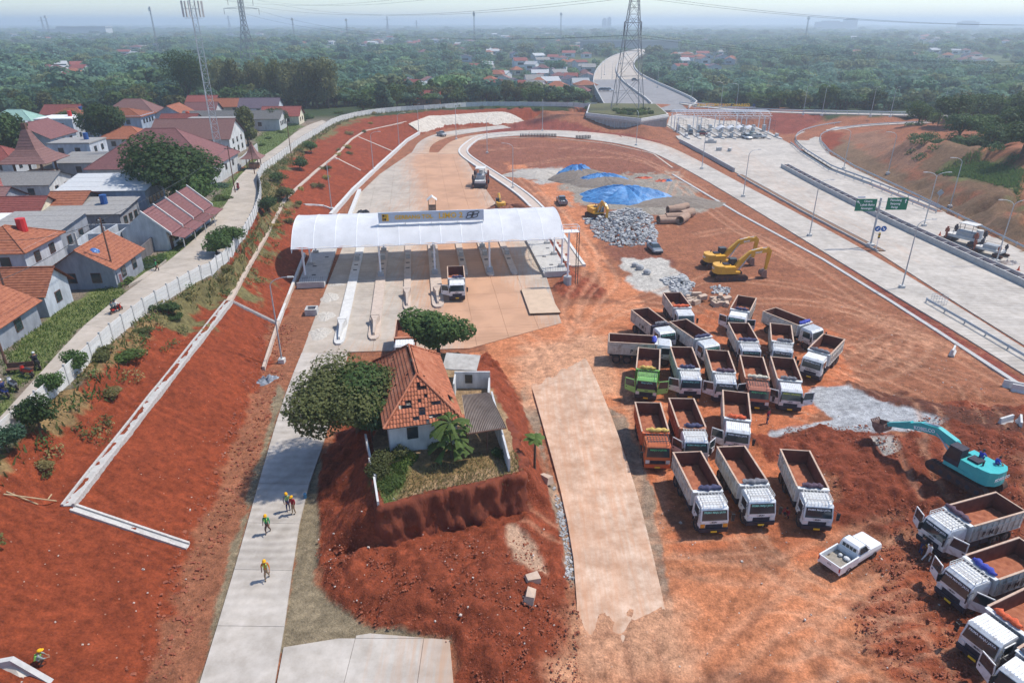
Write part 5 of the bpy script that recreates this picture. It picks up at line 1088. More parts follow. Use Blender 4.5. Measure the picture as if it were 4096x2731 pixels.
def f_chassis():
 mb = MB()
 for x in (-.45, .45): mb.box(x - .08, x + .08, -2.0, BL - .2, .72, 1.0)
 for y in (-1.2, .4, 1.8, 3.2, 4.6): mb.box(-.37, .37, y - .08, y + .08, .76, .96)
 for y in (-1.28, 3.0, 4.25): mb.rod((-.95, y, .5), (.95, y, .5), .1, 8)
 mb.box(-.9, .9, .1, BL - .1, 1.02, 1.28); mb.box(.55, 1.05, .35, 1.5, .5, 1.0); mb.box(-1.05, -.55, .35, 1.3, .5, 1.0)
 for s in (-1, 1): mb.box(s * 1.0 - .03, s * 1.0 + .03, 1.6, 2.4, .55, .95)
 return mb
def f_bumper(): mb = MB(); mb.hexa([(-1.1, -2.2, .42), (1.1, -2.2, .42), (1.1, -1.85, .42), (-1.1, -1.85, .42)], [(-1.12, -2.32, .86), (1.12, -2.32, .86), (1.12, -1.8, .86), (-1.12, -1.8, .86)]); return mb
def f_grille(): mb = MB(); mb.box(-.66, .66, -2.215, -2.17, .9, 1.2); [mb.box(-.6, .6, -2.235, -2.215, z, z + .03) for z in (.95, 1.03, 1.11)]; return mb
def f_hl(s):
 def g(): mb = MB(); a = s * .72; mb.box(min(a, a + s * .34), max(a, a + s * .34), -2.23, -2.15, .9, 1.24); return mb
 return g
def f_guard(): mb = MB(); [mb.prof([(y + .62 * math.cos(q), .55 + .62 * math.sin(q)) for q in (0, .5, 1.05, 1.57, 2.1, 2.65, 3.14)] + [(y + .58 * math.cos(q), .55 + .58 * math.sin(q)) for q in (3.14, 2.65, 2.1, 1.57, 1.05, .5, 0)], s * 1.0 - .16, s * 1.0 + .12) for s in (-1, 1) for y in (-1.28,)]; return mb
def f_tarp(seed):
 def g():
  r = random.Random(seed); mb = MB(); mb.smooth = True; L = r.uniform(.75, 1.05); n, m = 12, 8
  for i in range(n + 1):
   f = i / n * 2 - 1; rr_ = (.17 + .05 * math.sin(i * 1.9 + seed) + .03 * r.random()) * (1 - .55 * abs(f) ** 6)
   for j in range(m): a = 2 * math.pi * j / m; q = rr_ * (1 + .22 * r.random()); mb.v.append((L * f + .1 * r.random(), .02 + q * 1.15 * math.cos(a) + .05 * math.sin(i), BZ1 + .21 + q * .9 * math.sin(a)))
  for i in range(n):
   for j in range(m): a = i * m + j; b = i * m + (j + 1) % m; mb.f.append((a, b, b + m, a + m)); mb.mi.append(0)
  mb.f += [tuple(range(m)), tuple(n * m + j for j in range(m - 1, -1, -1))]; mb.mi += [0, 0]; return mb
 return g
def truck(label, loc, rz, cab='white', bed='cream', tarp='navy', roof='rack', doors=(0, 0), banner=('PRIMA MAJU JAYA', M_teal), badge='ISUZU', side=False, seed=0, amber=False, front=None, cream_front=False):
 t = thing('dump_truck', label, 'dump truck', loc, rz, 'dump trucks on the site'); cm, bm_ = CABM[cab], BEDM[bed]
 c = part('cab', 'cab', f_cab, cm, t); part('windscreen', 'windscreen', f_screen, M_glass, c)
 if roof == 'rack': part('roof_rack', 'roof_rack', f_rack, M_concl if cab == 'white' else M_dark, t)
 else: part('roof_ribs', 'roof_ribs', f_ribs, cm, c)
 part('bumper', 'bumper', f_bumper, M_chas if cab != 'orange' else M_bedo, t); part('grille', 'grille', f_grille, M_chas, c)
 for s in (-1, 1):
  part('headlight', ('headlight', s), f_hl(s), M_amber if amber else M_lampg, c)
  d = part('door', 'door', f_door(s), cm, t, (s * 1.115, -1.93, 1.32)); part('door_window', 'door_window', f_doorglass, M_glass, d); part('mirror', ('mirror', s), f_mirror(s), M_blackp, d)
  mbh = part('door_handle', 'door_handle', lambda: MB().box(-.045, .045, .95, 1.08, .02, .12), M_blackp, d)
  op = doors[0] if s < 0 else doors[1]; d.rotation_euler = (0, 0, -s * -op * 1.15 if False else (s * op * 1.2))
  d.rotation_euler[2] = -s * op * 1.2
 mbp = part('number_plate', 'number_plate', lambda: MB().box(-.24, .24, -2.36, -2.335, .52, .68), M_plate, t)
 part('chassis', 'chassis', f_chassis, M_chas, t); part('wheel_arch', 'wheel_arch', f_guard, M_chas, t)
 for s in (-1, 1):
  wheel(t, s * .98, -1.28, s)
  for y in (3.0, 4.25): wheel(t, s * .98, y, s); wheel(t, s * .64, y, s)
 b = part('tipper_body', 'tipper_body', f_liner, M_rust, t)
 for s in (-1, 1): part('side_wall', ('side_wall', s), f_side(s), bm_, b)
 part('front_wall', 'front_wall', f_front, BEDM['navy'] if front == 'navy' else bm_ if bed != 'cream' else mat('white_front_wall', (.55, .56, .55), .6, c2=(.66, .67, .66), scale=2), b); part('tailgate', 'tailgate', f_tail, bm_, b); part('top_rim', 'top_rim', f_rim, M_rim, b)
 part('leftover_soil', ('leftover_soil', seed % 5), f_load(seed % 5), M_load, b)
 if tarp: o = part('rolled_tarp', ('rolled_tarp', seed % 6), f_tarp(seed % 6), TARP[tarp], t); o.location = ((seed * 37 % 10 - 5) * .04, 0, 0)
 if banner:
  al = math.atan2(.8, .21); lettering(banner[0], .21, banner[1], c, (0, -2.075, 2.21), (al, 0, 0), .004, .004, 1.0 if len(banner[0]) > 11 else 1.15)
 if badge: lettering(badge, .15, M_blk, c, (0, -2.2, 1.38), (rx, 0, 0), .012, .004)
 if side:
  for s in (-1, 1): lettering('P  M  J', .62, M_blk, b, (s * (BW + .085), 1.9, BZ0 + .45), (rx, 0, s * rx), .004, .012, 1.0)
 return t
def chq(ox, oy, s): return tile(ox, oy, s)
CA, CB, CC, CD = [chq(x, y, 3.92) for x, y in ((2380, 1130), (2860, 1130), (2480, 1380), (2900, 1380))]; CE = chq(2660, 1780, 3.36); CF = chq(3600, 1960, 2.71)
ZR = 2.8
TRK = [
 (CA, (1187, 122), (1370, 375), dict(label='white tipper with bright orange roll, farthest back by the rubble', tarp='orange', roof='ribs', banner=None)),
 (CA, (700, 400), (1020, 645), dict(label='tipper with dark front wall, grey bundles and letters on its side', tarp='grey', roof='ribs', front='navy', side=True)),
 (CA, (1317, 595), (1690, 845), dict(label='white tipper parked askew between two rows, navy roll, ribbed roof', tarp='navy', roof='ribs')),
 (CA, (160, 850), (935, 895), dict(label='cream tipper parked side on with large letters, tail towards the haul road', tarp='blue', roof='ribs', side=True, banner=None)),
 (CB, (500, 222), (395, 420), dict(label='white tipper with both doors open beside the stacked blocks', tarp='navy', roof='ribs', doors=(1, 1))),
 (CB, (830, 402), (1405, 628), dict(label='white tipper lettered on the side with a loose blue sheet, rearmost right', tarp='blue', roof='ribs', side=True, banner=None)),
 (CB, (377, 640), (520, 905), dict(label='white tipper with roof rack in front of the open doored one', tarp='navy', roof='rack')),
 (CB, (1032, 642), (1062, 915), dict(label='white tipper with roof rack partly hiding the lettered white tipper', tarp='grey', roof='rack', banner=('PRIMA MAJU JAYA', M_wt))),
 (CB, (1880, 840), (1635, 1090), dict(label='white tipper turned left at the right end of the middle rows', tarp='grey', roof='ribs', banner=('PRIMA MAJU JAYA', M_wt), badge='MAJU SEJAHTERA')),
 (CC, (460, 45), (438, 370), dict(label='bright green tipper with both doors open and yellow roll', cab='green', bed='green', tarp='yellow', roof='rack', doors=(1, 1), banner=('MAJU JAYA', M_teal), badge='HINO')),
 (CC, (967, 38), (1078, 352), dict(label='white tipper with one open door next to the green one', tarp='navy', roof='rack', doors=(1, 0))),
 (CC, (1525, 80), (1632, 408), dict(label='white tipper with blue sticker windscreen and both doors open', tarp='plum', roof='rack', doors=(1, 1), banner=('Prima Maju Jaya', M_wt))),
 (CD, (417, 165), (510, 510), dict(label='faded red tipper with cream roll and chrome bumper', cab='red', bed='red', tarp='cream', roof='rack', banner=('MAJU-U-JAYA', M_gr), badge=None)),
 (CD, (895, 172), (1017, 535), dict(label='white tipper with yellow windscreen words and both doors open', tarp='grey', roof='ribs', doors=(1, 1), banner=('MAIN TENANG', M_yl))),
 (CC, (437, 895), (560, 1350), dict(label='orange tipper with long yellow roll nearest the haul road', cab='orange', bed='orange', tarp='yellow', roof='rack', banner=('MAJU-U-JAYA', M_gr), badge=None)),
 (CC, (967, 838), (1137, 1278), dict(label='white tipper with rusty body next to the orange one, doors ajar', bed='red', tarp='navy', roof='rack', doors=(.6, .6))),
 (CC, (1812, 765), (1842, 1157), dict(label='white tipper with red orange roll and one open door near the person in red', tarp='orange', roof='ribs', doors=(1, 0), banner=('PRIMA MAJU JAYA', M_wt))),
 (CE, (292, 75), (567, 590), dict(label='front row tipper with amber lamps, left of three', tarp='navy', roof='rack', amber=True)),
 (CE, (892, 30), (1192, 515), dict(label='front row tipper with horn speakers on its rack, middle of three', tarp='grey', roof='rack')),
 (CE, (1760, 95), (1987, 570), dict(label='front row tipper with white sun strip, right of three near the pickup', tarp='plum', roof='rack', banner=('PRIMA MAJU JAYA', M_wt))),
 (CF, (1272, 112), (640, 290), dict(label='tipper lettered on its side with people at its nose, below the excavator', tarp='plum', roof='rack', doors=(1, 1), side=True, banner=('PRIMA MAJU JAYA', M_wt))),
]
for i, (cr, r_, f_, kw) in enumerate(TRK):
 a = cr(*r_, ZR); b = cr(*f_, ZR); d = b - a; kw = dict(kw); lb = kw.pop('label')
 truck(lb, Vector((b.x, b.y, hz(b.x, b.y))), math.atan2(d.x, -d.y), seed=i, **kw)
h21 = -1.24
for i, (x, y, rz, kw) in enumerate([(1967, 500, -1.22, dict(label='tipper with slatted roof rack and blue sheet, second at the right edge', tarp='blue', roof='rack', doors=(1, .9), side=True, banner=('IMAM MAHDI JAYA', M_wt))), (2200, 985, -1.15, dict(label='tipper with blue framed windscreen and orange grey bundle at right edge', tarp='orange', roof='ribs', banner=('PRIMA MAJU JAYA', M_wt))), (2500, 1390, -1.1, dict(label='tipper cut off by the lower right corner with an open door', tarp='grey', roof='ribs', doors=(1, 0), banner=None))]):
 p = T33(x, y, ZR); kw = dict(kw); lb = kw.pop('label'); truck(lb, Vector((p.x, p.y, hz(p.x, p.y))), rz, seed=21 + i, **kw)
a = T11(1822, 888, 2.8); b = T11(1840, 985, 2.8)
truck('tipper standing in a toll lane with its door open', (b.x, b.y, .1), .1, tarp='navy', roof='ribs', doors=(1, 0), banner=None, seed=4)
b = P(1618 / 4, 1348 / 4, 2.8); truck('tipper mostly hidden behind the ruined house and tree', (b.x, b.y, .1), .1, tarp=None, roof='ribs', banner=None, seed=2, bed='red')
# ---------------------------------------------------------------- cars (forward -Y)
M_carw = mat('white_car_paint', (.70, .71, .71), .25, var=.04, spec=.6); M_carg = mat('grey_car_paint', (.16, .18, .20), .3, var=.15, spec=.6); M_bedliner = mat('pickup_bed_floor', (.20, .18, .15), .8, c2=(.32, .28, .23), scale=3)
def loft(mb, secs):                                   # list of loops of equal length along y
 n = len(secs[0]); base = len(mb.v)
 for s in secs: mb.v += [tuple(p) for p in s]
 for i in range(len(secs) - 1):
  for j in range(n): a = base + i * n + j; b = base + i * n + (j + 1) % n; mb.f.append((a, b, b + n, a + n)); mb.mi.append(mb.cur)
 mb.f.append(tuple(base + j for j in range(n - 1, -1, -1))); mb.f.append(tuple(base + (len(secs) - 1) * n + j for j in range(n))); mb.mi += [mb.cur, mb.cur]
def sec(y, w, z0, z1, r=.12, wt=None):
 wt = wt or w * .93; return [(-w + r, y, z0), (w - r, y, z0), (w, y, z0 + r), (w, y, (z0 + z1) / 2), (wt, y, z1 - r * .6), (wt - r, y, z1), (-wt + r, y, z1), (-wt, y, z1 - r * .6), (-w, y, (z0 + z1) / 2), (-w, y, z0 + r)]
def car(label, loc, rz, m, kind='sedan', cat='car', group=None, L=4.5):
 t = thing('pickup_truck' if kind == 'pickup' else 'parked_car', label, cat, loc, rz, group); k = L / 4.6; W = .88
 mb = MB(); mb.smooth = False
 if kind == 'pickup':
  loft(mb, [sec(-2.55, .7, .45, .85), sec(-2.4, W, .4, 1.0), sec(-1.3, W, .4, 1.12), sec(-.95, W, .4, 1.15), sec(.45, W, .4, 1.13), sec(.5, W, .4, 1.12)]); body = mb.build('body', m, t)
  mb = MB(); loft(mb, [sec(-1.0, W * .93, 1.1, 1.2, .05), sec(-.35, W * .8, 1.1, 1.72, .08), sec(.3, W * .8, 1.1, 1.74, .08), sec(.45, W * .84, 1.1, 1.6, .08)]); mb.build('cabin', m, t)
  mb = MB(); mb.hexa([(-.74, -.97, 1.19), (.74, -.97, 1.19), (.62, -.41, 1.67), (-.62, -.41, 1.67)], [(-.74, -.99, 1.21), (.74, -.99, 1.21), (.62, -.43, 1.69), (-.62, -.43, 1.69)]); mb.build('windscreen', M_glass, t)
  for i in range(4): mb = MB(); x = -.54 + i * .28; mb.box(x, x + .22, .44, .48, 1.25, 1.52); mb.build('rear_window', M_glass, t)
  for s in (-1, 1): mb = MB(); mb.hexa([(s * .80, -.75, 1.17), (s * .80, .3, 1.17), (s * .70, .22, 1.62), (s * .70, -.38, 1.62)], [(s * .84, -.75, 1.17), (s * .84, .3, 1.17), (s * .735, .22, 1.62), (s * .735, -.38, 1.62)]); mb.build('side_window', M_glass, t)
  for s in (-1, 1): mb = MB(); mb.box(s * .84 - .05, s * .84 + .05, .5, 2.62, .42, 1.12); mb.build('bed_side', m, t)
  mb = MB(); mb.box(-.79, .79, 2.54, 2.62, .5, 1.1); tg_ = mb.build('tailgate', m, t); lettering('EGI', .2, M_blk, tg_, (0, 2.63, .85), (rx, 0, math.pi), .004)
  mb = MB(); mb.box(-.79, .79, .5, 2.54, .5, .62); mb.build('bed_floor', M_bedliner, t)
  mb = MB(); mb.ell((-.3, .95, .75), (.28, .22, .15)); mb.ell((.2, 1.0, .74), (.16, .16, .14)); mb.build('loose_gear', mat('white_sack', (.6, .6, .58), .8), t)
  for s in (-1, 1): mb = MB(); mb.box(s * .83 - .04, s * .83 + .04, 2.6, 2.66, .7, 1.0); mb.build('tail_light', mat('red_lens', (.45, .02, .02), .2), t)
  ax = (-1.55, 1.55)
 else:
  tall = kind == 'van'
  loft(mb, [sec(-2.2 * k, .72, .4, .72), sec(-2.05 * k, W, .35, .82), sec(-1.0 * k, W, .35, .95), sec(1.5 * k, W, .35, 1.0), sec(2.1 * k, W * .97, .4, .95), sec(2.2 * k, .75, .45, .8)]); mb.build('body', m, t)
  zt = 1.42 if not tall else 1.72; mb = MB(); loft(mb, [sec(-1.05 * k, W * .9, .9, .98, .04), sec(-.35 * k, W * .76, .9, zt, .08), sec(.9 * k, W * .76, .9, zt, .08), sec(1.6 * k if not tall else 2.0 * k, W * .86, .9, 1.0 if not tall else 1.3, .04)]); mb.build('cabin_glass', M_glass, t)
  mb = MB(); mb.hexa([(-.55, -.33 * k, zt - .02), (.55, -.33 * k, zt - .02), (.55, .9 * k, zt - .02), (-.55, .9 * k, zt - .02)], [(-.52, -.3 * k, zt + .03), (.52, -.3 * k, zt + .03), (.52, .85 * k, zt + .03), (-.52, .85 * k, zt + .03)]); mb.build('roof', m, t)
  for s in (-1, 1): mb = MB(); mb.box(s * .6 - .16, s * .6 + .16, -2.2 * k, -2.08 * k, .58, .72); mb.build('headlight', M_lampg, t)
  ax = (-1.35 * k, 1.35 * k)
 for y in ax:
  for s in (-1, 1): w = wheel(t, s * .80, y, s, .33); w.scale = (.8, .66, .66)
 mb = MB(); mb.box(-.8, .8, -2.3 * k, -2.1 * k, .32, .5); mb.box(-.8, .8, 2.1 * k, 2.3 * k, .32, .5); mb.build('bumper', M_chas if kind != 'pickup' else m, t)
 return t
pc = T33(755, 400, .3); rzp = math.pi - R_(58)
car('white single cab pickup parked by the front row of tippers', (pc.x, pc.y, hz(pc.x, pc.y)), math.atan2(1.0, -.62), M_carw, 'pickup', 'pickup')
pc = T21(1310, 720, .3); car('dusty grey saloon car standing between the rubble heaps', (pc.x, pc.y, hz(pc.x, pc.y)), .12, M_carg, 'sedan')
pc = T21(457, 285, .3); c = car('dark pickup standing on the grey sand ground left of the tarps', (pc.x, pc.y, hz(pc.x, pc.y)), math.pi + .1, M_carg, 'pickup', 'pickup')
for i, (x, y, rz, m, kd, lb) in enumerate([(1640, 1228, 2.9, M_carg, 'van', 'dark van parked under the left of the far toll frame'), (1750, 1240, 1.6, mat('maroon_car', (.18, .02, .02), .3), 'van', 'maroon van parked under the far toll frame'), (2160, 1272, .2, M_carw, 'van', 'white van parked nearest the tents'), (2215, 1245, 1.7, mat('teal_car', (.2, .3, .3), .3), 'sedan', 'grey car behind the silver pickup by the tents'), (2262, 1268, 1.65, mat('silver_car', (.4, .42, .42), .3), 'pickup', 'silver pickup right of the tents')]):
 car(lb, T20(x, y, .12), rz, m, kd, 'pickup' if kd == 'pickup' else 'car')
for i, (x, y, lb) in enumerate([(1712, 1240, 'leftmost small vehicle on the loop road bend'),]):
 p = T10(x - 8, y + 5, .15); car('grey small pickup driving on the curved loop road', p, .5, M_carg, 'pickup', 'pickup')
for i, (x, y, m) in enumerate([(830, 832, M_carg), (860, 832, M_carg), (895, 832, M_carw), (1128, 740, M_carg)]):
 p = T20(x, y, 3); car(('first', 'second', 'third white', 'farther')[i] + ' vehicle parked on the grey bridge deck', Vector((p.x, p.y, 3.0)), 1.5, m, 'van', 'car', 'vehicles on the bridge')
# ---------------------------------------------------------------- excavators (forward +X)
M_sany = mat('yellow_machine_paint', (.62, .31, .02), .4, c2=(.70, .38, .04), scale=1.2, spec=.5); M_kob = mat('turquoise_machine_paint', (.03, .36, .36), .35, c2=(.05, .44, .43), scale=1.5, spec=.5)
M_track = mat('muddy_track', (.045, .028, .024), .9, c2=(.11, .05, .035), scale=3); M_buck = mat('worn_bucket', (.14, .06, .04), .7, c2=(.30, .20, .16), scale=3)
def boxbeam(mb, pts, wy, hs):                         # pts (x,z), half width, heights
 n = len(pts); top, bot = [], []
 for i, (x, z) in enumerate(pts):
  a = pts[max(0, i - 1)]; b = pts[min(n - 1, i + 1)]; d = Vector((b[0] - a[0], b[1] - a[1])).normalized(); nn = Vector((-d.y, d.x)) * hs[i] / 2
  top.append((x + nn.x, z + nn.y)); bot.append((x - nn.x, z - nn.y))
 secs = [[(top[i][0], -wy, top[i][1]), (top[i][0], wy, top[i][1]), (bot[i][0], wy, bot[i][1]), (bot[i][0], -wy, bot[i][1])] for i in range(n)]; loft(mb, secs); return mb
def excavator(label, loc, rz, m, boom, stick, bucket, sc=1.0, brand=None, track_rz=0.0, word_m=None, open_door=False):
 t = thing('excavator', label, 'excavator', loc, rz, 'excavators on the site'); t.scale = (sc, sc, sc)
 for s in (-1, 1):
  mb = MB(); pr = [(-2.1 + .45 * math.cos(a), .47 + .45 * math.sin(a)) for a in [math.pi / 2 + math.pi * i / 8 for i in range(9)]] + [(2.1 + .45 * math.cos(a), .47 + .45 * math.sin(a)) for a in [-math.pi / 2 + math.pi * i / 8 for i in range(9)]]
  mb.prof([(p[0], p[1]) for p in pr], s * 1.15 - .3, s * 1.15 + .3, Matrix.Rotation(-math.pi / 2, 4, 'Z') @ Matrix.Scale(-1, 4, (1, 0, 0)) if False else Matrix(((0, 1, 0, 0), (1, 0, 0, 0), (0, 0, 1, 0), (0, 0, 0, 1))))
  for i in range(17): x = -2.1 + i * .262; mb.box(x - .05, x + .05, s * 1.15 - .31, s * 1.15 + .31, .92, .97)
  o = mb.build('track', M_track, t); o.rotation_euler = (0, 0, track_rz)
  mb = MB()
  for i in range(6): x = -1.9 + i * .76; mb.rod((x, s * 1.15 - .33, .42), (x, s * 1.15 + .33, .42), .2, 10)
  o2 = mb.build('track_rollers', M_chas, o)
 mb = MB(); mb.box(-1.2, 1.2, -.85, .85, .5, .95); mb.rod((0, 0, .9), (0, 0, 1.12), .75, 16); o = mb.build('undercarriage', M_chas, t); o.rotation_euler = (0, 0, track_rz)
 mb = MB(); pl_ = [(1.3, -1.25), (1.3, 1.25), (-1.6, 1.25), (-2.2, 1.1), (-2.55, .55), (-2.6, 0), (-2.55, -.55), (-2.2, -1.1), (-1.6, -1.25)]; mb.prism(pl_, 1.12, 1.45); mb.build('deck', m, t)
 mb = MB(); mb.prism([(-1.2, -1.22), (-1.2, 1.22), (-1.6, 1.24), (-2.2, 1.09), (-2.54, .55), (-2.59, 0), (-2.54, -.55), (-2.2, -1.09), (-1.6, -1.24)][::-1], 1.45, 2.35); cw = mb.build('counterweight', m, t)
 mb = MB(); mb.box(-1.19, .55, -1.22, -.35, 1.452, 2.2); mb.box(-1.19, .1, -.349, 1.2, 1.452, 2.25); mb.build('engine_cover', m, t)
 mb = MB(); mb.box(-1.0, -.1, -.2, .7, 2.252, 2.42); mb.build('hood_grille', M_chas, t); mb = MB(); mb.rod((-1.3, .6, 2.3), (-1.3, .6, 2.75), .07, 8); mb.build('exhaust', M_chas, t)
 cb = MB(); cb.hexa([(.12, .3, 1.452), (1.45, .3, 1.452), (1.45, 1.22, 1.452), (.12, 1.22, 1.452)], [(.15, .32, 2.95), (1.15, .32, 2.95), (1.15, 1.2, 2.95), (.15, 1.2, 2.95)]); cbo = cb.build('cab', M_chas, t)
 for (a, b, c, d) in [((1.465, .36, 1.75), (1.465, 1.16, 1.75), (1.2, 1.14, 2.85), (1.2, .38, 2.85)), ((.25, 1.228, 1.9), (1.3, 1.228, 1.9), (1.1, 1.212, 2.85), (.25, 1.212, 2.85)), ((.25, .295, 1.9), (1.3, .295, 1.9), (1.1, .312, 2.85), (.25, .312, 2.85))]:
  mb = MB(); mb.quad(a, b, c, d); mb.build('cab_window', M_glass, cbo)
 mb = MB(); mb.box(.12, 1.2, .28, 1.24, 2.952, 3.03); mb.build('cab_roof', M_chas if brand != 'SANY' else mat('dark_roof', (.06, .07, .07), .5), t)
 mb = MB(); boxbeam(mb, boom, .24, [.55] + [.78] * (len(boom) - 2) + [.45]); bo = mb.build('boom', m, t)
 mb = MB(); boxbeam(mb, stick, .19, [.5, .62, .32][:len(stick)] if len(stick) == 3 else [.55, .3]); so = mb.build('stick', m, t)
 mb = MB(); a = boom[0]; b = boom[len(boom) // 2]
 for s in (-1, 1): mb.rod((a[0] + .45, s * .38, a[1] - .25), ((a[0] + b[0]) / 2 + .25, s * .34, (a[1] + b[1]) / 2 - .1), .1, 8); mb.rod(((a[0] + b[0]) / 2 + .2, s * .34, (a[1] + b[1]) / 2 - .1), (b[0], s * .3, b[1] - .1), .06, 8)
 b2 = boom[-1]; mb.rod((b[0] + .1, 0, b[1] + .45), ((b[0] + b2[0]) / 2, 0, (b[1] + b2[1]) / 2 + .5), .1, 8); mb.rod(((b[0] + b2[0]) / 2, 0, (b[1] + b2[1]) / 2 + .5), (stick[0][0] - .1, 0, stick[0][1] + .1), .06, 8); mb.build('hydraulic_ram', M_galv, t)
 bx, bz, ba = bucket; mb = MB(); M_ = Matrix.Translation((bx, 0, bz)) @ Matrix.Rotation(ba, 4, 'Y')
 outer = [(.0, .15), (-.35, .05), (-.62, -.25), (-.66, -.65), (-.4, -1.0), (.1, -1.1), (.55, -.95)]; inner = [(.5, -.9), (.1, -1.02), (-.35, -.93), (-.58, -.62), (-.54, -.28), (-.3, -.02), (.02, .07)]
 prf = outer + inner; n = len(prf); vs = [(p[0], -.55, p[1]) for p in prf] + [(p[0], .55, p[1]) for p in prf]
 mb.add(vs, [(i, (i + 1) % n, n + (i + 1) % n, n + i) for i in range(n)], M_)
 for s in (-.55, .52): mb.add([(p[0], s, p[1]) for p in outer] + [(p[0], s + .03, p[1]) for p in outer], [tuple(range(7)), tuple(range(13, 6, -1))], M_)
 for i in range(5): y = -.48 + i * .24; mb.box(.5, .78, y - .05, y + .05, -1.0, -.9, M_)
 mb.build('bucket', M_buck, t)
 if brand:
  c = boom[len(boom) // 2]; e = boom[-1]; an = math.atan2(e[1] - c[1], e[0] - c[0]); mx_, mz_ = (c[0] * .6 + e[0] * .4), (c[1] * .6 + e[1] * .4)
  lettering(brand, .42, word_m or M_wt, bo, (mx_, -.25, mz_), (rx, -an, 0), .006, .012); o = lettering(brand, .42, word_m or M_wt, bo, (mx_, .25, mz_), (rx, an, math.pi), .006, .012)
  lettering(brand, .4, word_m or M_wt, cw, (-2.62, 0, 1.8), (rx, 0, -rx), .006, .01)
 return t
SB = [(.9, 1.75), (1.6, 2.7), (3.0, 4.0), (4.6, 4.4), (6.0, 4.35)]; SS = [(5.55, 4.75), (6.0, 4.3), (5.75, 1.35)]; SK = (5.75, 1.2, R_(20))
p = T21(1985, 985, 0); excavator('yellow excavator in front of its twin, dipping its bucket', Vector((p.x, p.y, hz(p.x, p.y))), R_(5), M_sany, SB, SS, SK, brand='SANY')
p = T21(1930, 900, 0); excavator('yellow excavator standing just behind its twin', Vector((p.x - .3, p.y + 1.2, hz(p.x, p.y))), R_(8), M_sany, SB, SS, SK, brand='SANY')
p = T21(770, 425, 0); excavator('yellow excavator working at the edge of the grey rubble', Vector((p.x, p.y, hz(p.x, p.y))), R_(-65), M_sany, [(.9, 1.75), (1.4, 2.9), (2.4, 4.0), (3.6, 3.6), (4.6, 3.0)], [(4.2, 3.4), (4.6, 3.0), (4.4, .9)], (4.4, .85, R_(30)), .9)
p = T11(2245, 350, 0); excavator('small yellow excavator by the red spoil behind the toll roof', Vector((p.x, p.y, hz(p.x, p.y))), R_(100), M_sany, [(.9, 1.75), (1.3, 2.8), (2.2, 3.8), (3.2, 3.6), (4.2, 3.0)], [(3.9, 3.4), (4.2, 3.0), (4.4, 1.0)], (4.4, .9, R_(20)), .75)
p = Vector((37.4, 46.4, 0)); excavator('turquoise excavator reaching its long arm towards the grey slurry', Vector((p.x, p.y, hz(p.x, p.y) + .4)), math.atan2(7.3, -3.4), M_kob, [(.6, 1.8), (1.5, 2.6), (3.0, 2.9), (4.4, 2.6), (5.7, 2.0)], [(5.3, 2.35), (5.7, 2.0), (7.4, 1.15)], (7.6, 1.05, R_(-50)), brand='KOBELCO')
# ---------------------------------------------------------------- paving machines
def paver(label, loc, rz, sc=1.0, high=True):
 t = thing('paving_machine', label, 'paving machine', loc, rz, 'paving machines'); t.scale = (sc, sc, sc)
 for x in (-2.4, 2.2):
  for y in (-1.3, 1.3):
   mb = MB(); mb.prof([(-.75, .1), (.75, .1), (.95, .35), (.75, .62), (-.75, .62), (-.95, .35)], y - .22, y + .22, Matrix(((0, 1, 0, x), (1, 0, 0, 0), (0, 0, 1, 0), (0, 0, 0, 1)))); mb.build('crawler', M_track, t)
   mb = MB(); mb.rod((x, y, .6), (x, y, 2.5), .16, 8); mb.box(x - .25, x + .25, y - .2, y + .2, 1.6, 2.2); mb.build('lifting_leg', mat('rust_red_steel', (.25, .07, .04), .6, var=.3) if y < 0 else M_chas, t)
 mb = MB(); mb.box(-2.6, 2.4, -1.0, 1.0, .9, 1.35); mb.build('main_frame', M_concl, t); mb = MB(); mb.box(-1.2, 1.4, -.8, .8, 1.352, 2.1); mb.build('engine_housing', mat('grey_housing', (.35, .37, .38), .5), t)
 mb = MB(); mb.box(-2.7, -1.5, -1.4, 1.4, .2, .85); mb.box(1.2, 2.0, -1.5, 1.5, .15, .8); mb.build('screed', M_chas, t)
 if high:
  mb = MB(); [mb.rod((x, y, 1.35), (x, y, 3.3), .04, 5) for x in (-.9, 1.1) for y in (-.75, .75)]; mb.build('canopy_post', M_dark, t); mb = MB(); mb.box(-1.1, 1.5, -.95, .95, 3.3, 3.4); mb.build('canopy_roof', M_concl, t)
  mb = MB(); mb.rod((1.9, 0, 1.35), (1.9, 0, 2.7), .5, 12); mb.build('tank', M_concl, t)
 mb = MB(); [mb.rod((x, y, 1.35), (x, y, 2.3), .03, 4) for x in (-2.5, -1.6, 2.3) for y in (-.95, .95)]; [mb.rod((-2.5, y, 2.3), (2.3, y, 2.3), .03, 4) for y in (-.95, .95)]; mb.build('handrail', M_dark, t); return t
p = T31(1800, 665, .12); paver('tall paving machine with pale canopy behind the median barrier', p, R_(-60), 1.1)
p = T31(2030, 765, .12); paver('low black paving machine behind the median barrier', p, R_(-60), .85, False)
p = T11(2065, 130, .1); paver('tall paving machine seen from behind on the dusty plaza', p, R_(88), 1.25)
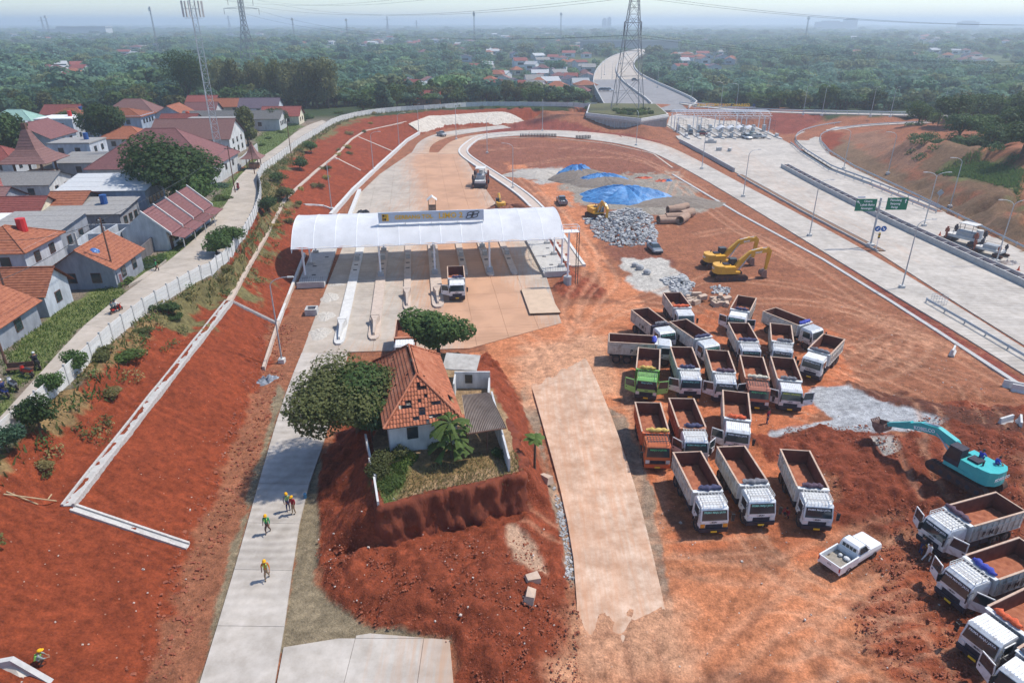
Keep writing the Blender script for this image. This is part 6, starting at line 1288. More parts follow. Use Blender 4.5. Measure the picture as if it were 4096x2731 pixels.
# ---------------------------------------------------------------- village houses
WALLC = dict(white=(.36, .36, .35), grey=(.19, .20, .22), blue=(.22, .26, .31), cream=(.42, .38, .28), slate=(.06, .075, .10), dark=(.10, .09, .09), pale=(.30, .32, .34), brick=(.30, .15, .09), bright=(.46, .46, .44))
ROOFC = dict(orange=((.20, .065, .036), (.36, .135, .07)), red=((.17, .045, .036), (.29, .085, .07)), maroon=((.13, .055, .055), (.20, .09, .085)), grey=((.20, .19, .18), (.29, .28, .26)), brown=((.17, .085, .075), (.24, .13, .115)), teal=((.20, .33, .28), (.27, .40, .34)), purple=((.09, .07, .09), (.14, .11, .14)), white=((.5, .5, .48), (.6, .6, .58)), zinc=((.36, .37, .37), (.46, .47, .47)))
def wallm(k): return mat('wall_' + k, WALLC[k], .9, c2=tuple(min(1, v * 1.7) for v in WALLC[k]), scale=1.1, rvar=.1, bump=.1, stretch=(1, 1, .35))
def roofm(k): return mat('roof_' + k, ROOFC[k][0], .85, c2=ROOFC[k][1], scale=2.6, rvar=.15)
M_wood2 = mat('dark_timber', (.12, .06, .04), .8, var=.3)
def courses(mb, a, b, c, d, n, up=.05):              # eave a-b, ridge d-c; tile courses stepping up the slope
 a, b, c, d = map(Vector, (a, b, c, d)); nn = (b - a).cross(d - a).normalized()
 if nn.z < 0: nn = -nn
 for i in range(n):
  p0, p1 = a.lerp(d, i / n), b.lerp(c, i / n); q0, q1 = a.lerp(d, (i + 1) / n), b.lerp(c, (i + 1) / n); k = len(mb.v)
  mb.v += [tuple(p0 + nn * up), tuple(p1 + nn * up), tuple(q1 + nn * .01), tuple(q0 + nn * .01), tuple(p0 - nn * .06), tuple(p1 - nn * .06)]
  mb.f += [(k, k + 1, k + 2, k + 3), (k + 4, k + 5, k + 1, k)]; mb.mi += [0, 0]
def house(label, c, w, d, h, rise, roof, wc, rz=0.0, kind='gable_y', wins=2, far=False, group=None, over=.5, cat='house', name='village_house', trim=False, tank=None):
 x, y = c[0], c[1]; t = thing(name, label, cat, (x, y, hz(x, y) - .1), rz, group); W, D = w / 2, d / 2; wm = wallm(wc); rm = roofm(roof); n = 6 if far else max(5, int(math.hypot(W, rise) / .38)); o = over
 mb = MB(); mb.box(-W, W, -D, D, -1.0, h)
 if kind == 'gable_y':
  for y_ in (-D, D): mb.add([(-W, y_, h), (W, y_, h), (0, y_, h + rise)], [(0, 1, 2)])
 if kind == 'gable_x':
  for x_ in (-W, W): mb.add([(x_, -D, h), (x_, D, h), (x_, 0, h + rise)], [(0, 1, 2)])
 if kind == 'shed': mb.add([(-W, -D, h), (W, -D, h), (W, D, h + rise), (-W, D, h + rise), (-W, D, h), (W, D, h)], [(4, 5, 2, 3), (0, 4, 3), (1, 2, 5)])
 wl_ = mb.build('wall', wm, t); mb = MB(); s = rise / max(.1, (W if kind == 'gable_y' else D))
 if kind == 'gable_y':
  for g in (-1, 1): courses(mb, (g * (W + o), -D - o, h - s * o), (g * (W + o), D + o, h - s * o), (0, D + o, h + rise), (0, -D - o, h + rise), n)
  rg = ((0, -D - o, h + rise + .05), (0, D + o, h + rise + .05))
 elif kind == 'gable_x':
  for g in (-1, 1): courses(mb, (-W - o, g * (D + o), h - s * o), (W + o, g * (D + o), h - s * o), (W + o, 0, h + rise), (-W - o, 0, h + rise), n)
  rg = ((-W - o, 0, h + rise + .05), (W + o, 0, h + rise + .05))
 elif kind in ('hip', 'joglo'):
  L = max(0, W - D) if w >= d else 0; L2 = max(0, D - W) if d > w else 0; r0, r1 = (-L, -L2), (L, L2); z = h + rise; e = h - .3
  courses(mb, (-W - o, -D - o, e), (W + o, -D - o, e), (r1[0] if w >= d else 0, -L2, z), (r0[0] if w >= d else 0, -L2, z), n); courses(mb, (W + o, D + o, e), (-W - o, D + o, e), (r0[0], L2, z), (r1[0], L2, z), n)
  courses(mb, (W + o, -D - o, e), (W + o, D + o, e), (r1[0], L2, z), (r1[0], -L2, z), n); courses(mb, (-W - o, D + o, e), (-W - o, -D - o, e), (r0[0], -L2, z), (r0[0], L2, z), n); rg = ((r0[0], -L2, z + .04), (r1[0], L2, z + .04)) if L + L2 > .2 else None
  hips = [((sx * (W + o), sy * (D + o), e + .08), (sx * L, sy * L2, z + .05)) for sx in (-1, 1) for sy in (-1, 1)]
 elif kind == 'shed': courses(mb, (-W - o, -D - o, h + .05), (W + o, -D - o, h + .05), (W + o, D + o, h + rise + .1), (-W - o, D + o, h + rise + .1), 4, .03); rg = None
 else: mb.box(-W - .15, W + .15, -D - .15, D + .15, h, h + .25); mb.box(-W + .05, W - .05, -D + .05, D - .05, h + .25, h + .3); rg = None
 ro = mb.build('roof', rm, t)
 if rg and not far: mb = MB(); mb.rod(rg[0], rg[1], .1, 6); mb.build('ridge_cap', M_concl if trim else rm, ro)
 if kind == 'hip' and not far:
  for a_, b_ in hips: mb = MB(); mb.rod(a_, b_, .08, 5); mb.build('hip_cap', rm, ro)
 if far and wins:
  mb = MB(); mb.box(-W * .5, W * .4, -D - .05, -D - .01, h * .35, h * .7); mb.build('window', M_glass, t); return t
 for i in range(wins):
  for face in (0, 1):
   q = (i + .5) / wins * 2 - 1; zz = [h * .55] if h < 4.5 else [h * .28, h * .74]
   for z in zz:
    if face == 0: fx, fy, sz = W * q * .8, -D, (.5, .02, .55)
    else: fx, fy, sz = W, D * q * .8, (.02, .5, .55)
    mb = MB(); mb.box(fx - sz[0] - .07 * (face == 0) - .04 * face, fx + sz[0] + .07 * (face == 0) + .04 * face, fy - sz[1] - .07 * face - .04 * (face == 0), fy + sz[1] + .07 * face + .04 * (face == 0), z - .62, z + .62); f_ = mb.build('window', M_wood2, t)
    mb = MB(); mb.box(fx - sz[0] * (1 if face == 0 else 3.2), fx + sz[0] * (1 if face == 0 else 3.2), fy - sz[1] * (3.2 if face == 0 else 1), fy + sz[1] * (3.2 if face == 0 else 1), z - .55, z + .55); mb.build('pane', M_glass, f_)
 if tank:
  mb = MB(); mb.rod((W * .4, D * .2, h + rise * .5), (W * .4, D * .2, h + rise * .5 + 1.6), .55, 10); mb.build('water_tank', mat('tank_' + tank, dict(blue=(.02, .08, .25), orange=(.6, .1, .03), red=(.5, .03, .03))[tank], .5), t)
 return t
G_ = 'houses of the village'
H = [ # label, centre, w, d, h, rise, roof, wall, kind
 ('house with bright orange tiled gable nearest the village street', (-51.6, 81.2), 7.2, 7.6, 3.0, 2.2, 'orange', 'grey', 'gable_y', 2, None),
 ('long grey fibre cement roofed house with a parapet and white dots', (-66.5, 93.5), 9.5, 8, 4.0, .7, 'grey', 'grey', 'shed', 2, None),
 ('pale blue two storey house at the left frame edge with orange tiles', (-60.5, 79.5), 7.5, 8, 5.6, 1.8, 'orange', 'pale', 'hip', 2, 'red'),
 ('low grey gabled house with red tiles at the left edge below the blue house', (-54.6, 70.5), 8.5, 5, 3.0, 2, 'orange', 'pale', 'gable_x', 1, None),
 ('tiled house with zinc lean-to in the lower left corner of the village', (-53, 62.5), 7, 7, 2.8, 1.8, 'orange', 'grey', 'gable_y', 1, None),
 ('long blue grey workshop with sloping zinc roof beside the big dark tree', (-69, 118), 14, 8, 4.4, 1.2, 'zinc', 'blue', 'shed', 4, None),
 ('wide grey roofed house with blue water barrel in front of the workshop', (-67.5, 107), 13, 7, 3.0, .9, 'grey', 'grey', 'shed', 3, 'blue'),
 ('cream house with red gable roof near the left edge', (-77, 106), 8, 7, 3.2, 1.9, 'red', 'cream', 'gable_x', 2, None),
 ('house under weathered orange tiles right of the cream house', (-71.5, 110.5), 5.4, 9, 3.2, 1.8, 'orange', 'dark', 'gable_x', 1, None),
 ('small white flat roofed house at the left edge', (-74, 97.5), 6, 6, 3.6, .3, 'white', 'white', 'flat', 1, None),
 ('large hall with steep dark red tiled hip roof behind the dark tree', (-73, 147), 24, 18, 3.8, 6.2, 'maroon', 'white', 'hip', 3, None),
 ('long maroon roofed hall with white gable end beside the telecom mast', (-80, 180), 19, 13, 4.6, 3.8, 'brown', 'white', 'gable_x', 3, None),
 ('two storey grey house with wide orange hip roof', (-116, 209), 18, 10, 6.2, 1.6, 'orange', 'blue', 'hip', 4, None),
 ('house with big brown hip roof behind the two storey house', (-121, 230), 17, 12, 4.5, 4.2, 'brown', 'white', 'hip', 2, None),
 ('distant house with plain red gable above the brown hip roof', (-113, 264), 10, 8, 5, 2.2, 'red', 'grey', 'gable_x', 2, None),
 ('half timbered white gable house with orange roof', (-108, 229), 9, 10, 4.6, 2.6, 'orange', 'pale', 'gable_y', 2, None),
 ('white gabled house with red roof and orange tank', (-99, 213), 10, 8, 4, 2, 'red', 'white', 'gable_x', 2, 'orange'),
 ('white framed gable house with maroon roof near left edge', (-115, 171), 12, 12, 5.4, 3, 'maroon', 'pale', 'gable_y', 3, None),
 ('house with pale teal metal roof at far left', (-150, 216), 14, 10, 3.6, 3, 'teal', 'white', 'hip', 2, None),
 ('long low grey roofed shed at the left frame edge', (-132, 189), 16, 8, 3.4, 1.6, 'grey', 'slate', 'gable_x', 3, None),
 ('white concrete block house with flat green edged roof', (-127, 201), 10, 9, 6, .3, 'white', 'pale', 'flat', 2, 'red'),
 ('house with sagging orange tiles, first of a pair', (-126, 222), 11, 9, 3.6, 2.6, 'orange', 'pale', 'hip', 2, None),
 ('house with sagging orange tiles, second of a pair beside the tank', (-139, 226), 12, 9, 3.6, 2.6, 'orange', 'white', 'hip', 2, 'blue'),
 ('red gabled house at the edge of the far trees', (-150, 240), 11, 9, 3.6, 2.4, 'red', 'grey', 'gable_x', 2, None),
 ('long grey warehouse roof behind the mast', (-88, 226), 30, 10, 3.8, 1.8, 'grey', 'white', 'gable_x', 4, None),
 ('dark blue walled flat building beside the mast', (-86, 205), 15, 9, 5.4, .3, 'grey', 'slate', 'flat', 3, None),
 ('purple roofed house below the tall grove', (-88, 252), 13, 9, 4.8, 2.6, 'purple', 'pale', 'gable_x', 3, None),
 ('small house with weathered red roof beside the purple one', (-77, 240), 12, 8, 3.2, 2.4, 'red', 'cream', 'gable_x', 2, None),
 ('house with orange tiles left of the purple roof', (-101, 257), 13, 8, 4.6, 2.2, 'orange', 'cream', 'gable_x', 2, None),
 ('low shack with pale grey roof below the weathered red roof', (-86, 222), 10, 7, 2.8, 1.4, 'grey', 'brick', 'gable_x', 1, None),
 ('long grey roofed shack by the green bushes', (-84, 212), 8, 6, 2.8, 1, 'zinc', 'brick', 'shed', 1, None),
 ('barn with red gable roof beyond the far fence', (-36, 306), 11, 8, 3.6, 2.6, 'red', 'brick', 'gable_x', 1, None),
 ('white shed with slanted grey roof near the cream house', (-90, 128), 11, 8, 3.2, 1.4, 'grey', 'white', 'gable_x', 2, None),
 ('small red roofed house beside the left edge tree', (-97, 122), 10, 9, 3.2, 2.2, 'red', 'pale', 'hip', 2, 'blue'),
 ('grey two storey house behind the palm', (-99, 160), 9, 8, 5.4, .3, 'grey', 'pale', 'flat', 2, 'blue'),
 ('brown roofed low house behind the cream house', (-88, 113), 9, 8, 3, 2, 'brown', 'grey', 'gable_x', 2, None),
 ('grey shed roof left of the hall eaves', (-92, 150), 8, 7, 3, 1, 'grey', 'pale', 'shed', 1, None),
 ('dull red hip roof between shaft and framed gable', (-112, 152), 10, 8, 3.2, 2.4, 'red', 'pale', 'hip', 2, None),
 ('brown gable roof at the left edge above the shed', (-137, 166), 11, 9, 3.4, 2.6, 'brown', 'cream', 'gable_x', 2, None),
 ('zinc roofed house beside the teal roof', (-143, 203), 9, 8, 3.2, 1.6, 'zinc', 'grey', 'gable_x', 1, None),
 ('maroon roof between the two storey house and the orange pair', (-106, 246), 10, 8, 4, 2.4, 'maroon', 'white', 'gable_x', 2, None),
 ('house with faded orange roof in the middle of the village', (-101, 186), 11, 9, 3.4, 2.2, 'orange', 'white', 'hip', 2, None)]
for lb, c, w, d, h, r_, ro, wa, kd, wn, tk in H: house(lb, c, w, d, h, r_, ro, wa, R_(4), kd, wn, False, G_, tank=tk)
# terrace with maroon roof in four bays
t = thing('terrace_house', 'row of four terraced houses with maroon roof and white dividers', 'house', (-51.9, 94, hz(-50, 102)), R_(3), G_)
mb = MB(); mb.box(-3.2, 2.9, 0, 17, -.5, 3.0)
for y_ in (0, 17): mb.add([(-3.2, y_, 3), (2.9, y_, 3), (0, y_, 5.6)], [(0, 1, 2)])
mb.build('wall', wallm('white'), t)
for k in range(4):
 mb = MB(); y0, y1 = k * 4.25 + .1, k * 4.25 + 4.15
 courses(mb, (3.5, y0, 2.5), (3.5, y1, 2.5), (0, y1, 5.65), (0, y0, 5.65), 10); courses(mb, (-3.7, y0, 2.5), (-3.7, y1, 2.5), (0, y1, 5.65), (0, y0, 5.65), 10); mb.build('roof_bay', roofm('maroon'), t)
 mb = MB(); courses(mb, (5.2, y0, 1.9), (5.2, y1, 1.9), (3.0, y1, 2.45), (3.0, y0, 2.45), 3); mb.build('porch_roof', roofm('maroon'), t)
 mb = MB(); mb.box(2.85, 2.95, y0 + .5, y0 + 1.4, 0, 2); mb.build('door', M_wood2, t); mb = MB(); mb.box(2.85, 2.96, y0 + 2.2, y0 + 3.4, .9, 2); mb.build('window', M_glass, t)
 mb = MB(); mb.rod((5.0, y0 + .1, 0), (5.0, y0 + .1, 1.9), .07, 5); mb.build('porch_post', M_concl, t)
for k in range(5):
 y = k * 4.25; mb = MB(); mb.hexa([(3.6, y - .09, 2.4), (3.6, y + .09, 2.4), (0, y + .09, 5.6), (0, y - .09, 5.6)], [(3.6, y - .09, 2.75), (3.6, y + .09, 2.75), (0, y + .09, 5.95), (0, y - .09, 5.95)]); mb.build('divider', M_concl, t)
# unfinished house
t = thing('unfinished_house', 'roofless unfinished grey block walls behind the orange gable house', 'building site', (-60.5, 94.5, hz(-60, 94)), R_(4), None)
for i, (x0, x1, y0, y1, h) in enumerate([(-4, 5, -3.1, -2.9, 1.6), (-4, 5, 3.9, 4.1, 2.6), (-4.1, -3.9, -2.9, 3.9, 2.2), (4.9, 5.1, -2.9, 3.9, 2.8), (-.1, .1, -2.9, 3.9, 2.4), (2.4, 2.6, .2, 3.9, 2.6), (-3.9, -.1, .3, .5, 2.0), (.1, 4.9, 0, .2, 2.3)]):
 mb = MB(); mb.box(x0, x1, y0, y1, -.3, h); mb.build('block_wall', wallm('pale'), t)
for x, y in ((-4, -3), (0, -3), (5, -3), (-4, 4), (0, 4), (5, 4), (2.5, 0)): mb = MB(); mb.box(x - .12, x + .12, y - .12, y + .12, 0, 3.3); mb.build('post', M_conc, t)
# pavilion with stacked roof, brick shaft, gazebo
def joglo(label, x, y, s, base):
 t = thing('pavilion', label, 'pavilion', (x, y, hz(x, y)), R_(5)); 
 for px, py in ((-1, -1), (1, -1), (1, 1), (-1, 1)): mb = MB(); mb.rod((px * 1.3 * s, py * 1.3 * s, 0), (px * 1.3 * s, py * 1.3 * s, base), .12 * s, 6); mb.build('post', M_wood2, t)
 mb = MB(); rs = [(2.4, 0), (1.5, .6), (.95, 1.2), (.6, 2.0), (.25, 3.0)]
 for (r0, z0), (r1, z1) in zip(rs[:-1], rs[1:]):
  for k in range(4):
   a, b = [Vector((math.cos(q) * 1.41, math.sin(q) * 1.41, 0)) for q in (math.pi / 4 + k * math.pi / 2, math.pi / 4 + (k + 1) * math.pi / 2)]; courses(mb, a * r0 * s + Vector((0, 0, base + z0 * s)), b * r0 * s + Vector((0, 0, base + z0 * s)), b * r1 * s + Vector((0, 0, base + z1 * s)), a * r1 * s + Vector((0, 0, base + z1 * s)), 3)
 mb.build('roof', roofm('brown'), t); mb = MB(); mb.box(-.2 * s, .2 * s, -.2 * s, .2 * s, base + 2.9 * s, base + 3.6 * s); mb.build('finial', M_wood2, t); mb = MB(); mb.box(-1.1 * s, 1.1 * s, -1.1 * s, 1.1 * s, 0, base * .5); mb.build('low_wall', wallm('brick'), t); return t
joglo('brown prayer house with curved stacked pyramid roof near the left edge', -97, 141, 2.0, 4.4); joglo('small timber gazebo with peaked roof behind the garden wall', -58.8, 158, .95, 2.6)
t = thing('brick_shaft', 'unplastered brick stair shaft with platforms near the left edge', 'tower', (-104, 137, hz(-104, 137))); mb = MB(); mb.box(-1.1, 1.1, -1.1, 1.1, 0, 7.5); mb.build('shaft', wallm('brick'), t)
for z in (2.6, 5.2, 7.6): mb = MB(); mb.box(-1.9, 1.9, -1.6, 1.6, z, z + .2); mb.build('platform', M_conc, t)
for x in (-1, 1): mb = MB(); mb.box(x - .18, x + .18, -.18, .18, 7.8, 10.5); mb.build('column', wallm('brick'), t)
# garden walls
def gwall(label, pts, h, m): return line_thing('garden_wall', label, 'wall', [on(V(*q)) for q in pts], [(-.1, -.6), (.1, -.6), (.1, h), (-.1, h)], m, 'panel', 3.0, 'garden walls')
gwall('tall pale wall below the gazebo along the village street', [(522, 405, 6), (560, 375, 6), (592, 345, 5.8)], 2.2, M_conc)
gwall('stained grey yard wall right of the orange gable house', [(318, 600, 7), (362, 560, 6.8), (392, 535, 6.7)], 2.0, wallm('dark'))
gwall('black painted yard wall with iron gate beside the pink board', [(196, 655, 7), (275, 655, 7)], 1.8, wallm('slate'))
gwall('white painted wall with faint writing below the gabled house', [(95, 690, 7.2), (150, 672, 7.1)], 2.2, wallm('white'))
gwall('dark wall between the workshop and the terraced row', [(350, 432, 6.6), (420, 425, 6.5)], 2.2, wallm('dark'))
o = MB().box(-1.2, 1.2, -.03, .03, 0, 1.5).build('notice_board', mat('pink_board', (.55, .25, .24), .8, var=.2)); o.location = on(V(258, 655, 7)); o.rotation_euler = (0, 0, .5); tag(o, 'faded pink board leaning beside the lane corner', 'board')
t = thing('water_tower', 'blue water tank on dark stand at the lane corner', 'water tank', on(V(232, 648, 7))); mb = MB(); mb.rod((0, 0, 2.6), (0, 0, 4.3), .75, 12); mb.rod((0, 0, 4.3), (0, 0, 4.6), .75, 12, .3); mb.build('tank', mat('tank_print', (.03, .10, .30), .5, c2=(.25, .4, .55), scale=2.5, sharp=(.5, .56)), t)
for x in (-.6, .6):
 for y in (-.6, .6): mb = MB(); mb.rod((x, y, 0), (x, y, 2.6), .07, 5); mb.build('leg', M_dark, t)
def pole(label, p, h, lean=0):
 t = thing('utility_pole', label, 'utility pole', on(p), 0, 'utility poles'); mb = MB(); mb.rod((0, 0, -.2), (lean, 0, h), .12, 6, .08); mb.build('pole', mat('pole_brown', (.14, .07, .05), .8), t); mb = MB(); mb.box(lean - .7, lean + .7, -.05, .05, h - .6, h - .48); mb.build('cross_arm', M_dark, t); return t
for i, (q, h, lb) in enumerate([((268, 652, 7), 8.5, 'leaning brown pole by the orange gable house'), ((462, 222 * 2.1, 6.3), 9, 'pole in front of the workshop barrel'), ((540, 440, 6.2), 9, 'white banded pole at the terrace end'), ((12, 830, 7.4), 8, 'rust brown pole at the left frame edge by the street'), ((30, 720, 7.3), 9, 'thin pole before the pale blue house'), ((585, 400, 5.9), 8, 'pole by the street bend'), ((668, 350, 5.6), 8, 'slim pole in the bushes beside the street')]): pole(lb, V(*q), h)
POLES = [on(V(268, 652, 7), 8.2), on(V(12, 830, 7.4), 7.6), on(V(540, 440, 6.2), 8.6), on(V(30, 720, 7.3), 8.6)]
for i, (a, b) in enumerate([(0, 1), (0, 2), (0, 3)]): cable(('household wire from the leaning pole down to the left edge', 'household wire from the leaning pole to the banded pole', 'household wire from the leaning pole to the thin pole')[i], POLES[a], POLES[b], .8, .03, 12)
# ---------------------------------------------------------------- ruined house on the uncut mound: single tiles
RA = R_(14.4); rh = thing('ruined_house', 'abandoned house with broken orange tiled hip roof left on the earth mound', 'house', (-8.6, 52.8, 4.0), RA)
W, D, E_, RZ = 3.2, 6.1, 2.75, 5.65
mb = MB(); mb.box(-2.8, 2.8, -5.5, 5.5, -.2, 2.7); mb.build('wall', wallm('white'), rh)
for x, y0, sx in ((-.9, -5.52, .45), (1.4, -5.52, .4)): mb = MB(); mb.box(x - sx, x + sx, y0 - .04, y0 + .04, 1.2, 2.3); mb.build('window', M_glass, rh)
M_tile = mat('old_clay_tile', (.30, .085, .04), .9, c2=(.50, .21, .12), scale=.9, rvar=.25); M_bat = mat('batten', (.10, .06, .045), .9, var=.3)
def tile_me():
 mb = MB(); n = 4; w, L = .27, .42
 for j, (y, z) in enumerate(((0, .045), (L, .0))):
  for i in range(n + 1): f = i / n; mb.v.append((f * w, y, z + .035 * math.sin(f * 2 * math.pi)))
 for i in range(n): mb.f.append((i, i + 1, n + 2 + i, n + 1 + i)); mb.mi.append(0)
 mb.v += [(0, 0, 0), (w, 0, 0)]; k = 2 * (n + 1); mb.f.append((k, k + 1, n, 0)); mb.mi.append(0); return mb
tme = tile_me().mesh('tile'); tme.materials.append(M_tile)
cnt = 0; rt = random.Random(5); roofp = bpy.data.objects.new('roof', None); col.objects.link(roofp); roofp.parent = rh
SL_ = math.hypot(W, RZ - E_); rest = MB(); TM = tile_me()
def face(org, ux, up_, nrm, base, ridge, holes, single):
 global cnt
 rows = int(SL_ / .36)
 for r in range(rows):
  half = (base * (1 - r / rows) + ridge * r / rows) / 2; x = -half
  while x < half - .05:
   pos = Vector(org) + Vector(ux) * x + Vector(up_) * (r * .36)
   hole = any(abs(x - hx) < hw and abs(r * .36 - hy) < hh for hx, hy, hw, hh in holes)
   if not hole and rt.random() > .012:
    M3 = Matrix((Vector(ux), Vector(up_), Vector(nrm))).transposed().to_4x4(); M4 = Matrix.Translation(pos) @ M3 @ Matrix.Rotation(rt.uniform(-.05, .05), 4, 'Z')
    if single and cnt < 300: o = link('tile', tme, roofp); o.matrix_local = M4; cnt += 1
    else: rest.add(TM.v, TM.f, M4)
   x += .262
k = W / SL_; kz = (RZ - E_) / SL_
face((0, -D, E_ + .02), (1, 0, 0), (0, k, kz), (0, -kz, k), 2 * W, .15, [(-.2, .9, .3, .2), (.9, .45, .45, .2), (-1.2, 1.6, .3, .2), (-.3, 1.7, .15, .2), (-1.7, 1.3, .3, .2), (.4, 2.3, .2, .15), (1.1, 1.5, .3, .2), (-.6, .5, .3, .2), (-1.0, 2.0, .2, .15), (.1, 2.9, .35, .12)], True)
face((W, 0, E_ + .02), (0, 1, 0), (-k, 0, kz), (kz, 0, k), 2 * D, 2 * (D - W), [(-3.5, .5, .5, .3)], True)
face((-W, 0, E_ + .02), (0, -1, 0), (k, 0, kz), (-kz, 0, k), 2 * D, 2 * (D - W), [], False); face((0, D, E_ + .02), (-1, 0, 0), (0, -k, kz), (0, kz, k), 2 * W, .15, [], False)
o = rest.build('roof_tiles', M_tile, roofp); o['kind'] = 'stuff'
for a, b in [((0, -D + W, RZ), (0, D - W, RZ)), ((0, -D + W, RZ), (-W, -D, E_)), ((0, -D + W, RZ), (W, -D, E_)), ((0, D - W, RZ), (-W, D, E_)), ((0, D - W, RZ), (W, D, E_))]: mb = MB(); mb.rod(Vector(a) + Vector((0, 0, .08)), Vector(b) + Vector((0, 0, .1)), .1, 6); mb.build('ridge_tiles', M_tile, roofp)
for i in range(7):
 f = i / 7; mb = MB(); mb.box(-W * (1 - f) + .1, W * (1 - f) - .1, -D + W * f + .05, -D + W * f + .11, E_ + (RZ - E_) * f - .06, E_ + (RZ - E_) * f - .02); mb.build('batten', M_bat, roofp)
M_asb = mat('brown_corrugated_sheet', (.20, .155, .13), .9, c2=(.30, .25, .21), scale=1.2)
def sheet(name, a, b, c, d, n, m, parent):            # corrugated sheet, waves across a-b
 a, b, c, d = map(Vector, (a, b, c, d)); nn = (b - a).cross(d - a).normalized(); nn = nn if nn.z > 0 else -nn; mb = MB()
 for i in range(n * 4 + 1):
  f = i / (n * 4); w = nn * .05 * math.cos(i * math.pi / 2)
  mb.v += [tuple(a.lerp(b, f) + w), tuple(d.lerp(c, f) + w)]
 mb.f = [(2 * i, 2 * i + 2, 2 * i + 3, 2 * i + 1) for i in range(n * 4)]; mb.mi = [0] * len(mb.f); return mb.build(name, m, parent)
cp = thing('carport', 'brown corrugated lean-to roof on a white wall beside the ruined house', 'carport'); q = [T12(1940, 845, 6.2), T12(2300, 790, 6.3), T12(2140, 462, 6.9), T12(1890, 485, 6.9)]
sheet('roof_sheet', *q, 22, M_asb, cp); mb = MB(); mb.rod(q[0], q[1], .06, 5); mb.build('edge_beam', M_wood2, cp)
mb = MB(); e0, e1 = q[1] + Vector((.15, .3, 0)), q[2] + Vector((.15, 0, 0)); mb.hexa([(e0.x, e0.y - 3, 3.8), (e0.x + .16, e0.y - 3, 3.8), (e1.x + .16, e1.y, 3.8), (e1.x, e1.y, 3.8)], [(e0.x, e0.y - 3, 5.2), (e0.x + .16, e0.y - 3, 5.2), (e1.x + .16, e1.y, 7), (e1.x, e1.y, 7)]); mb.build('side_wall', wallm('white'), cp)
for p in (q[0], q[0].lerp(q[1], .5)): mb = MB(); mb.rod((p.x, p.y, 3.8), (p.x, p.y, 6.2), .06, 5); mb.build('post', M_wood2, cp)
pr = thing('porch_roof', 'small broken corrugated porch sheet at the front of the ruined house', 'roof sheet'); sheet('roof_sheet', T12(1395, 815, 6.0), T12(1660, 775, 6.0), T12(1640, 670, 6.7), T12(1375, 700, 6.7), 12, mat('worn_sheet', (.24, .20, .18), .9, c2=(.40, .36, .33), scale=2), pr)
mb = MB(); p = T12(1395, 815, 6.0); mb.rod((p.x, p.y + .1, 3.9), (p.x, p.y + .1, 6.0), .06, 5); mb.build('post', M_wood2, pr)
an = thing('ruined_annex', 'roofless white annex with broken roof slab behind the ruined house', 'building'); c = T12(1880, 360, 5.5)
c = Vector((-4.3, 57.8, 3.9)); mb = MB(); mb.box(c.x - 1.2, c.x + 2.2, c.y, c.y + .15, 3.8, 5.8); mb.box(c.x + 2.05, c.x + 2.2, c.y - 3.2, c.y, 3.8, 5.2); mb.box(c.x - 1.2, c.x - 1.05, c.y - 2, c.y, 3.8, 5.6); mb.build('wall', wallm('white'), an)
mb = MB(); mb.box(c.x - .2, c.x + .5, c.y - .04, c.y + .02, 4.6, 5.5); mb.build('window', M_glass, an); mb = MB(); mb.hexa([(c.x - 2.4, c.y + .3, 5.9), (c.x + .9, c.y + .2, 5.75), (c.x + 1.2, c.y + 2.6, 6.2), (c.x - 2.2, c.y + 3.0, 6.3)], [(c.x - 2.4, c.y + .3, 6.0), (c.x + .9, c.y + .2, 5.85), (c.x + 1.2, c.y + 2.6, 6.3), (c.x - 2.2, c.y + 3.0, 6.4)]); mb.build('roof_slab', mat('broken_slab', (.30, .28, .25), .9, c2=(.46, .44, .40), scale=1.5), an)
yd = thing('yard_wall', 'broken plaster garden wall at the left cliff edge of the mound', 'wall'); ps = [T12(1010, 850, 4.6), T12(1045, 1070, 4.5), T12(1090, 1240, 4.5), T12(1115, 1480, 4.4)]
for a, b in zip(ps[:-1], ps[1:]): mb = MB(); mb.hexa([(a.x - .08, a.y - .2, 3.7), (a.x + .08, a.y - .2, 3.7), (b.x + .08, b.y + .2, 3.7), (b.x - .08, b.y + .2, 3.7)], [(a.x - .08, a.y - .2, a.z + .2), (a.x + .08, a.y - .2, a.z + .2), (b.x + .08, b.y + .2, b.z), (b.x - .08, b.y + .2, b.z)]); mb.build('panel', M_concl, yd)
# ---------------------------------------------------------------- vegetation
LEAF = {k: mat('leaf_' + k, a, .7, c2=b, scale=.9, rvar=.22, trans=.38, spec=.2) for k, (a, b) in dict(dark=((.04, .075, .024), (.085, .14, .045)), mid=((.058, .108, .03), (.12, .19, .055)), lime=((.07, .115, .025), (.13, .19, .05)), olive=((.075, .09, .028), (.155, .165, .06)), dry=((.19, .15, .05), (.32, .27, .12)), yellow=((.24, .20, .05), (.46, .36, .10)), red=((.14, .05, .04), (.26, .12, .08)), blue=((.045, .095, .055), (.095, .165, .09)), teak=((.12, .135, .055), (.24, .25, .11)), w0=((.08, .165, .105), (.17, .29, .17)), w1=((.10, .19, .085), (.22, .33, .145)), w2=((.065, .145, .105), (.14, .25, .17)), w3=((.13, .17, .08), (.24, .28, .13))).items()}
M_bark = mat('bark', (.09, .065, .045), .9, var=.35, scale=4, bump=.4)
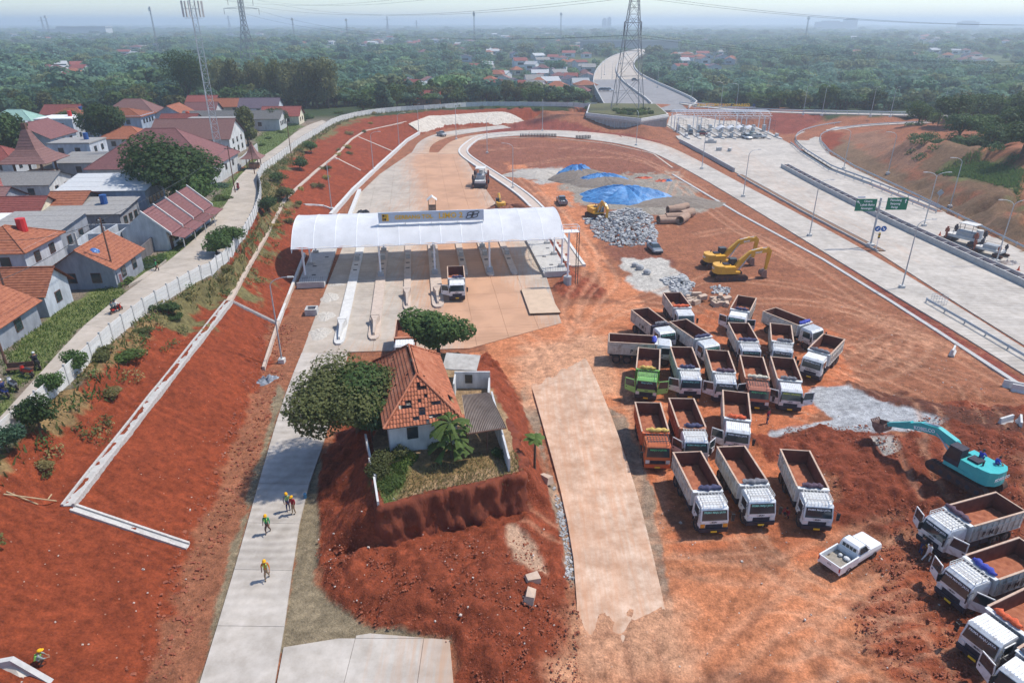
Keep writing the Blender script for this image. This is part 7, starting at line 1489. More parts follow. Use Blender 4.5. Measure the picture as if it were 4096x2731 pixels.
def leaves(lobes, n, size, seed, up=.35, fill=.45):
 r = np.random.RandomState(seed); L = np.array(lobes, float); w = (L[:, 3] * L[:, 4] * L[:, 5]) ** .67; k = r.choice(len(L), n, p=w / w.sum())
 d = r.normal(size=(n, 3)); d /= np.linalg.norm(d, axis=1, keepdims=True); rad = np.where(r.rand(n) < fill, r.uniform(.55, .95, n), r.uniform(.9, 1.1, n))
 c = L[k, :3] + d * L[k, 3:6] * rad[:, None]; nn = d + r.normal(size=(n, 3)) * .55 + np.array([0, 0, up]); nn /= np.linalg.norm(nn, axis=1, keepdims=True)
 t = np.cross(nn, r.normal(size=(n, 3))); t /= np.linalg.norm(t, axis=1, keepdims=True) + 1e-9; b = np.cross(nn, t); s = size * r.uniform(.6, 1.3, n)[:, None]
 v = np.stack([c - t * s * .5, c + b * s * .32, c + t * s * .5 - nn * s * .15, c - b * s * .32], 1).reshape(-1, 3)
 return v, np.arange(4 * n).reshape(n, 4)
def crown_mesh(lobes, n, size, seed, m, up=.35):
 v, q = leaves(lobes, n, size, seed, up); me = np_mesh('crown', v, q, smooth=False); me.materials.append(m); return me
def lobes_for(kind, seed):
 r = random.Random(seed)
 if kind == 'round': return [(r.uniform(-.55, .55), r.uniform(-.55, .55), r.uniform(.75, 1.35), q, q, q * .75) for q in [r.uniform(.32, .55) for _ in range(9)]] + [(0, 0, 1.0, .6, .6, .5)]
 if kind == 'tall': return [(r.uniform(-.3, .3), r.uniform(-.3, .3), 0.45 + i * .1, .46 - .014 * i, .46 - .014 * i, .22) for i in range(11)]
 if kind == 'flat': return [(r.uniform(-.75, .75), r.uniform(-.75, .75), r.uniform(.95, 1.2), q, q, q * .42) for q in [r.uniform(.3, .5) for _ in range(10)]]
 if kind == 'cone': return [(r.uniform(-.12, .12), r.uniform(-.12, .12), .4 + i * .15, .42 - .045 * i, .42 - .045 * i, .17) for i in range(8)]
 return [(r.uniform(-.6, .6), r.uniform(-.6, .6), r.uniform(.2, .6), q, q, q * .8) for q in [r.uniform(.3, .5) for _ in range(7)]]
def trunk_mesh(kind, seed):
 r = random.Random(seed); mb = MB(); h = .8 if kind != 'shrub' else .2; mb.rod((0, 0, -.15), (.02, .01, h * .6), .07, 7, .05)
 for i in range(5): a = 2 * math.pi * i / 5 + r.random(); mb.rod((.02, .01, h * (.45 + .04 * i)), (.45 * math.cos(a), .45 * math.sin(a), h + .25), .035, 5, .012)
 mb.rod((.02, .01, h * .6), (0, 0, h + .5), .05, 6, .02); return mb
PROTO = {}
def proto(kind, v, leaf, n, size):
 k = (kind, v, leaf, n)
 if k not in PROTO: PROTO[k] = crown_mesh(lobes_for(kind, v * 13 + 1), n, size, v + 5, LEAF[leaf])
 return PROTO[k]
TRK_ME = {}
def tree(label, loc, r, h, kind='round', leaf='dark', v=0, n=1500, size=.14, group=None, name='tree', cat='tree'):
 t = thing(name, label, cat, loc, (v * 1.7 + loc[0]) % 6.28, group)
 o = link('crown', proto(kind, v % 4, leaf, n, size), t); o.scale = (r, r, h / 1.6)
 if kind not in TRK_ME: TRK_ME[kind] = trunk_mesh(kind, 3).mesh('trunk'); TRK_ME[kind].materials.append(M_bark)
 o = link('trunk', TRK_ME[kind], t); o.scale = (r, r, h / 1.6); return t
ORD = 'first second third fourth fifth sixth seventh eighth ninth tenth eleventh twelfth thirteenth fourteenth fifteenth sixteenth seventeenth eighteenth nineteenth twentieth'.split()
# big broad tree beside the ruined house, tree behind it
bt = thing('broad_tree', 'broad dark leafy tree overhanging the road left of the ruined house', 'tree', (-13.6, 51.8, 3.2)); bt.scale = (1.3, 1.3, 1.2)
rr = random.Random(9); lob = [(rr.uniform(-2.6, 2.2), rr.uniform(-2.6, 2.6), rr.uniform(2.4, 4.0), q, q, q * .7) for q in [rr.uniform(1.1, 1.9) for _ in range(16)]] + [(-.4, 0, 3.0, 3.0, 3.0, 1.4), (-2.2, -1.5, 2.0, 1.7, 1.7, 1.2), (-2.8, .5, 2.4, 1.6, 1.6, 1.2)]
link('crown', crown_mesh(lob, 17000, .24, 3, LEAF['olive'], .7), bt); link('crown', crown_mesh([(1.2, -1.2, 2.6, 1.6, 1.6, 1.3), (.2, .5, 3.9, 2, 2, .8)], 3500, .34, 4, LEAF['mid'], .7), bt)
mb = MB(); mb.rod((0, 0, -.3), (0, 0, 2.2), .28, 8, .2); [mb.rod((0, 0, 1.4 + .15 * i), (2.2 * math.cos(i * 1.05), 2.2 * math.sin(i * 1.05), 3.2), .12, 5, .04) for i in range(6)]; mb.build('trunk', M_bark, bt)
bt = thing('round_tree', 'round topped green tree behind the ruined house roof', 'tree', (-7.9, 66, 3.6)); bt.scale = (1.15, 1.15, 1.1); link('crown', crown_mesh([(rr.uniform(-2.4, 2.4), rr.uniform(-1.5, 1.5), rr.uniform(2.2, 3.8), q, q, q * .75) for q in [rr.uniform(.9, 1.5) for _ in range(12)]] + [(0, 0, 2.8, 2.6, 2, 1.3)], 8000, .36, 8, LEAF['mid'], .7), bt)
mb = MB(); mb.rod((0, 0, -.3), (0, 0, 2.4), .2, 8, .12); mb.build('trunk', M_bark, bt)
def fronds(n, L, w, droop, seed, up=.9, fan=False):
 r = random.Random(seed); mb = MB()
 for i in range(n):
  a = 2 * math.pi * i / n + r.uniform(-.3, .3); el = r.uniform(.1, up); d = Vector((math.cos(a), math.sin(a), 0)); s_ = Vector((-d.y, d.x, 0)); m = 6; LL = L * r.uniform(.75, 1.1); pts = []
  for j in range(m + 1): f = j / m; pts.append(d * LL * f * math.cos(el) + Vector((0, 0, LL * f * math.sin(el) - droop * LL * f * f)))
  for j in range(m):
   f0, f1 = j / m, (j + 1) / m; wf = (lambda f: w * (math.sin(math.pi * min(1, f * .92 + .08)) if not fan else f ** 1.5)); k = len(mb.v)
   for p, f in ((pts[j], f0), (pts[j + 1], f1)): mb.v += [tuple(p - s_ * wf(f) - Vector((0, 0, wf(f) * .4))), tuple(p), tuple(p + s_ * wf(f) - Vector((0, 0, wf(f) * .4)))]
   mb.f += [(k, k + 1, k + 4, k + 3), (k + 1, k + 2, k + 5, k + 4)]; mb.mi += [0, 0]
 return mb
def palm(label, loc, h, n, L, w, droop, leaf='lime', fan=False, seed=1, name='palm', stem=.12, tiers=1, group=None):
 t = thing(name, label, 'palm' if name == 'palm' else 'plant', loc, seed, group); mb = MB(); mb.rod((0, 0, -.2), (0, 0, h), stem, 7, stem * .7); mb.build('trunk', M_bark, t)
 for k in range(tiers): o = fronds(n, L, w, droop, seed + k, fan=fan).build('crown', LEAF[leaf], t); o.location = (0, 0, h - k * h * .28)
 return t
palm('fan palm with ragged leaves in front of the ruined house', (-4.9, 46.2, 4), 3.3, 20, 1.9, .36, .5, 'lime', True, 4, tiers=3)
palm('small papaya with two leaf heads at the right mound edge', on((1.9, 47.5)), 3.2, 14, 1.1, .3, .5, 'lime', False, 7, name='papaya', tiers=1)
tree('shaded bush under the carport roof', (-.9, 46.5, 4), .8, 1.4, 'shrub', 'dark', 1, 700, .2, name='bush', cat='bush')
tree('pale green cassava bush by the left wall of the ruined house', T12(1070, 900, 4), 1.0, 3.0, 'round', 'blue', 2, 900, .2, name='bush', cat='bush')
tree('yellow green thicket in the front yard of the ruined house', T12(1240, 1130, 4), 1.9, 2.2, 'shrub', 'olive', 3, 2500, .12, name='thicket', cat='bush')
tree('fresh green grass clump near the mound cliff edge', T12(1250, 1330, 4), 1.3, 1.0, 'shrub', 'lime', 1, 2200, .12, name='grass_clump', cat='bush')
for i, (x, y) in enumerate([(1560, 900), (1650, 960), (1320, 930)]): tree(ORD[i] + ' dark bush against the front wall of the ruined house', T12(x, y, 4), .8, 1.2, 'shrub', 'dark', i, 500, .2, name='bush', cat='bush', group='yard bushes')
# village trees: pixel of the foot, crown radius, height
for lb, q, r, h, kd, lf, v, n in [('large dark mango tree between the hall and the terraced row', (410, 474, 6.4), 9.2, 12, 'round', 'dark', 0, 9000), ('lighter branch side of the dark mango tree near the terrace', (450, 482, 6.4), 5, 8, 'round', 'mid', 1, 3500), ('dense dark tree left of the telecom mast', (440, 248, 5.4), 9, 22, 'round', 'dark', 2, 5000), ('dark tree at the left frame edge above the red roofs', (12, 375, 6.8), 6.5, 11, 'round', 'dark', 3, 4000), ('dark rounded tree in front of the two storey orange roof', (248, 335, 6.2), 6, 11, 'round', 'dark', 1, 4000), ('small tree beside the white framed gable', (150, 300, 6), 5, 6, 'round', 'dark', 2, 2500), ('bright round bush in the middle of the village', (195, 338, 6.2), 2.6, 3.2, 'shrub', 'lime', 1, 1200), ('olive leaved tree beside the gazebo', (570, 330, 5.8), 4.2, 10, 'tall', 'olive', 1, 3000), ('red leaved tree at the corner of the terraced row', (358, 545, 6.8), 2.2, 4.6, 'round', 'red', 1, 1800), ('yellow green creeper shrub beside the red leaved tree', (385, 560, 6.8), 1.7, 3.4, 'tall', 'yellow', 2, 1800), ('mango sapling beside the blue barrel', (290, 470, 6.7), 2.2, 3, 'round', 'mid', 2, 1200), ('bush at the foot of the mast garden', (640, 290, 5.5), 4, 6, 'round', 'dark', 3, 2500), ('tree behind the warehouse near the mast', (510, 232, 5), 6, 9, 'round', 'mid', 0, 3000), ('bushy hedge tree by the street end', (700, 270, 5), 4, 4, 'shrub', 'dark', 2, 1800)]:
 tree(lb, on(V(*q)), r, h, kd, lf, v, n, .13 if n < 5000 else .075, 'village trees')
for i, (x, y, z) in enumerate([(360, 590, 6.8), (400, 555, 6.6), (430, 520, 6.5), (480, 480, 6.3), (505, 455, 6.2), (515, 425, 6.1), (620, 315, 5.6), (645, 300, 5.5), (665, 285, 5.4), (600, 330, 5.7), (690, 275, 5.3), (315, 610, 6.9), (340, 600, 6.9), (280, 650, 7)]): tree(ORD[i] + ' low green bush on the village verge', on(V(x, y, z)), 1.5 + .5 * (i % 3), 1.3, 'shrub', ('mid', 'lime', 'blue')[i % 3], i, 900, .17, 'verge bushes', 'bush', 'bush')
for i, (q, h) in enumerate([((262, 395, 6.5), 2.4), ((185, 390, 6.5), 2), ((200, 345, 6.2), 2), ((165, 330, 6), 2)]): palm(ORD[i] + ' banana plant in the village yards', on(V(*q)), h, 9, 2.8, .4, .6, 'lime', False, i, 'banana_plant', group='banana plants')
# grove of tall slender trees, fence shrubs
rr = random.Random(21)
for i in range(18):
 x = 515 + (i % 9) * 30 + rr.uniform(-8, 8); y = 236 + (i // 9) * -10 + (i % 9) * 1.2; tree(ORD[i] + ' tall leafy teak in the dense grove above the purple roof', on(V(x, y, 4.5)), rr.uniform(7, 9), rr.uniform(15, 19), 'tall', ('teak', 'olive', 'teak')[i % 3], i, 1500, .12, 'grove of teak trees')
FS = [(92, 985, 1.6, 3, 'dark'), (125, 915, 1.2, 2.4, 'mid'), (20, 1040, 1.3, 2.2, 'blue'), (180, 862, 1.2, 2.2, 'mid'), (235, 822, 1.5, 1.6, 'olive'), (290, 820, 1.8, 1.4, 'lime'), (250, 900, 1.2, .8, 'dry'), (372, 712, 1.5, 1.5, 'dark'), (400, 728, 1.0, 1.0, 'dark'), (330, 760, 1.2, 1.0, 'olive'), (455, 640, 1.2, 1.0, 'dry'), (500, 590, 2.6, 3.2, 'mid'), (535, 565, 2.4, 3.0, 'mid'), (515, 615, 1.4, 1.2, 'dry'), (610, 490, 2.2, 3.0, 'dark'), (660, 460, 2.4, 2.6, 'olive'), (690, 390, 2.2, 3.0, 'dark'), (640, 420, 2, 2.2, 'mid'), (715, 350, 2.2, 3, 'mid'), (100, 1065, .9, .9, 'dry')]
for i, (x, y, r, h, lf) in enumerate(FS): tree(ORD[i] + ' shrub along the slope side of the precast fence from the near end', on(VG(x, y)), r, h, 'shrub' if h < 2 else 'round', lf, i, 1500, .17, 'fence shrubs', 'shrub', 'shrub')
for i in range(20):
 f = i / 19; x = 595 + 220 * f + rr.uniform(-14, 14); y = 525 - 250 * f + rr.uniform(-12, 12); tree(ORD[i] + ' yellow flowering shrub scattered along the upper red slope', on(VG(x + 35, y)), rr.uniform(.9, 1.7), rr.uniform(1.0, 2.2), 'shrub', ('yellow', 'dry', 'olive')[i % 3], i, 420, .2, 'slope shrubs', 'shrub', 'shrub')
for i in range(20):
 x = 780 + i * 30; tree(ORD[i] + ' dark green bush in the row beside the far fence', on(VG(x, 262 - 14 * min(1, i / 6) + rr.uniform(-2, 3)) + Vector((0, -2, 0))), rr.uniform(1.4, 2.4), rr.uniform(1.2, 2.6), 'shrub', ('mid', 'dark', 'olive')[i % 3], i, 400, .2, 'far fence bushes', 'bush', 'bush')
for i in range(12):
 a = i * .55; tree(ORD[i] + ' leafy plant in the pylon planter', (45 + (i % 6) * 2.4 - 6 + rr.random(), 262 + (i // 6) * 9 + abs(i % 6 - 2.5) * 1.5, 5.2), 2.2, 2.6, 'shrub', ('mid', 'lime', 'dark')[i % 3], i, 500, .22, 'planter plants', 'plant', 'plant')
# wooded hill on the right
for i, (x, y, r, h, lf) in enumerate([(2212, 290, 7, 11, 'olive'), (2320, 325, 6, 9, 'dark'), (2260, 325, 5, 7, 'mid'), (2200, 322, 5, 7, 'dark'), (2105, 305, 4, 7, 'mid'), (2140, 300, 3, 6, 'lime'), (2190, 305, 6, 9, 'dark'), (2245, 300, 6.5, 11, 'dark'), (2300, 300, 6, 11, 'mid'), (2345, 305, 6, 12, 'dark'), (2170, 335, 4, 4, 'dark'), (2230, 335, 4.5, 5, 'dark'), (2290, 345, 5, 6, 'dark'), (2345, 360, 5, 6, 'dark'), (2120, 325, 3, 4, 'dark'), (2270, 280, 6, 9, 'olive'), (2340, 275, 7, 10, 'mid')]): tree(ORD[i] + ' tree from the left on the wooded hill at right', on(VG(x, y)), r, h, 'round' if h > 5 else 'shrub', lf, i, 1800, .15, 'hill trees')
palm('banana like palm at the left end of the wooded hill', on(VG(2150, 305)), 4, 10, 3.4, .5, .6, 'mid', False, 3, 'banana_plant')
# ---------------------------------------------------------------- far houses, forest, skyline
rr = random.Random(77); FH = []; occupied = []
FARK = [('red', 'bright'), ('brown', 'bright'), ('orange', 'cream'), ('grey', 'bright'), ('purple', 'pale'), ('maroon', 'bright'), ('zinc', 'bright')]
CL = [(900, 1010, 186, 216, 9, 'below the fields in the middle distance'), (1120, 1365, 150, 218, 44, 'in the packed quarter left of the bridge'), (1060, 1350, 105, 150, 26, 'in the hazy quarter beyond the packed one'), (100, 195, 160, 186, 9, 'in the clearing left of the grove'), (280, 420, 95, 140, 10, 'scattered in the far left woods'), (820, 1060, 92, 125, 16, 'among the trees near the skyline centre'), (1535, 1690, 108, 158, 18, 'in the wooded quarter right of the pylon'), (2080, 2345, 78, 130, 16, 'in the far right quarter'), (5, 230, 62, 90, 14, 'near the far left skyline'), (1500, 2300, 95, 135, 8, 'alone in the right hand woods'), (600, 900, 85, 115, 8, 'alone in the middle woods'), (0, 420, 72, 108, 26, 'dotted through the left woods'), (430, 900, 66, 100, 26, 'dotted through the woods behind the grove'), (850, 1370, 72, 108, 34, 'dotted through the woods below the centre skyline'), (1500, 2345, 66, 95, 22, 'dotted through the woods below the right skyline')]
for x0, x1, y0, y1, n, where in CL:
 for i in range(n):
  p = V(rr.uniform(x0, x1), rr.uniform(y0, y1), 1.0)
  if abs(p.x) > 2200 or p.y > 3000 or any((p.x - q[0]) ** 2 + (p.y - q[1]) ** 2 < 90 for q in occupied): continue
  k = rr.randrange(7); rc, wc = FARK[k]; w = rr.uniform(8, 13) * (1 + max(0, p.y - 600) / 1500); occupied.append((p.x, p.y, w))
  hn_ = dict(gable_x='wide gabled', gable_y='end on gabled', hip='hip roofed')[('gable_x', 'gable_y', 'hip')[k % 3]] + (' tall' if (i % 2) else ' low'); house('%s house with %s roof %s' % (hn_, rc, where), (p.x, p.y), w, w * .8, rr.uniform(3.2, 6), rr.uniform(1.6, 2.6), rc, wc, rr.uniform(-.5, .5), ('gable_x', 'gable_y', 'hip')[k % 3], 1, True, 'houses ' + where, name='distant_house')
t = thing('works_building', 'long hazy white works building on the left skyline', 'building', PY(73, 30, 2300)); mb = MB(); mb.box(-100, -40, -20, 20, -30, 4); mb.box(-40, 110, -20, 20, -30, 9); mb.build('wall', wallm('white'), t); mb = MB(); mb.box(-36, 112, -22, 22, 9, 11); mb.build('roof', roofm('white'), t)
for i, (px, py, w, h) in enumerate([(1388, 56, 8, 30), (1399, 56, 7, 34), (1690 * 1.9, 0, 0, 0), (3872 / 1.7415, 56, 40, 22), (3320 / 1.7415, 56, 60, 22), (3400 / 1.7415, 56, 26, 30)]):
 if not w: continue
 q = PY(px / 2.297, py / 2.297, 3800); t = thing('high_rise', ('left of twin hazy slabs near the pylon', 'right of twin hazy slabs near the pylon', '', 'wide hazy block on the right skyline', 'low hazy block right of the pylon', 'taller hazy block right of the pylon')[i] , 'tower block', (q.x, q.y, -5)); W = w * 2.4; mb = MB(); mb.box(-W / 2, W / 2, -15, 15, 0, h * 1.5 + 10); mb.build('wall', wallm('pale'), t); mb = MB(); mb.box(-W * .3, W * .3, -10, 10, h * 1.5 + 10, h * 1.5 + 15); mb.build('roof', M_conc, t)
for i, (px, top, Y, lb) in enumerate([(360, 14, 900, 'lattice'), (678, 40, 1300, 'thin'), (800, 42, 1300, 'slim'), (1090, 25, 800, 'banded'), (1287, 28, 1500, 'tall'), (1848, 38, 1500, 'short'), (120, 35, 1700, 'faint')]):
 p = PY(px / 2.297, 44, Y); tp = PY(px / 2.297, top / 2.297, Y); t = thing('radio_mast', '%s radio mast rising over the trees, number %s from the left' % (lb, ORD[i]), 'mast', (p.x, p.y, 0)); mb = MB(); hh = tp.z; s_ = Y / 900
 for a in range(3): mb.rod((1.2 * s_ * math.cos(a * 2.1), 1.2 * s_ * math.sin(a * 2.1), 0), (.5 * s_ * math.cos(a * 2.1), .5 * s_ * math.sin(a * 2.1), hh), .18 * s_, 4)
 for k in range(14): z = hh * k / 14; mb.rod((1.0 * s_, 0, z), (-.5 * s_, .9 * s_, z + hh / 14), .1 * s_, 3); mb.rod((-.5 * s_, .9 * s_, z), (-.5 * s_, -.9 * s_, z + hh / 14), .1 * s_, 3)
 mb.build('lattice', M_lat, t); mb = MB(); mb.box(-1.3 * s_, 1.3 * s_, -1.3 * s_, 1.3 * s_, hh * .9, hh * .97); mb.build('antenna_cluster', M_concl, t)
pts = []
def scatter(y0, y1, sp, seed, jit=1.0):
 r = np.random.RandomState(seed); out = []; y = y0
 while y < y1:
  xs = np.arange(-.82 * y - 40, .82 * y + 40, sp); out.append(np.stack([xs + r.uniform(-.5, .5, len(xs)) * sp * jit, np.full(len(xs), y) + r.uniform(-.5, .5, len(xs)) * sp * jit], 1)); y += sp * .9
 return np.concatenate(out)
ALL = np.concatenate([scatter(232, 620, 7.4, 1), scatter(620, 1500, 11.5, 2), scatter(1500, 3200, 22, 3), scatter(3200, 8000, 55, 4)])
X, Y = ALL[:, 0], ALL[:, 1]
keep = np.ones(len(ALL), bool)
SITE = [(f.x, f.y) for f in offset_line(FENCE, -5)[12:]] + [(33, 312), (38, 330)] + [(p.x - 9, p.y) for p in fl] + [(p.x + 12, p.y) for p in fr[::-1]] + [(p.x, p.y) for p in offset_line(smooth_line(UPRAMP, 1), -15)] + [(400, 262), (400, 8), (-40, 8), (-50, 120)]
keep &= polydist(X, Y, SITE) < 0
keep &= ~((X < -30) & (X > -175) & (Y < 268)); keep &= ~((X > 150) & (Y < 300)); keep &= ~((X > -95) & (X < -60) & (Y < 300))
fl_n = fbm(X / 90, Y / 90, 3, 40) * 2.2 - .35; keep &= ~((fl_n > .35) & (nrs.rand(len(X)) < .85))
pyx = 512 + X / (Y * CP + 36 * SP) * FPX; pyy = 341 - (Y * SP - 35 * CP) / (Y * CP + 36 * SP) * FPX
for x0, x1, y0, y1, n_, w_ in CL: keep &= ~((pyx * 2.297 > x0) & (pyx * 2.297 < x1) & (pyy * 2.297 > y0 - 2) & (pyy * 2.297 < y1 + 6) & (nrs.rand(len(X)) < (.6 if n_ > 12 and y1 > 130 else .35)))
for hx, hy, hw in occupied:
 keep &= ~((np.abs(X - hx + (hx / max(hy, 1)) * (hy - Y) * 1.0) < hw * .75) & (Y < hy + hw * .7) & (Y > hy - max(30, hy * .11)))
ALL = ALL[keep]; X, Y = ALL[:, 0], ALL[:, 1]; Z = base_h(X, Y)
dep = Y * CP + (CAM_H - Z) * SP; px = 512 + X / dep * FPX; vis = (px > -10) & (px < 1034)
ALL, X, Y, Z, px = ALL[vis], X[vis], Y[vis], Z[vis], px[vis]
order = np.argsort(Y); rr = random.Random(5); cnts = {}
KN = ['round', 'flat', 'tall', 'cone', 'round']; LN = ['dark', 'mid', 'blue', 'mid', 'olive', 'blue', 'mid', 'blue']
for i in order[:270]:
 lf = LN[rr.randrange(8)]; kd = KN[rr.randrange(3)]; q = int(px[i]); side = next(w for e, w in ((70, 'above the teal roof at far left'), (130, 'behind the brown hip roof'), (200, 'left of the grove'), (300, 'behind the grove'), (380, 'right of the grove'), (450, 'behind the red barn'), (520, 'behind the far fence middle'), (600, 'left of the bridge'), (720, 'right of the bridge'), (800, 'behind the far toll frame'), (880, 'behind the upper ramp middle'), (2000, 'behind the wooded hill')) if q < e)
 lbl = '%s %s tree %s' % (dict(round='round', flat='flat topped', tall='upright')[kd], dict(dark='dark', mid='green', blue='blue green', olive='olive')[lf], side); cnts[lbl] = cnts.get(lbl, 0) + 1; k_ = cnts[lbl]; lbl = lbl if k_ == 1 else lbl + ', %s nearest' % ORD[k_ - 1]
 tree(lbl, (float(X[i]), float(Y[i]), float(Z[i]) - .3), rr.uniform(3.8, 6.2), rr.uniform(5.5, 10), kd, lf, rr.randrange(4), 800, .24, 'wood edge trees')
rest_i = order[270:]; sc = np.clip(1 + (Y[rest_i] - 600) / 1600, 1, 5.0)
# the far woods: one mass, instanced on points
pool = []
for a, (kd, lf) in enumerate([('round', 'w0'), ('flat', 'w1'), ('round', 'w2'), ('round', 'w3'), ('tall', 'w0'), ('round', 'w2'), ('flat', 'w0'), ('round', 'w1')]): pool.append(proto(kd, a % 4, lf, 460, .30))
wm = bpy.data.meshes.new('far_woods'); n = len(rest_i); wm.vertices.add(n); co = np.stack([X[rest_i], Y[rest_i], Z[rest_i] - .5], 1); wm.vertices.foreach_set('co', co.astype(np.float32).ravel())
bigt = np.clip(nrs.lognormal(0, .38, n), .55, 2.3); r_ = 4.6 * bigt * sc; hh = 6.4 * bigt ** .8 * nrs.uniform(.8, 1.25, n) * np.clip(sc, 1, 1.25) / 1.6
for nm, ty, val in (('sc', 'FLOAT_VECTOR', np.stack([r_, r_, hh], 1)), ('rz', 'FLOAT', nrs.uniform(0, 6.28, n)), ('pick', 'INT', nrs.randint(0, 8, n))):
 at = wm.attributes.new(nm, ty, 'POINT'); at.data.foreach_set('vector' if ty == 'FLOAT_VECTOR' else 'value', np.ascontiguousarray(val, dtype=np.int32 if ty == 'INT' else np.float32).ravel())
wo = link('far_woods', wm); tag(wo, 'hazy blue green woods stretching to the skyline', 'woods', kind='stuff')
ng = bpy.data.node_groups.new('woods', 'GeometryNodeTree'); ng.interface.new_socket('Geometry', in_out='INPUT', socket_type='NodeSocketGeometry'); ng.interface.new_socket('Geometry', in_out='OUTPUT', socket_type='NodeSocketGeometry')
NN = ng.nodes; gi = NN.new('NodeGroupInput'); go = NN.new('NodeGroupOutput'); inst = NN.new('GeometryNodeInstanceOnPoints'); g2 = NN.new('GeometryNodeGeometryToInstance')
holder = bpy.data.collections.new('leaf_clusters')
for me in pool:
 o = bpy.data.objects.new('leaf_cluster', me); holder.objects.link(o)
ci = NN.new('GeometryNodeCollectionInfo'); ci.inputs['Collection'].default_value = holder; ci.inputs['Separate Children'].default_value = True; ci.inputs['Reset Children'].default_value = True
def attr(nm, ty): a = NN.new('GeometryNodeInputNamedAttribute'); a.data_type = ty; a.inputs['Name'].default_value = nm; return a.outputs['Attribute']
ng.links.new(gi.outputs[0], inst.inputs['Points']); ng.links.new(ci.outputs[0], inst.inputs['Instance']); inst.inputs['Pick Instance'].default_value = True; ng.links.new(attr('pick', 'INT'), inst.inputs['Instance Index'])
cx = NN.new('ShaderNodeCombineXYZ'); ng.links.new(attr('rz', 'FLOAT'), cx.inputs[2]); er = NN.new('FunctionNodeEulerToRotation'); ng.links.new(cx.outputs[0], er.inputs[0]); ng.links.new(er.outputs[0], inst.inputs['Rotation']); ng.links.new(attr('sc', 'FLOAT_VECTOR'), inst.inputs['Scale']); ng.links.new(inst.outputs[0], go.inputs[0])
md = wo.modifiers.new('woods', 'NODES'); md.node_group = ng
# ---------------------------------------------------------------- grass, clods, rubble
def blades(name, label, spots, size, leaf, seed):
 r = np.random.RandomState(seed); S = np.array(spots); n = len(S); a = r.uniform(0, 6.28, n); h = size * r.uniform(.5, 1.4, n); d = np.stack([np.cos(a), np.sin(a), np.zeros(n)], 1); lean = np.stack([r.normal(size=n) * .4, r.normal(size=n) * .4, np.ones(n)], 1) * h[:, None]
 v = np.stack([S - d * size * .22, S + d * size * .22, S + d * size * .08 + lean, S - d * size * .08 + lean], 1).reshape(-1, 3); me = np_mesh(name, v, np.arange(4 * n).reshape(n, 4), smooth=False); o = link(name, me, None, LEAF[leaf]); return tag(o, label, 'grass', kind='stuff')
def fill(poly, n, seed):
 r = np.random.RandomState(seed); xs = [p[0] for p in poly]; ys = [p[1] for p in poly]; q = np.stack([r.uniform(min(xs), max(xs), n * 4), r.uniform(min(ys), max(ys), n * 4)], 1); q = q[polydist(q[:, 0], q[:, 1], poly) + fbm(q[:, 0] / 1.5, q[:, 1] / 1.5, 3, 8) * .8 > 0][:n]; return np.concatenate([q, base_h(q[:, 0], q[:, 1])[:, None]], 1)
blades('grass', 'green yard grass on the uncut mound', fill([p for p in ZONES if p[1] == GRASS][0][0], 1200, 1), .3, 'lime', 1); blades('grass', 'dry yard grass on the uncut mound', fill(MOUND[1:8], 1800, 2), .22, 'dry', 2)
vg = [z for z in ZONES if z[1] in ((.13, .15, .05), (.10, .135, .04))]
blades('grass', 'green verge grass beside the near village street', fill(vg[0][0], 3500, 3), .22, 'lime', 3); blades('grass', 'green verge grass beside the terraced row', fill(vg[1][0], 4500, 4), .26, 'lime', 4)
blades('grass', 'rank grass between fence and red slope', fill(offset_line(FENCE, .3)[1:34] + offset_line(FENCE, 2.4)[1:34][::-1], 9000, 5), .5, 'olive', 5)
hb = VL([(2150, 380, 5), (2250, 365, 6), (2352, 392, 7), (2352, 440, 5.4), (2230, 415, 3.8)]); blades('grass', 'grass patches on the right hand cutting', fill(hb, 5000, 6), .5, 'mid', 6)
ul = [(p.x, p.y, hz(p.x, p.y) + .2, rr.uniform(.5, 1.2), rr.uniform(.5, 1.2), rr.uniform(.3, .8)) for p in [a + Vector((rr.uniform(-.6, 2.6), rr.uniform(-1, 1), 0)) for a in resample(offset_line(FENCE, 1.2)[2:24], 1.1) for _ in (0, 1)] if rr.random() < .4]
for k, lf in enumerate(('olive', 'dry', 'mid')): o = link('undergrowth', crown_mesh(ul[k::3], 5000, .24, 30 + k, LEAF[lf]), None); tag(o, ('olive', 'dry yellow', 'green')[k] + ' weeds growing along the slope side of the fence', 'weeds', kind='stuff')
hl = [(p.x + rr.uniform(-3, 3), p.y + rr.uniform(-3, 3), hz(p.x, p.y) + .4, rr.uniform(1, 2.4), rr.uniform(1, 2.4), rr.uniform(.7, 1.6)) for p in [VG(rr.uniform(2085, 2352), rr.uniform(298, 352)) for _ in range(70)]]
for k, lf in enumerate(('dark', 'mid')): o = link('undergrowth', crown_mesh(hl[k::2], 7000, .5, 40 + k, LEAF[lf]), None); tag(o, ('dark', 'mid green')[k] + ' scrub covering the wooded hill side at right', 'scrub', kind='stuff')
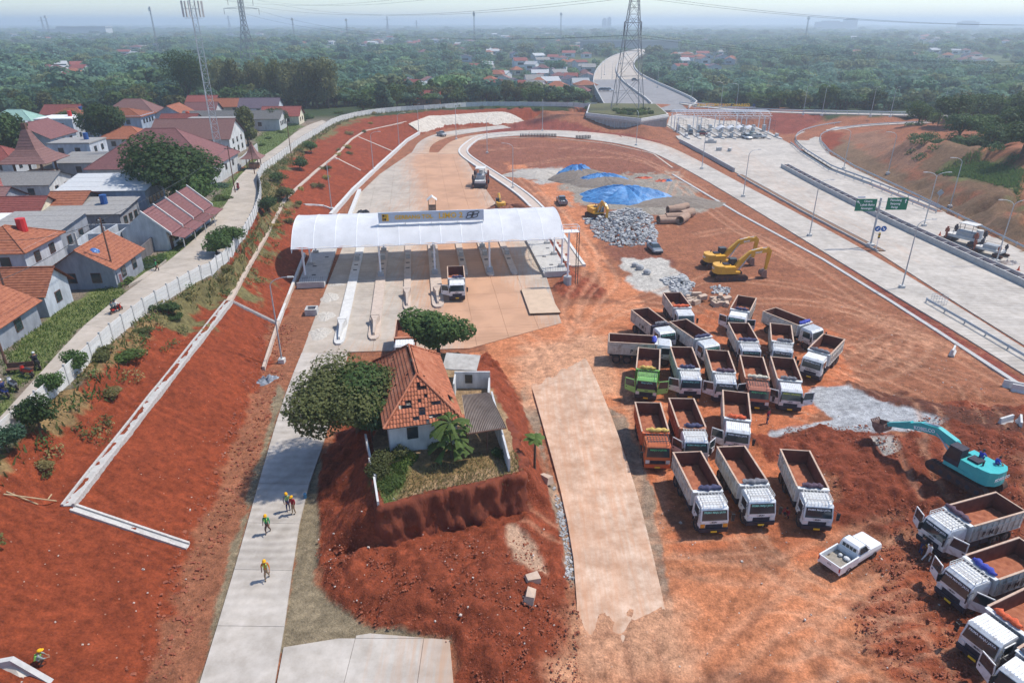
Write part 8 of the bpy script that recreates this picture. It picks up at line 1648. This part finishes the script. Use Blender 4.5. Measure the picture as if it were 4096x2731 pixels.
def chunks(name, label, cat, spots, s0, s1, m, seed, flat=.7, kind='stuff'):
 r = random.Random(seed); mb = MB()
 for p in spots:
  s = r.uniform(s0, s1) * (1 if r.random() < .85 else 1.7); M_ = Matrix.Translation(p) @ Matrix.Rotation(r.uniform(0, 6.28), 4, 'Z') @ Matrix.Rotation(r.uniform(-.5, .5), 4, 'X') @ Matrix.Diagonal((s, s * r.uniform(.6, 1), s * flat * r.uniform(.6, 1), 1))
  j = lambda: r.uniform(.75, 1.15); mb.add([(-.5 * j(), -.5 * j(), -.4), (.5 * j(), -.5 * j(), -.4), (.5 * j(), .5 * j(), -.4), (-.5 * j(), .5 * j(), -.4), (-.42 * j(), -.4 * j(), .4 * j()), (.4 * j(), -.42 * j(), .4 * j()), (.4 * j(), .4 * j(), .35 * j()), (-.4 * j(), .42 * j(), .4 * j())], [(0, 3, 2, 1), (4, 5, 6, 7), (0, 1, 5, 4), (1, 2, 6, 5), (2, 3, 7, 6), (3, 0, 4, 7)], M_)
 o = mb.build(name, m); return tag(o, label, cat, kind=kind)
M_rub = mat('broken_concrete', (.23, .235, .235), .9, c2=(.50, .50, .49), scale=1.1, bump=.3); M_clod = mat('red_clods', (.19, .052, .028), .95, c2=(.33, .11, .06), scale=1.4); M_bits = mat('pale_bits', (.34, .25, .19), .9, c2=(.6, .55, .5), scale=.9)
def heap(poly, n, seed, h):
 q = fill(poly, n, seed); d = np.clip(polydist(q[:, 0], q[:, 1], poly), 0, 3) / 3; q[:, 2] += np.random.RandomState(seed).rand(len(q)) ** .7 * h * d + .05; return q
chunks('rubble', 'grey heap of broken concrete beside the working yellow excavator', 'rubble', heap(pl([(1340, 505), (1390, 490), (1430, 480), (1470, 478), (1500, 500), (1510, 550), (1490, 560), (1420, 570), (1370, 545)]), 1500, 3, .8), .22, .62, M_rub, 1)
chunks('rubble', 'grey heap of broken concrete above the rearmost tippers', 'rubble', heap(pl([(1520, 640), (1570, 632), (1600, 655), (1590, 685), (1540, 675)]), 420, 4, 1.0), .25, .6, M_rub, 2); chunks('rubble', 'small scatter of grey rubble behind the open doored tipper', 'rubble', heap(pl([(1640, 655), (1680, 660), (1670, 678), (1635, 672)]), 90, 5, .2), .15, .4, M_rub, 3)
chunks('soil_clods', 'red clods on the spoil heap in front of the mound', 'soil', fill(MTOE[2:9] + [Vector((4, 24, 0)), Vector((4.5, 36, 0)), Vector((2, 41, 0)), Vector((-8, 39, 0))], 2600, 7) + np.array([0, 0, .2]), .03, .13, M_clod, 4); chunks('soil_clods', 'dark red clods round the turquoise excavator', 'soil', fill([z for z in ZONES if z[4] == .32][0][0], 3000, 8) + np.array([0, 0, .2]), .04, .16, M_clod, 5)
chunks('soil_clods', 'red clods churned near the right edge tippers', 'soil', fill([z for z in ZONES if z[4] == .16][0][0], 1800, 9) + np.array([0, 0, .08]), .04, .16, M_clod, 6); chunks('soil_clods', 'red clods along the foot of the near slope', 'soil', fill([p + Vector((q, 0, 0)) for q in (-1.2,) for p in TOE[:6]] + [p + Vector((2.2, 0, 0)) for p in TOE[:6]][::-1], 800, 10) + np.array([0, 0, .05]), .05, .24, M_clod, 7)
chunks('litter', 'pale stones and litter strewn over the truck yard', 'litter', fill(pl([(1440, 700), (2000, 700), (2352, 950), (2352, 1568), (1540, 1568), (1500, 1200)]), 500, 11) + np.array([0, 0, .04]), .04, .14, M_bits, 8); chunks('litter', 'pale stones and litter on the near red slope', 'litter', fill([TOE[0], TOE[3], BERM[0], Vector((-30, 20, 0))], 60, 12) + np.array([0, 0, .05]), .03, .13, M_bits, 9); chunks('litter', 'pale bits on the spoil heap and shoulder', 'litter', fill(MTOE[2:8] + [Vector((3, 30, 0)), Vector((3, 42, 0))], 80, 13) + np.array([0, 0, .3]), .03, .14, M_bits, 10)
chunks('rubble', 'white gravel spilled beside the haul road', 'gravel', fill(pl([(1270, 1110), (1310, 1200), (1318, 1330), (1300, 1330), (1285, 1220)]), 350, 14) + np.array([0, 0, .04]), .06, .2, M_rub, 11)
# ---------------------------------------------------------------- haze: the air over the whole plain
mb = MB(); mb.box(-9500, 9500, -40, 14500, -60, 76); hzb = mb.build('haze', bpy.data.materials.new('haze_air')); hzb['kind'] = 'stuff'; hzb['label'] = 'pale tropical haze over the plain'; hzb['category'] = 'haze'
hm = hzb.data.materials[0]; hm.use_nodes = True; hn = hm.node_tree.nodes; hn.remove(hn['Principled BSDF']); pv = hn.new('ShaderNodeVolumePrincipled'); pv.inputs['Color'].default_value = (.76, .86, .96, 1); pv.inputs['Density'].default_value = 3.5e-4; pv.inputs['Anisotropy'].default_value = .25; hm.node_tree.links.new(pv.outputs[0], hn['Material Output'].inputs['Volume'])
# ---------------------------------------------------------------- people
M_skin = mat('skin', (.28, .14, .085), .6, var=.1); M_shoe = mat('dark_shoe', (.03, .025, .025), .7); M_hair = mat('black_hair', (.012, .01, .01), .6)
def cl(k, c): return mat('cloth_' + k, c, .85, var=.15, scale=8)
CLO = dict(green=(.03, .25, .10), red=(.28, .02, .03), grey=(.22, .25, .24), orange=(.5, .17, .03), dark=(.03, .03, .04), navy=(.03, .04, .12), blue=(.02, .06, .4), white=(.6, .6, .58), khaki=(.28, .2, .12), vest=(.30, .62, .12), yellow=(.75, .38, .01), brown=(.12, .07, .05), olive=(.10, .16, .10))
def person(label, loc, rz=0.0, shirt='red', pants='dark', pose='stand', helmet=None, vest=None, sc=1.0):
 t = thing('person', label, 'person', loc, rz); t.scale = (sc,) * 3
 J = {}; z = .95
 if pose in ('stand', 'walk'):
  w = .22 if pose == 'walk' else .03; lean = 0
  J = dict(pel=(0, 0, .95), sp=(0, -.01, 1.15), ch=(0, -.02, 1.36), nk=(0, -.02, 1.5), hd=(0, -.04, 1.6), ht=(0, -.03, 1.7), kl=(-.11, -w, .5), al=(-.12, -w * .6, .09), tl=(-.12, -w * .6 - .18, .04), kr=(.11, w * .2 - .04, .5), ar=(.12, w * 1.3, .1), tr=(.12, w * 1.3 - .18, .04), sl=(-.19, 0, 1.42), el=(-.27, w * .6, 1.15), wl=(-.27, w * .3 - .1, .92), sr=(.19, 0, 1.42), er=(.27, -w * .5, 1.15), wr=(.26, -w - .1, .94))
 elif pose == 'crouch':
  J = dict(pel=(0, .1, .38), sp=(0, 0, .55), ch=(0, -.12, .74), nk=(0, -.18, .87), hd=(0, -.24, .95), ht=(0, -.25, 1.05), kl=(-.16, -.3, .46), al=(-.15, -.02, .09), tl=(-.16, -.2, .04), kr=(.16, -.3, .46), ar=(.15, -.02, .09), tr=(.16, -.2, .04), sl=(-.19, -.12, .8), el=(-.26, -.3, .58), wl=(-.12, -.48, .42), sr=(.19, -.12, .8), er=(.26, -.3, .58), wr=(.12, -.48, .42))
 else:                                            # riding or sitting
  J = dict(pel=(0, .12, .80), sp=(0, .08, 1.0), ch=(0, .03, 1.2), nk=(0, 0, 1.34), hd=(0, -.03, 1.44), ht=(0, -.03, 1.54), kl=(-.2, -.3, .74), al=(-.2, -.2, .32), tl=(-.2, -.38, .28), kr=(.2, -.3, .74), ar=(.2, -.2, .32), tr=(.2, -.38, .28), sl=(-.19, .02, 1.26), el=(-.29, -.18, 1.06), wl=(-.29, -.42, 1.02), sr=(.19, .02, 1.26), er=(.29, -.18, 1.06), wr=(.29, -.42, 1.02))
 Rd = dict(pel=.15, sp=.135, ch=.155, nk=.06, hd=.1, ht=.07, kl=.068, al=.045, tl=.035, kr=.068, ar=.045, tr=.035, sl=.07, el=.05, wl=.033, sr=.07, er=.05, wr=.033)
 E = [('pel', 'sp'), ('sp', 'ch'), ('ch', 'nk'), ('nk', 'hd'), ('hd', 'ht'), ('pel', 'kl'), ('kl', 'al'), ('al', 'tl'), ('pel', 'kr'), ('kr', 'ar'), ('ar', 'tr'), ('ch', 'sl'), ('sl', 'el'), ('el', 'wl'), ('ch', 'sr'), ('sr', 'er'), ('er', 'wr')]
 for s in 'lr':                                   # five fingers on each hand
  w_, e_ = Vector(J['w' + s]), Vector(J['e' + s]); d = (w_ - e_).normalized(); J['p' + s] = tuple(w_ + d * .07); Rd['p' + s] = .034; E.append(('w' + s, 'p' + s)); sd = d.orthogonal().normalized()
  for i, (o, L) in enumerate(((-.03, .07), (-.01, .085), (.01, .08), (.03, .065))): J['f%d%s' % (i, s)] = tuple(w_ + d * (.07 + L) + sd * o * 1.3 + Vector((0, -.02, 0))); Rd['f%d%s' % (i, s)] = .009; E.append(('p' + s, 'f%d%s' % (i, s)))
  J['f4' + s] = tuple(w_ + d * .07 + sd * -.07); Rd['f4' + s] = .01; E.append(('p' + s, 'f4' + s))
 ks = list(J); me = bpy.data.meshes.new('body'); me.from_pydata([J[k] for k in ks], [(ks.index(a), ks.index(b)) for a, b in E], []); o = bpy.data.objects.new('body', me); col.objects.link(o); md = o.modifiers.new('skin', 'SKIN')
 if not me.skin_vertices: bpy.context.view_layer.objects.active = o; me.attributes
 for i, k in enumerate(ks): sv = me.skin_vertices[0].data[i]; sv.radius = (Rd[k], Rd[k] * (.8 if k in ('pel', 'sp', 'ch') else 1)); sv.use_root = (k == 'pel')
 o.modifiers.new('sub', 'SUBSURF').levels = 1; dg = bpy.context.evaluated_depsgraph_get(); m2 = bpy.data.meshes.new_from_object(o.evaluated_get(dg)); bpy.data.objects.remove(o); m2.name = 'body'
 m2.materials.clear(); [m2.materials.append(q) for q in (cl(shirt, CLO[shirt]), cl(pants, CLO[pants]), M_skin, M_shoe)]
 zone = dict(pel=1, sp=0, ch=0, nk=2, hd=2, ht=2, kl=1, kr=1, al=1, ar=1, tl=3, tr=3, sl=0, sr=0, el=0, er=0, wl=2, wr=2, pl=2, pr=2); vk = [(Vector(J[k]), zone.get(k, 2)) for k in ks]
 for p in m2.polygons: p.material_index = min(vk, key=lambda q: (q[0] - p.center).length_squared)[1]; p.use_smooth = True
 link('body', m2, t); h = J['ht']
 mb = MB(); mb.smooth = True
 if helmet: mb.ell((h[0], h[1] + .01, h[2] - .01), (.125, .145, .1), 10, 6); mb.ell((h[0], h[1] - .03, h[2] - .03), (.14, .19, .02), 10, 4); mb.build('helmet', cl(helmet, CLO[helmet]), t)
 else: mb.ell((h[0], h[1] + .02, h[2] - .02), (.105, .115, .085), 8, 6); mb.build('hair', M_hair, t)
 if vest:
  c = Vector(J['ch']); s_ = Vector(J['sp']); mb = MB()
  for x in (-.09, .09): mb.hexa([(s_.x + x - .025, s_.y - .16, s_.z), (s_.x + x + .025, s_.y - .16, s_.z), (s_.x + x + .025, s_.y + .16, s_.z), (s_.x + x - .025, s_.y + .16, s_.z)], [(c.x + x - .025, c.y - .165, c.z + .08), (c.x + x + .025, c.y - .165, c.z + .08), (c.x + x + .025, c.y + .165, c.z + .08), (c.x + x - .025, c.y + .165, c.z + .08)])
  mb.build('vest_strap', cl(vest, CLO[vest]), t)
 return t
def G0(p, dz=.0): return Vector((p.x, p.y, hz(p.x, p.y) + dz))
for lb, p, rz, sh, pa, po, he, ve, dz in [
 ('worker in grey shirt with yellow helmet on the left concrete road', T12(300, 1560), .6, 'grey', 'navy', 'stand', 'yellow', 'vest', .17), ('worker in red jacket with yellow helmet beside the grey shirted worker', T12(352, 1590), -.4, 'red', 'khaki', 'stand', 'yellow', None, .17), ('worker in green vest walking down the concrete road', T13(115, 200), .1, 'green', 'brown', 'walk', 'yellow', 'vest', .17), ('worker in orange coverall shovelling soil on the concrete road', T13(108, 625), .3, 'orange', 'khaki', 'walk', 'yellow', 'vest', .17),
 ('worker with yellow helmet bending over in the lower left corner', T03(385, 1460, 2), 2.2, 'grey', 'brown', 'crouch', 'yellow', 'vest', .05), ('person in red shirt and dark skirt standing among the tippers', CD(650, 1250), .8, 'red', 'navy', 'stand', None, None, 0), ('person in red squatting between the front row tippers', CE(1640, 975), -1.0, 'red', 'dark', 'crouch', None, None, 0),
 ('person in dark clothes at the nose of the side lettered tipper', CF(215, 690), 1.5, 'dark', 'navy', 'stand', None, None, 0), ('person in white shirt at the nose of the side lettered tipper', CF(280, 765), 1.8, 'white', 'white', 'walk', None, None, 0), ('person in blue cap crouching under the tipper nose', CF(380, 720), 1.6, 'blue', 'dark', 'crouch', None, None, 0),
 ('pedestrian in green jacket at the village lane corner', T01(1440, 912, 7), 2.4, 'green', 'dark', 'walk', 'dark', None, .14)]: person(lb, G0(p, dz), rz, sh, pa, po, he, ve)
for k, (x, y) in enumerate([(-1.5, -.6), (-.5, -.3)]):
 an = math.atan2(7.3, -3.4); c = Vector((37.4, 46.4, 0)); q = c + Vector((x * math.cos(an) - y * math.sin(an), x * math.sin(an) + y * math.cos(an), 0)); person(('mechanic in blue kneeling on the turquoise excavator rear', 'mechanic in blue kneeling on the turquoise excavator engine deck')[k], (q.x, q.y, hz(c.x, c.y) + 2.4), 1 + k, 'blue', 'navy', 'crouch')
# motorbikes (forward -Y)
def bike(label, loc, rz, m):
 t = thing('motorbike', label, 'motorbike', loc, rz)
 for y in (-.62, .6): w = part('wheel', 'wheel', f_tyre, M_tyre, t, (0, y, .29)); w.scale = (.4, .58, .58); h_ = part('rim', 'rim', f_hub, M_hub, w); h_.scale = (.5, .9, .9)
 mb = MB(); mb.hexa([(-.12, -.35, .38), (.12, -.35, .38), (.13, .62, .5), (-.13, .62, .5)], [(-.08, -.42, .8), (.08, -.42, .8), (.1, .7, .72), (-.1, .7, .72)]); mb.hexa([(-.16, -.62, .5), (.16, -.62, .5), (.2, -.4, .45), (-.2, -.4, .45)], [(-.12, -.55, .98), (.12, -.55, .98), (.12, -.42, .98), (-.12, -.42, .98)]); mb.build('fairing', m, t)
 mb = MB(); mb.box(-.13, .13, -.12, .68, .74, .82); mb.build('seat', M_blackp, t); mb = MB(); mb.rod((-.33, -.42, 1.0), (.33, -.42, 1.0), .02, 5); mb.rod((0, -.48, 1.0), (0, -.62, .3), .03, 5); mb.rod((.14, .1, .3), (.16, .75, .36), .05, 6); mb.build('handlebar_and_fork', M_dark, t); return t
M_mr = mat('bike_red', (.4, .03, .02), .3); M_mb = mat('bike_blue', (.03, .08, .35), .3); M_mk = mat('bike_black', (.03, .03, .035), .3); M_mw = mat('bike_white', (.5, .5, .5), .3)
p = G0(T01(1075, 1310, 7), .14); bike('red motorbike ridden along the near village street', p, 2.9, M_mr); person('rider in white shirt on the near village street motorbike', p, 2.9, 'white', 'dark', 'ride', 'dark'); d = Vector((math.sin(2.9), -math.cos(2.9), 0)) * -.42; person('passenger in grey behind the white shirted rider', p + d, 2.9, 'grey', 'dark', 'ride')
p = G0(T01(2190, 175, 6), .14); bike('motorbike approaching round the street bend', p, .2, M_mr); person('rider in red jacket at the street bend', p, .2, 'red', 'navy', 'ride', 'white')
for i, (x, y, rz, m, lb) in enumerate([(345, 230, .9, M_mk, 'black motorbike parked at the verge beside the brown bench'), (255, 310, 1.2, M_mr, 'dark red motorbike parked in front of the bench'), (130, 430, 1.0, M_mw, 'white motorbike parked on the street near the left edge'), (50, 500, 1.0, M_mb, 'blue motorbike at the left frame edge')]): bike(lb, G0(T02(x, y, 7.4), .1), rz + math.pi, m)
person('rider in navy sitting on the blue motorbike at the left edge', G0(T02(50, 500, 7.4), .1), 1.0 + math.pi, 'navy', 'dark', 'ride', 'white'); person('rider in dark clothes with helmet on the black motorbike by the bench', G0(T02(345, 230, 7.4), .1), .9 + math.pi, 'dark', 'dark', 'ride', 'white')
t = thing('bench', 'brown wooden roadside bench behind the parked motorbikes', 'bench', G0(T02(190, 270, 7.4)), .2); mb = MB(); mb.box(-1.1, 1.1, -.25, .25, .42, .48); mb.build('seat', M_wood2, t); mb = MB(); mb.box(-1.1, 1.1, .22, .28, .48, .95); mb.build('backrest', M_wood2, t)
for x in (-1, 1): mb = MB(); mb.box(x - .05, x + .05, -.2, .2, 0, .42); mb.build('leg', M_wood2, t)
# ---------------------------------------------------------------- sand heaps under blue sheets
M_bt = mat('blue_tarpaulin', (.03, .14, .36), .5, c2=(.10, .30, .56), scale=1.5, bump=.5, bscale=3); M_snd = mat('dark_sand', (.16, .13, .10), .95, c2=(.24, .20, .165), scale=2, bump=.4); M_ot = mat('orange_sheet', (.62, .12, .05), .7, var=.2)
def dome(name, label, cat, c, rx_, ry_, h, m, seed, rz=0, fold=.12, part_='sheet', n=34):
 r = random.Random(seed); t = thing(name, label, cat, G0(c) + Vector((0, 0, max(0, c.z))), rz); mb = MB(); mb.smooth = False; k = 12
 for j in range(k + 1):
  f = j / k
  for i in range(n):
   a = 2 * math.pi * i / n; w = 1 + .10 * math.sin(3 * a + seed) + .07 * math.sin(5 * a + 2 * seed) + (.05 * (r.random() - .5) if j < 3 else 0); q = (1 - f) * w
   mb.v.append((rx_ * q * math.cos(a), ry_ * q * math.sin(a), h * (1 - (1 - f) ** 1.8) + fold * f * (1 - f) * 3 * math.sin(i * 2.6 + seed) * (.4 + r.random()) - .1 * (1 - f) ** 6 + .12 * r.random() * fold))
 mb.f = [(j * n + i, j * n + (i + 1) % n, (j + 1) * n + (i + 1) % n, (j + 1) * n + i) for j in range(k) for i in range(n)]; mb.mi = [0] * len(mb.f); mb.build(part_, m, t); return t
dome('tarpaulin', 'largest blue tarpaulin fully covering a sand heap', 'tarpaulin', T21(1030, 250), 11, 6.2, 2.8, M_bt, 1, R_(-8), .45)
dome('sand_heap', 'dark sand heap half covered by a draped blue sheet', 'sand heap', T21(640, 70), 9, 6.5, 2.5, M_snd, 2, part_='sand'); dome('sand_heap', 'dark sand heap behind the largest tarpaulin', 'sand heap', T21(850, 115), 9, 5.5, 1.6, M_snd, 3, part_='sand'); dome('sand_heap', 'flat dark sand spread right of the largest tarpaulin', 'sand heap', T21(1520, 290), 11, 6, 1.0, M_snd, 4, part_='sand'); dome('sand_heap', 'pale gravel heap beyond the blue sheets', 'sand heap', V(1235, 402), 9, 5, 1.4, mat('pale_gravel', (.36, .32, .27), .95, c2=(.48, .44, .38), scale=1.5, bump=.5), 5, part_='sand')
dome('tarpaulin', 'crumpled blue sheet over the top of the farthest sand heap', 'tarpaulin', T21(600, 60), 5.8, 4.6, 3.2, M_bt, 6, .4, .6); dome('tarpaulin', 'long blue sheet on the sand heap behind the largest tarpaulin', 'tarpaulin', T21(810, 100), 7.4, 3.4, 2.1, M_bt, 7, R_(20), .4)
for i, (x, y, a, b, m, lb) in enumerate([(1210, 68, 2.6, .8, M_ot, 'flat orange sheet lying beyond the sand'), (1370, 95, 1.8, 1, M_ot, 'orange part of the crumpled sheet on the far right ground'), (1420, 92, 1.6, 1, M_bt, 'dark blue part of the crumpled sheet on the far right ground'), (1280, 195, 3.4, .6, M_ot, 'orange strip of sheet right of the largest tarpaulin'), (520, 90, 1, .8, M_ot, 'orange scrap at the foot of the farthest blue sheet'), (470, 62, .9, .7, M_ot, 'orange scrap left of the farthest blue sheet')]): dome('loose_sheet', lb, 'sheet', T21(x, y), a, b, .35, m, i, .1, .3, n=16)
dome('loose_sheet', 'crumpled grey and blue plastic sheet on the soil by the left road', 'sheet', T12(90, 360), 1.7, .9, .3, mat('grey_plastic', (.08, .10, .13), .4, c2=(.35, .38, .42), scale=2.5), 3, 1.0, .4, n=18); dome('loose_sheet', 'white cloth heap behind the median barrier at right', 'sheet', T31(2200, 850, .1), 2.6, .9, .4, M_bits, 4, .1, .4, n=18); dome('loose_sheet', 'dark bundle on the plaza behind the toll roof', 'sheet', T11(985, 385), 1.6, .7, .5, M_dark, 5, .1, .4, n=14)
for i, (x, y, a, b, rz) in enumerate([(590, 1490, 1.5, 2.3, .05), (640, 1330, 1.4, 1.9, .1), (680, 1160, 1.4, 2.2, .1), (740, 1045, 1.4, .6, .3)]): dome('curing_sheet', ORD[i] + ' wrinkled pale curing sheet on the left toll lane from the near end', 'sheet', T11(x, y, .1), a, b, .12, mat('curing_cloth', (.38, .35, .30), .9, c2=(.52, .48, .42), scale=2.5, bump=.8), i, rz, .06, n=22)
dome('soil_heap', 'dark red spoil heap beside the small excavator', 'soil heap', T11(2330, 360), 6, 3.4, 1.2, MATS['red_soil_fill'], 8, 0, .4, part_='soil')
# pipes, blocks, barriers, cones, boulders
M_pipe = mat('old_pipe', (.28, .17, .12), .85, c2=(.40, .28, .20), scale=1.5)
for i, (x, y, z, a, r) in enumerate([(1410, 460, .7, .5, .7), (1440, 480, .6, .1, .6), (1490, 455, .8, .2, .8), (1500, 420, 1.6, .3, .8), (1545, 400, 1.6, .6, .7), (1570, 470, .85, 1.0, .85), (1600, 430, .9, .7, .9), (1480, 410, .9, .9, .8)]):
 p = G0(T21(x, y)); t = thing('concrete_pipe', ORD[i] + ' brown concrete pipe in the pile beyond the parked saloon', 'pipe', p + Vector((0, 0, z)), a, 'pile of pipes'); mb = MB(); n = 14; L = 1.9
 for x_ in (-L, L):
  for rr_ in (r, r * .82): mb.v += [(x_, rr_ * math.cos(2 * math.pi * k / n), rr_ * math.sin(2 * math.pi * k / n)) for k in range(n)]
 for k in range(n): k2 = (k + 1) % n; mb.f += [(k, k2, 2 * n + k2, 2 * n + k), (n + k, 3 * n + k, 3 * n + k2, n + k2), (k, n + k, n + k2, k2), (2 * n + k, 2 * n + k2, 3 * n + k2, 3 * n + k)]; mb.mi += [0] * 4
 mb.build('shell', M_pipe, t)
M_blk2 = mat('dusty_block', (.40, .29, .21), .9, c2=(.52, .40, .31), scale=1.5)
for g, (cx, cy, n, wh) in enumerate([(1690, 1190, 8, 'left'), (1910, 1205, 9, 'right')]):
 for i in range(n):
  p = G0(T21(cx + (i % 3) * 50 - 50, cy + (i // 3) * 22 - 15)); o = MB().hexa([(-.7, -.35, 0), (.7, -.35, 0), (.7, .35, 0), (-.7, .35, 0)], [(-.66, -.28, .6), (.66, -.28, .6), (.66, .28, .6), (-.66, .28, .6)]).build('concrete_block', M_blk2); o.location = p + Vector((0, 0, .45 if i % 4 == 1 else 0)); o.rotation_euler = ((.3 if i % 3 == 2 else 0), 0, (i * 1.3) % 3 if g else .1 * i); tag(o, ORD[i] + ' dusty block in the %s stack behind the tippers' % wh, 'block', 'blocks in the %s stack' % wh)
def jersey(label, p, rz, m=M_concl):
 o = MB().prof([(-.3, 0), (.3, 0), (.3, .1), (.14, .35), (.09, .85), (-.09, .85), (-.14, .35), (-.3, .1)], -.9, .9).build('road_barrier', m); o.location = p; o.rotation_euler = (0, 0, rz); tag(o, label, 'barrier')
jersey('tilted concrete barrier alone on the earth slope at right', G0(T32(1695, 110)), .9); jersey('left of two concrete barriers at the right edge', G0(T32(2240, 430)), -.5); jersey('right of two concrete barriers at the right edge', G0(T32(2320, 470)), -.5); jersey('pale block lying on the dark bank behind the turquoise excavator', G0(T32(2130, 880)), .4); jersey('pale block half buried near the right edge above the excavator', G0(T32(2260, 895)), 1.0)
for i, (x, y, lb) in enumerate([(180, 720, 'upper concrete lump on the spoil heap near the haul road'), (160, 890, 'lower concrete lump on the spoil heap near the haul road'), (310, -720 + 1010, 'broken concrete channel piece on the haul road shoulder')]):
 p = G0(T23(x, y)) if i < 2 else G0(T22(310, 1320)); o = MB().hexa([(-.6, -.35, -.2), (.55, -.4, -.2), (.6, .35, -.2), (-.5, .4, -.2)], [(-.5, -.28, .5), (.5, -.3, .42), (.45, .3, .5), (-.45, .28, .4)]).build('concrete_lump', M_blk2); o.location = p + Vector((0, 0, .2)); o.rotation_euler = (.2, .1, .4 + i); tag(o, lb, 'concrete lump')
for i, (x, y, rz, lb) in enumerate([(1825, 1310, 0, 'long stack'), (1900, 1380, .1, 'small crate'), (2000, 1385, 1, 'narrow frame')]):
 t = thing('block_stack', lb + ' of grey concrete pieces on the far plaza', 'blocks', T20(x, y, .12), rz); mb = MB(); mb.box(-1.8 if i == 0 else -.7, 1.8 if i == 0 else .7, -.5, .5, 0, .8); mb.build('lower_block', M_conc, t); mb = MB(); mb.box(-.8, .8, -.4, .4, .8, 1.3 if i == 0 else 1.0); mb.build('upper_block', M_concl, t)
for i, (x, y, lb) in enumerate([(1578, 590, 'orange traffic cone left of the paving machine'), (2300, 910, 'orange traffic cone at the right edge beside the barrier')]):
 t = thing('traffic_cone', lb, 'cone', T31(x, y, .12)); mb = MB(); mb.rod((0, 0, .03), (0, 0, .75), .19, 10, .03); mb.build('cone', M_ot, t); mb = MB(); mb.box(-.24, .24, -.24, .24, 0, .03); mb.build('base', M_ot, t)
t = thing('wire_crate', 'wire crate standing behind the guardrail end', 'crate', T31(1565, 1215, .15)); mb = MB(); [mb.rod((x, y, 0), (x, y, 1.3), .02, 4) for x in (-.8, -.4, 0, .4, .8) for y in (-.6, .6)]; [mb.tube([(-.8, -.6, z), (.8, -.6, z), (.8, .6, z), (-.8, .6, z), (-.8, -.6, z)], .02, 4) for z in (.1, .5, .9, 1.3)]; mb.build('mesh_sides', M_galv, t)
for i, (a, b, r) in enumerate([((1175, 905), (1180, 930), .7), ((1240, 945), (1250, 950), .65), ((1130, 880), (1130, 885), .6)]): o = MB().ell((0, 0, .35), (r, r * .85, r * .75), 9, 6).build('boulder', M_rub); o.location = G0(T21(*a)); tag(o, ORD[i] + ' rounded pale boulder on the grey gravel patch', 'boulder')
for i, (a, b) in enumerate([((220, 320), (600, 135)), ((235, 272), (450, 210)), ((530, 130), (560, 85))]): p, q = G0(T03(*a, 2), .12), G0(T03(*b, 2), .12); o = MB().rod(p, q, .05, 6).build('bamboo_pole', M_wood); tag(o, ('longest', 'second', 'short')[i] + ' bamboo pole lying on the near red slope', 'bamboo pole')
t = thing('stone_channel', 'corner of a pale cement lined channel in the lower left corner', 'channel'); q = [T03(-60, 1400, 3.4), T03(110, 1370, 3.4), T03(520, 1600, 1.6), T03(300, 1760, 1.6), T03(-60, 1760, 3.0)]; mb = MB(); mb.add([tuple(x) for x in q] + [tuple(x - Vector((0, 0, 1.5))) for x in q], [(4, 3, 2, 1, 0)] + [(i, (i + 1) % 5, 5 + (i + 1) % 5, 5 + i) for i in range(5)]); mb.build('cement_bed', M_rev, t)
sweep([T03(-60, 1395, 3.45), T03(115, 1362, 3.45), T03(530, 1600, 1.65)], [(-.16, -.4), (.16, -.4), (.16, .2), (-.16, .2)]).build('cement_rim', M_conc, t)
o = MB().rod((0, 0, 0), (0, 0, .42), .14, 10).rod((0, 0, .42), (0, 0, .52), .05, 8).build('water_jug', mat('blue_jug', (.06, .2, .35), .3)); o.location = T12(452, 1430, .17); tag(o, 'blue water jug standing on the left concrete road edge', 'water jug')
t = thing('concrete_pit', 'square concrete drain pit at the left edge of the toll lanes', 'pit', T11(515, 1310, 0), .1)
for x0, x1, y0, y1 in ((-.8, .8, -.8, -.55), (-.8, .8, .55, .8), (-.8, -.55, -.55, .55), (.55, .8, -.55, .55)): mb = MB(); mb.box(x0, x1, y0, y1, 0, .9); mb.build('pit_wall', M_conc, t)
for i, (x0, x1, y) in enumerate([(80, 405, 1252), (590, 728, 1268)]): t = thing('rebar_rack', ('long row', 'short row')[i] + ' of dark barrier frames on the loop road', 'frames'); [MB().box(-.15, .15, -.4, .4, 0, 1.0, Matrix.Translation(T20(x, y, .15))).build('frame', M_dark, t) for x in range(x0, x1, 14)]
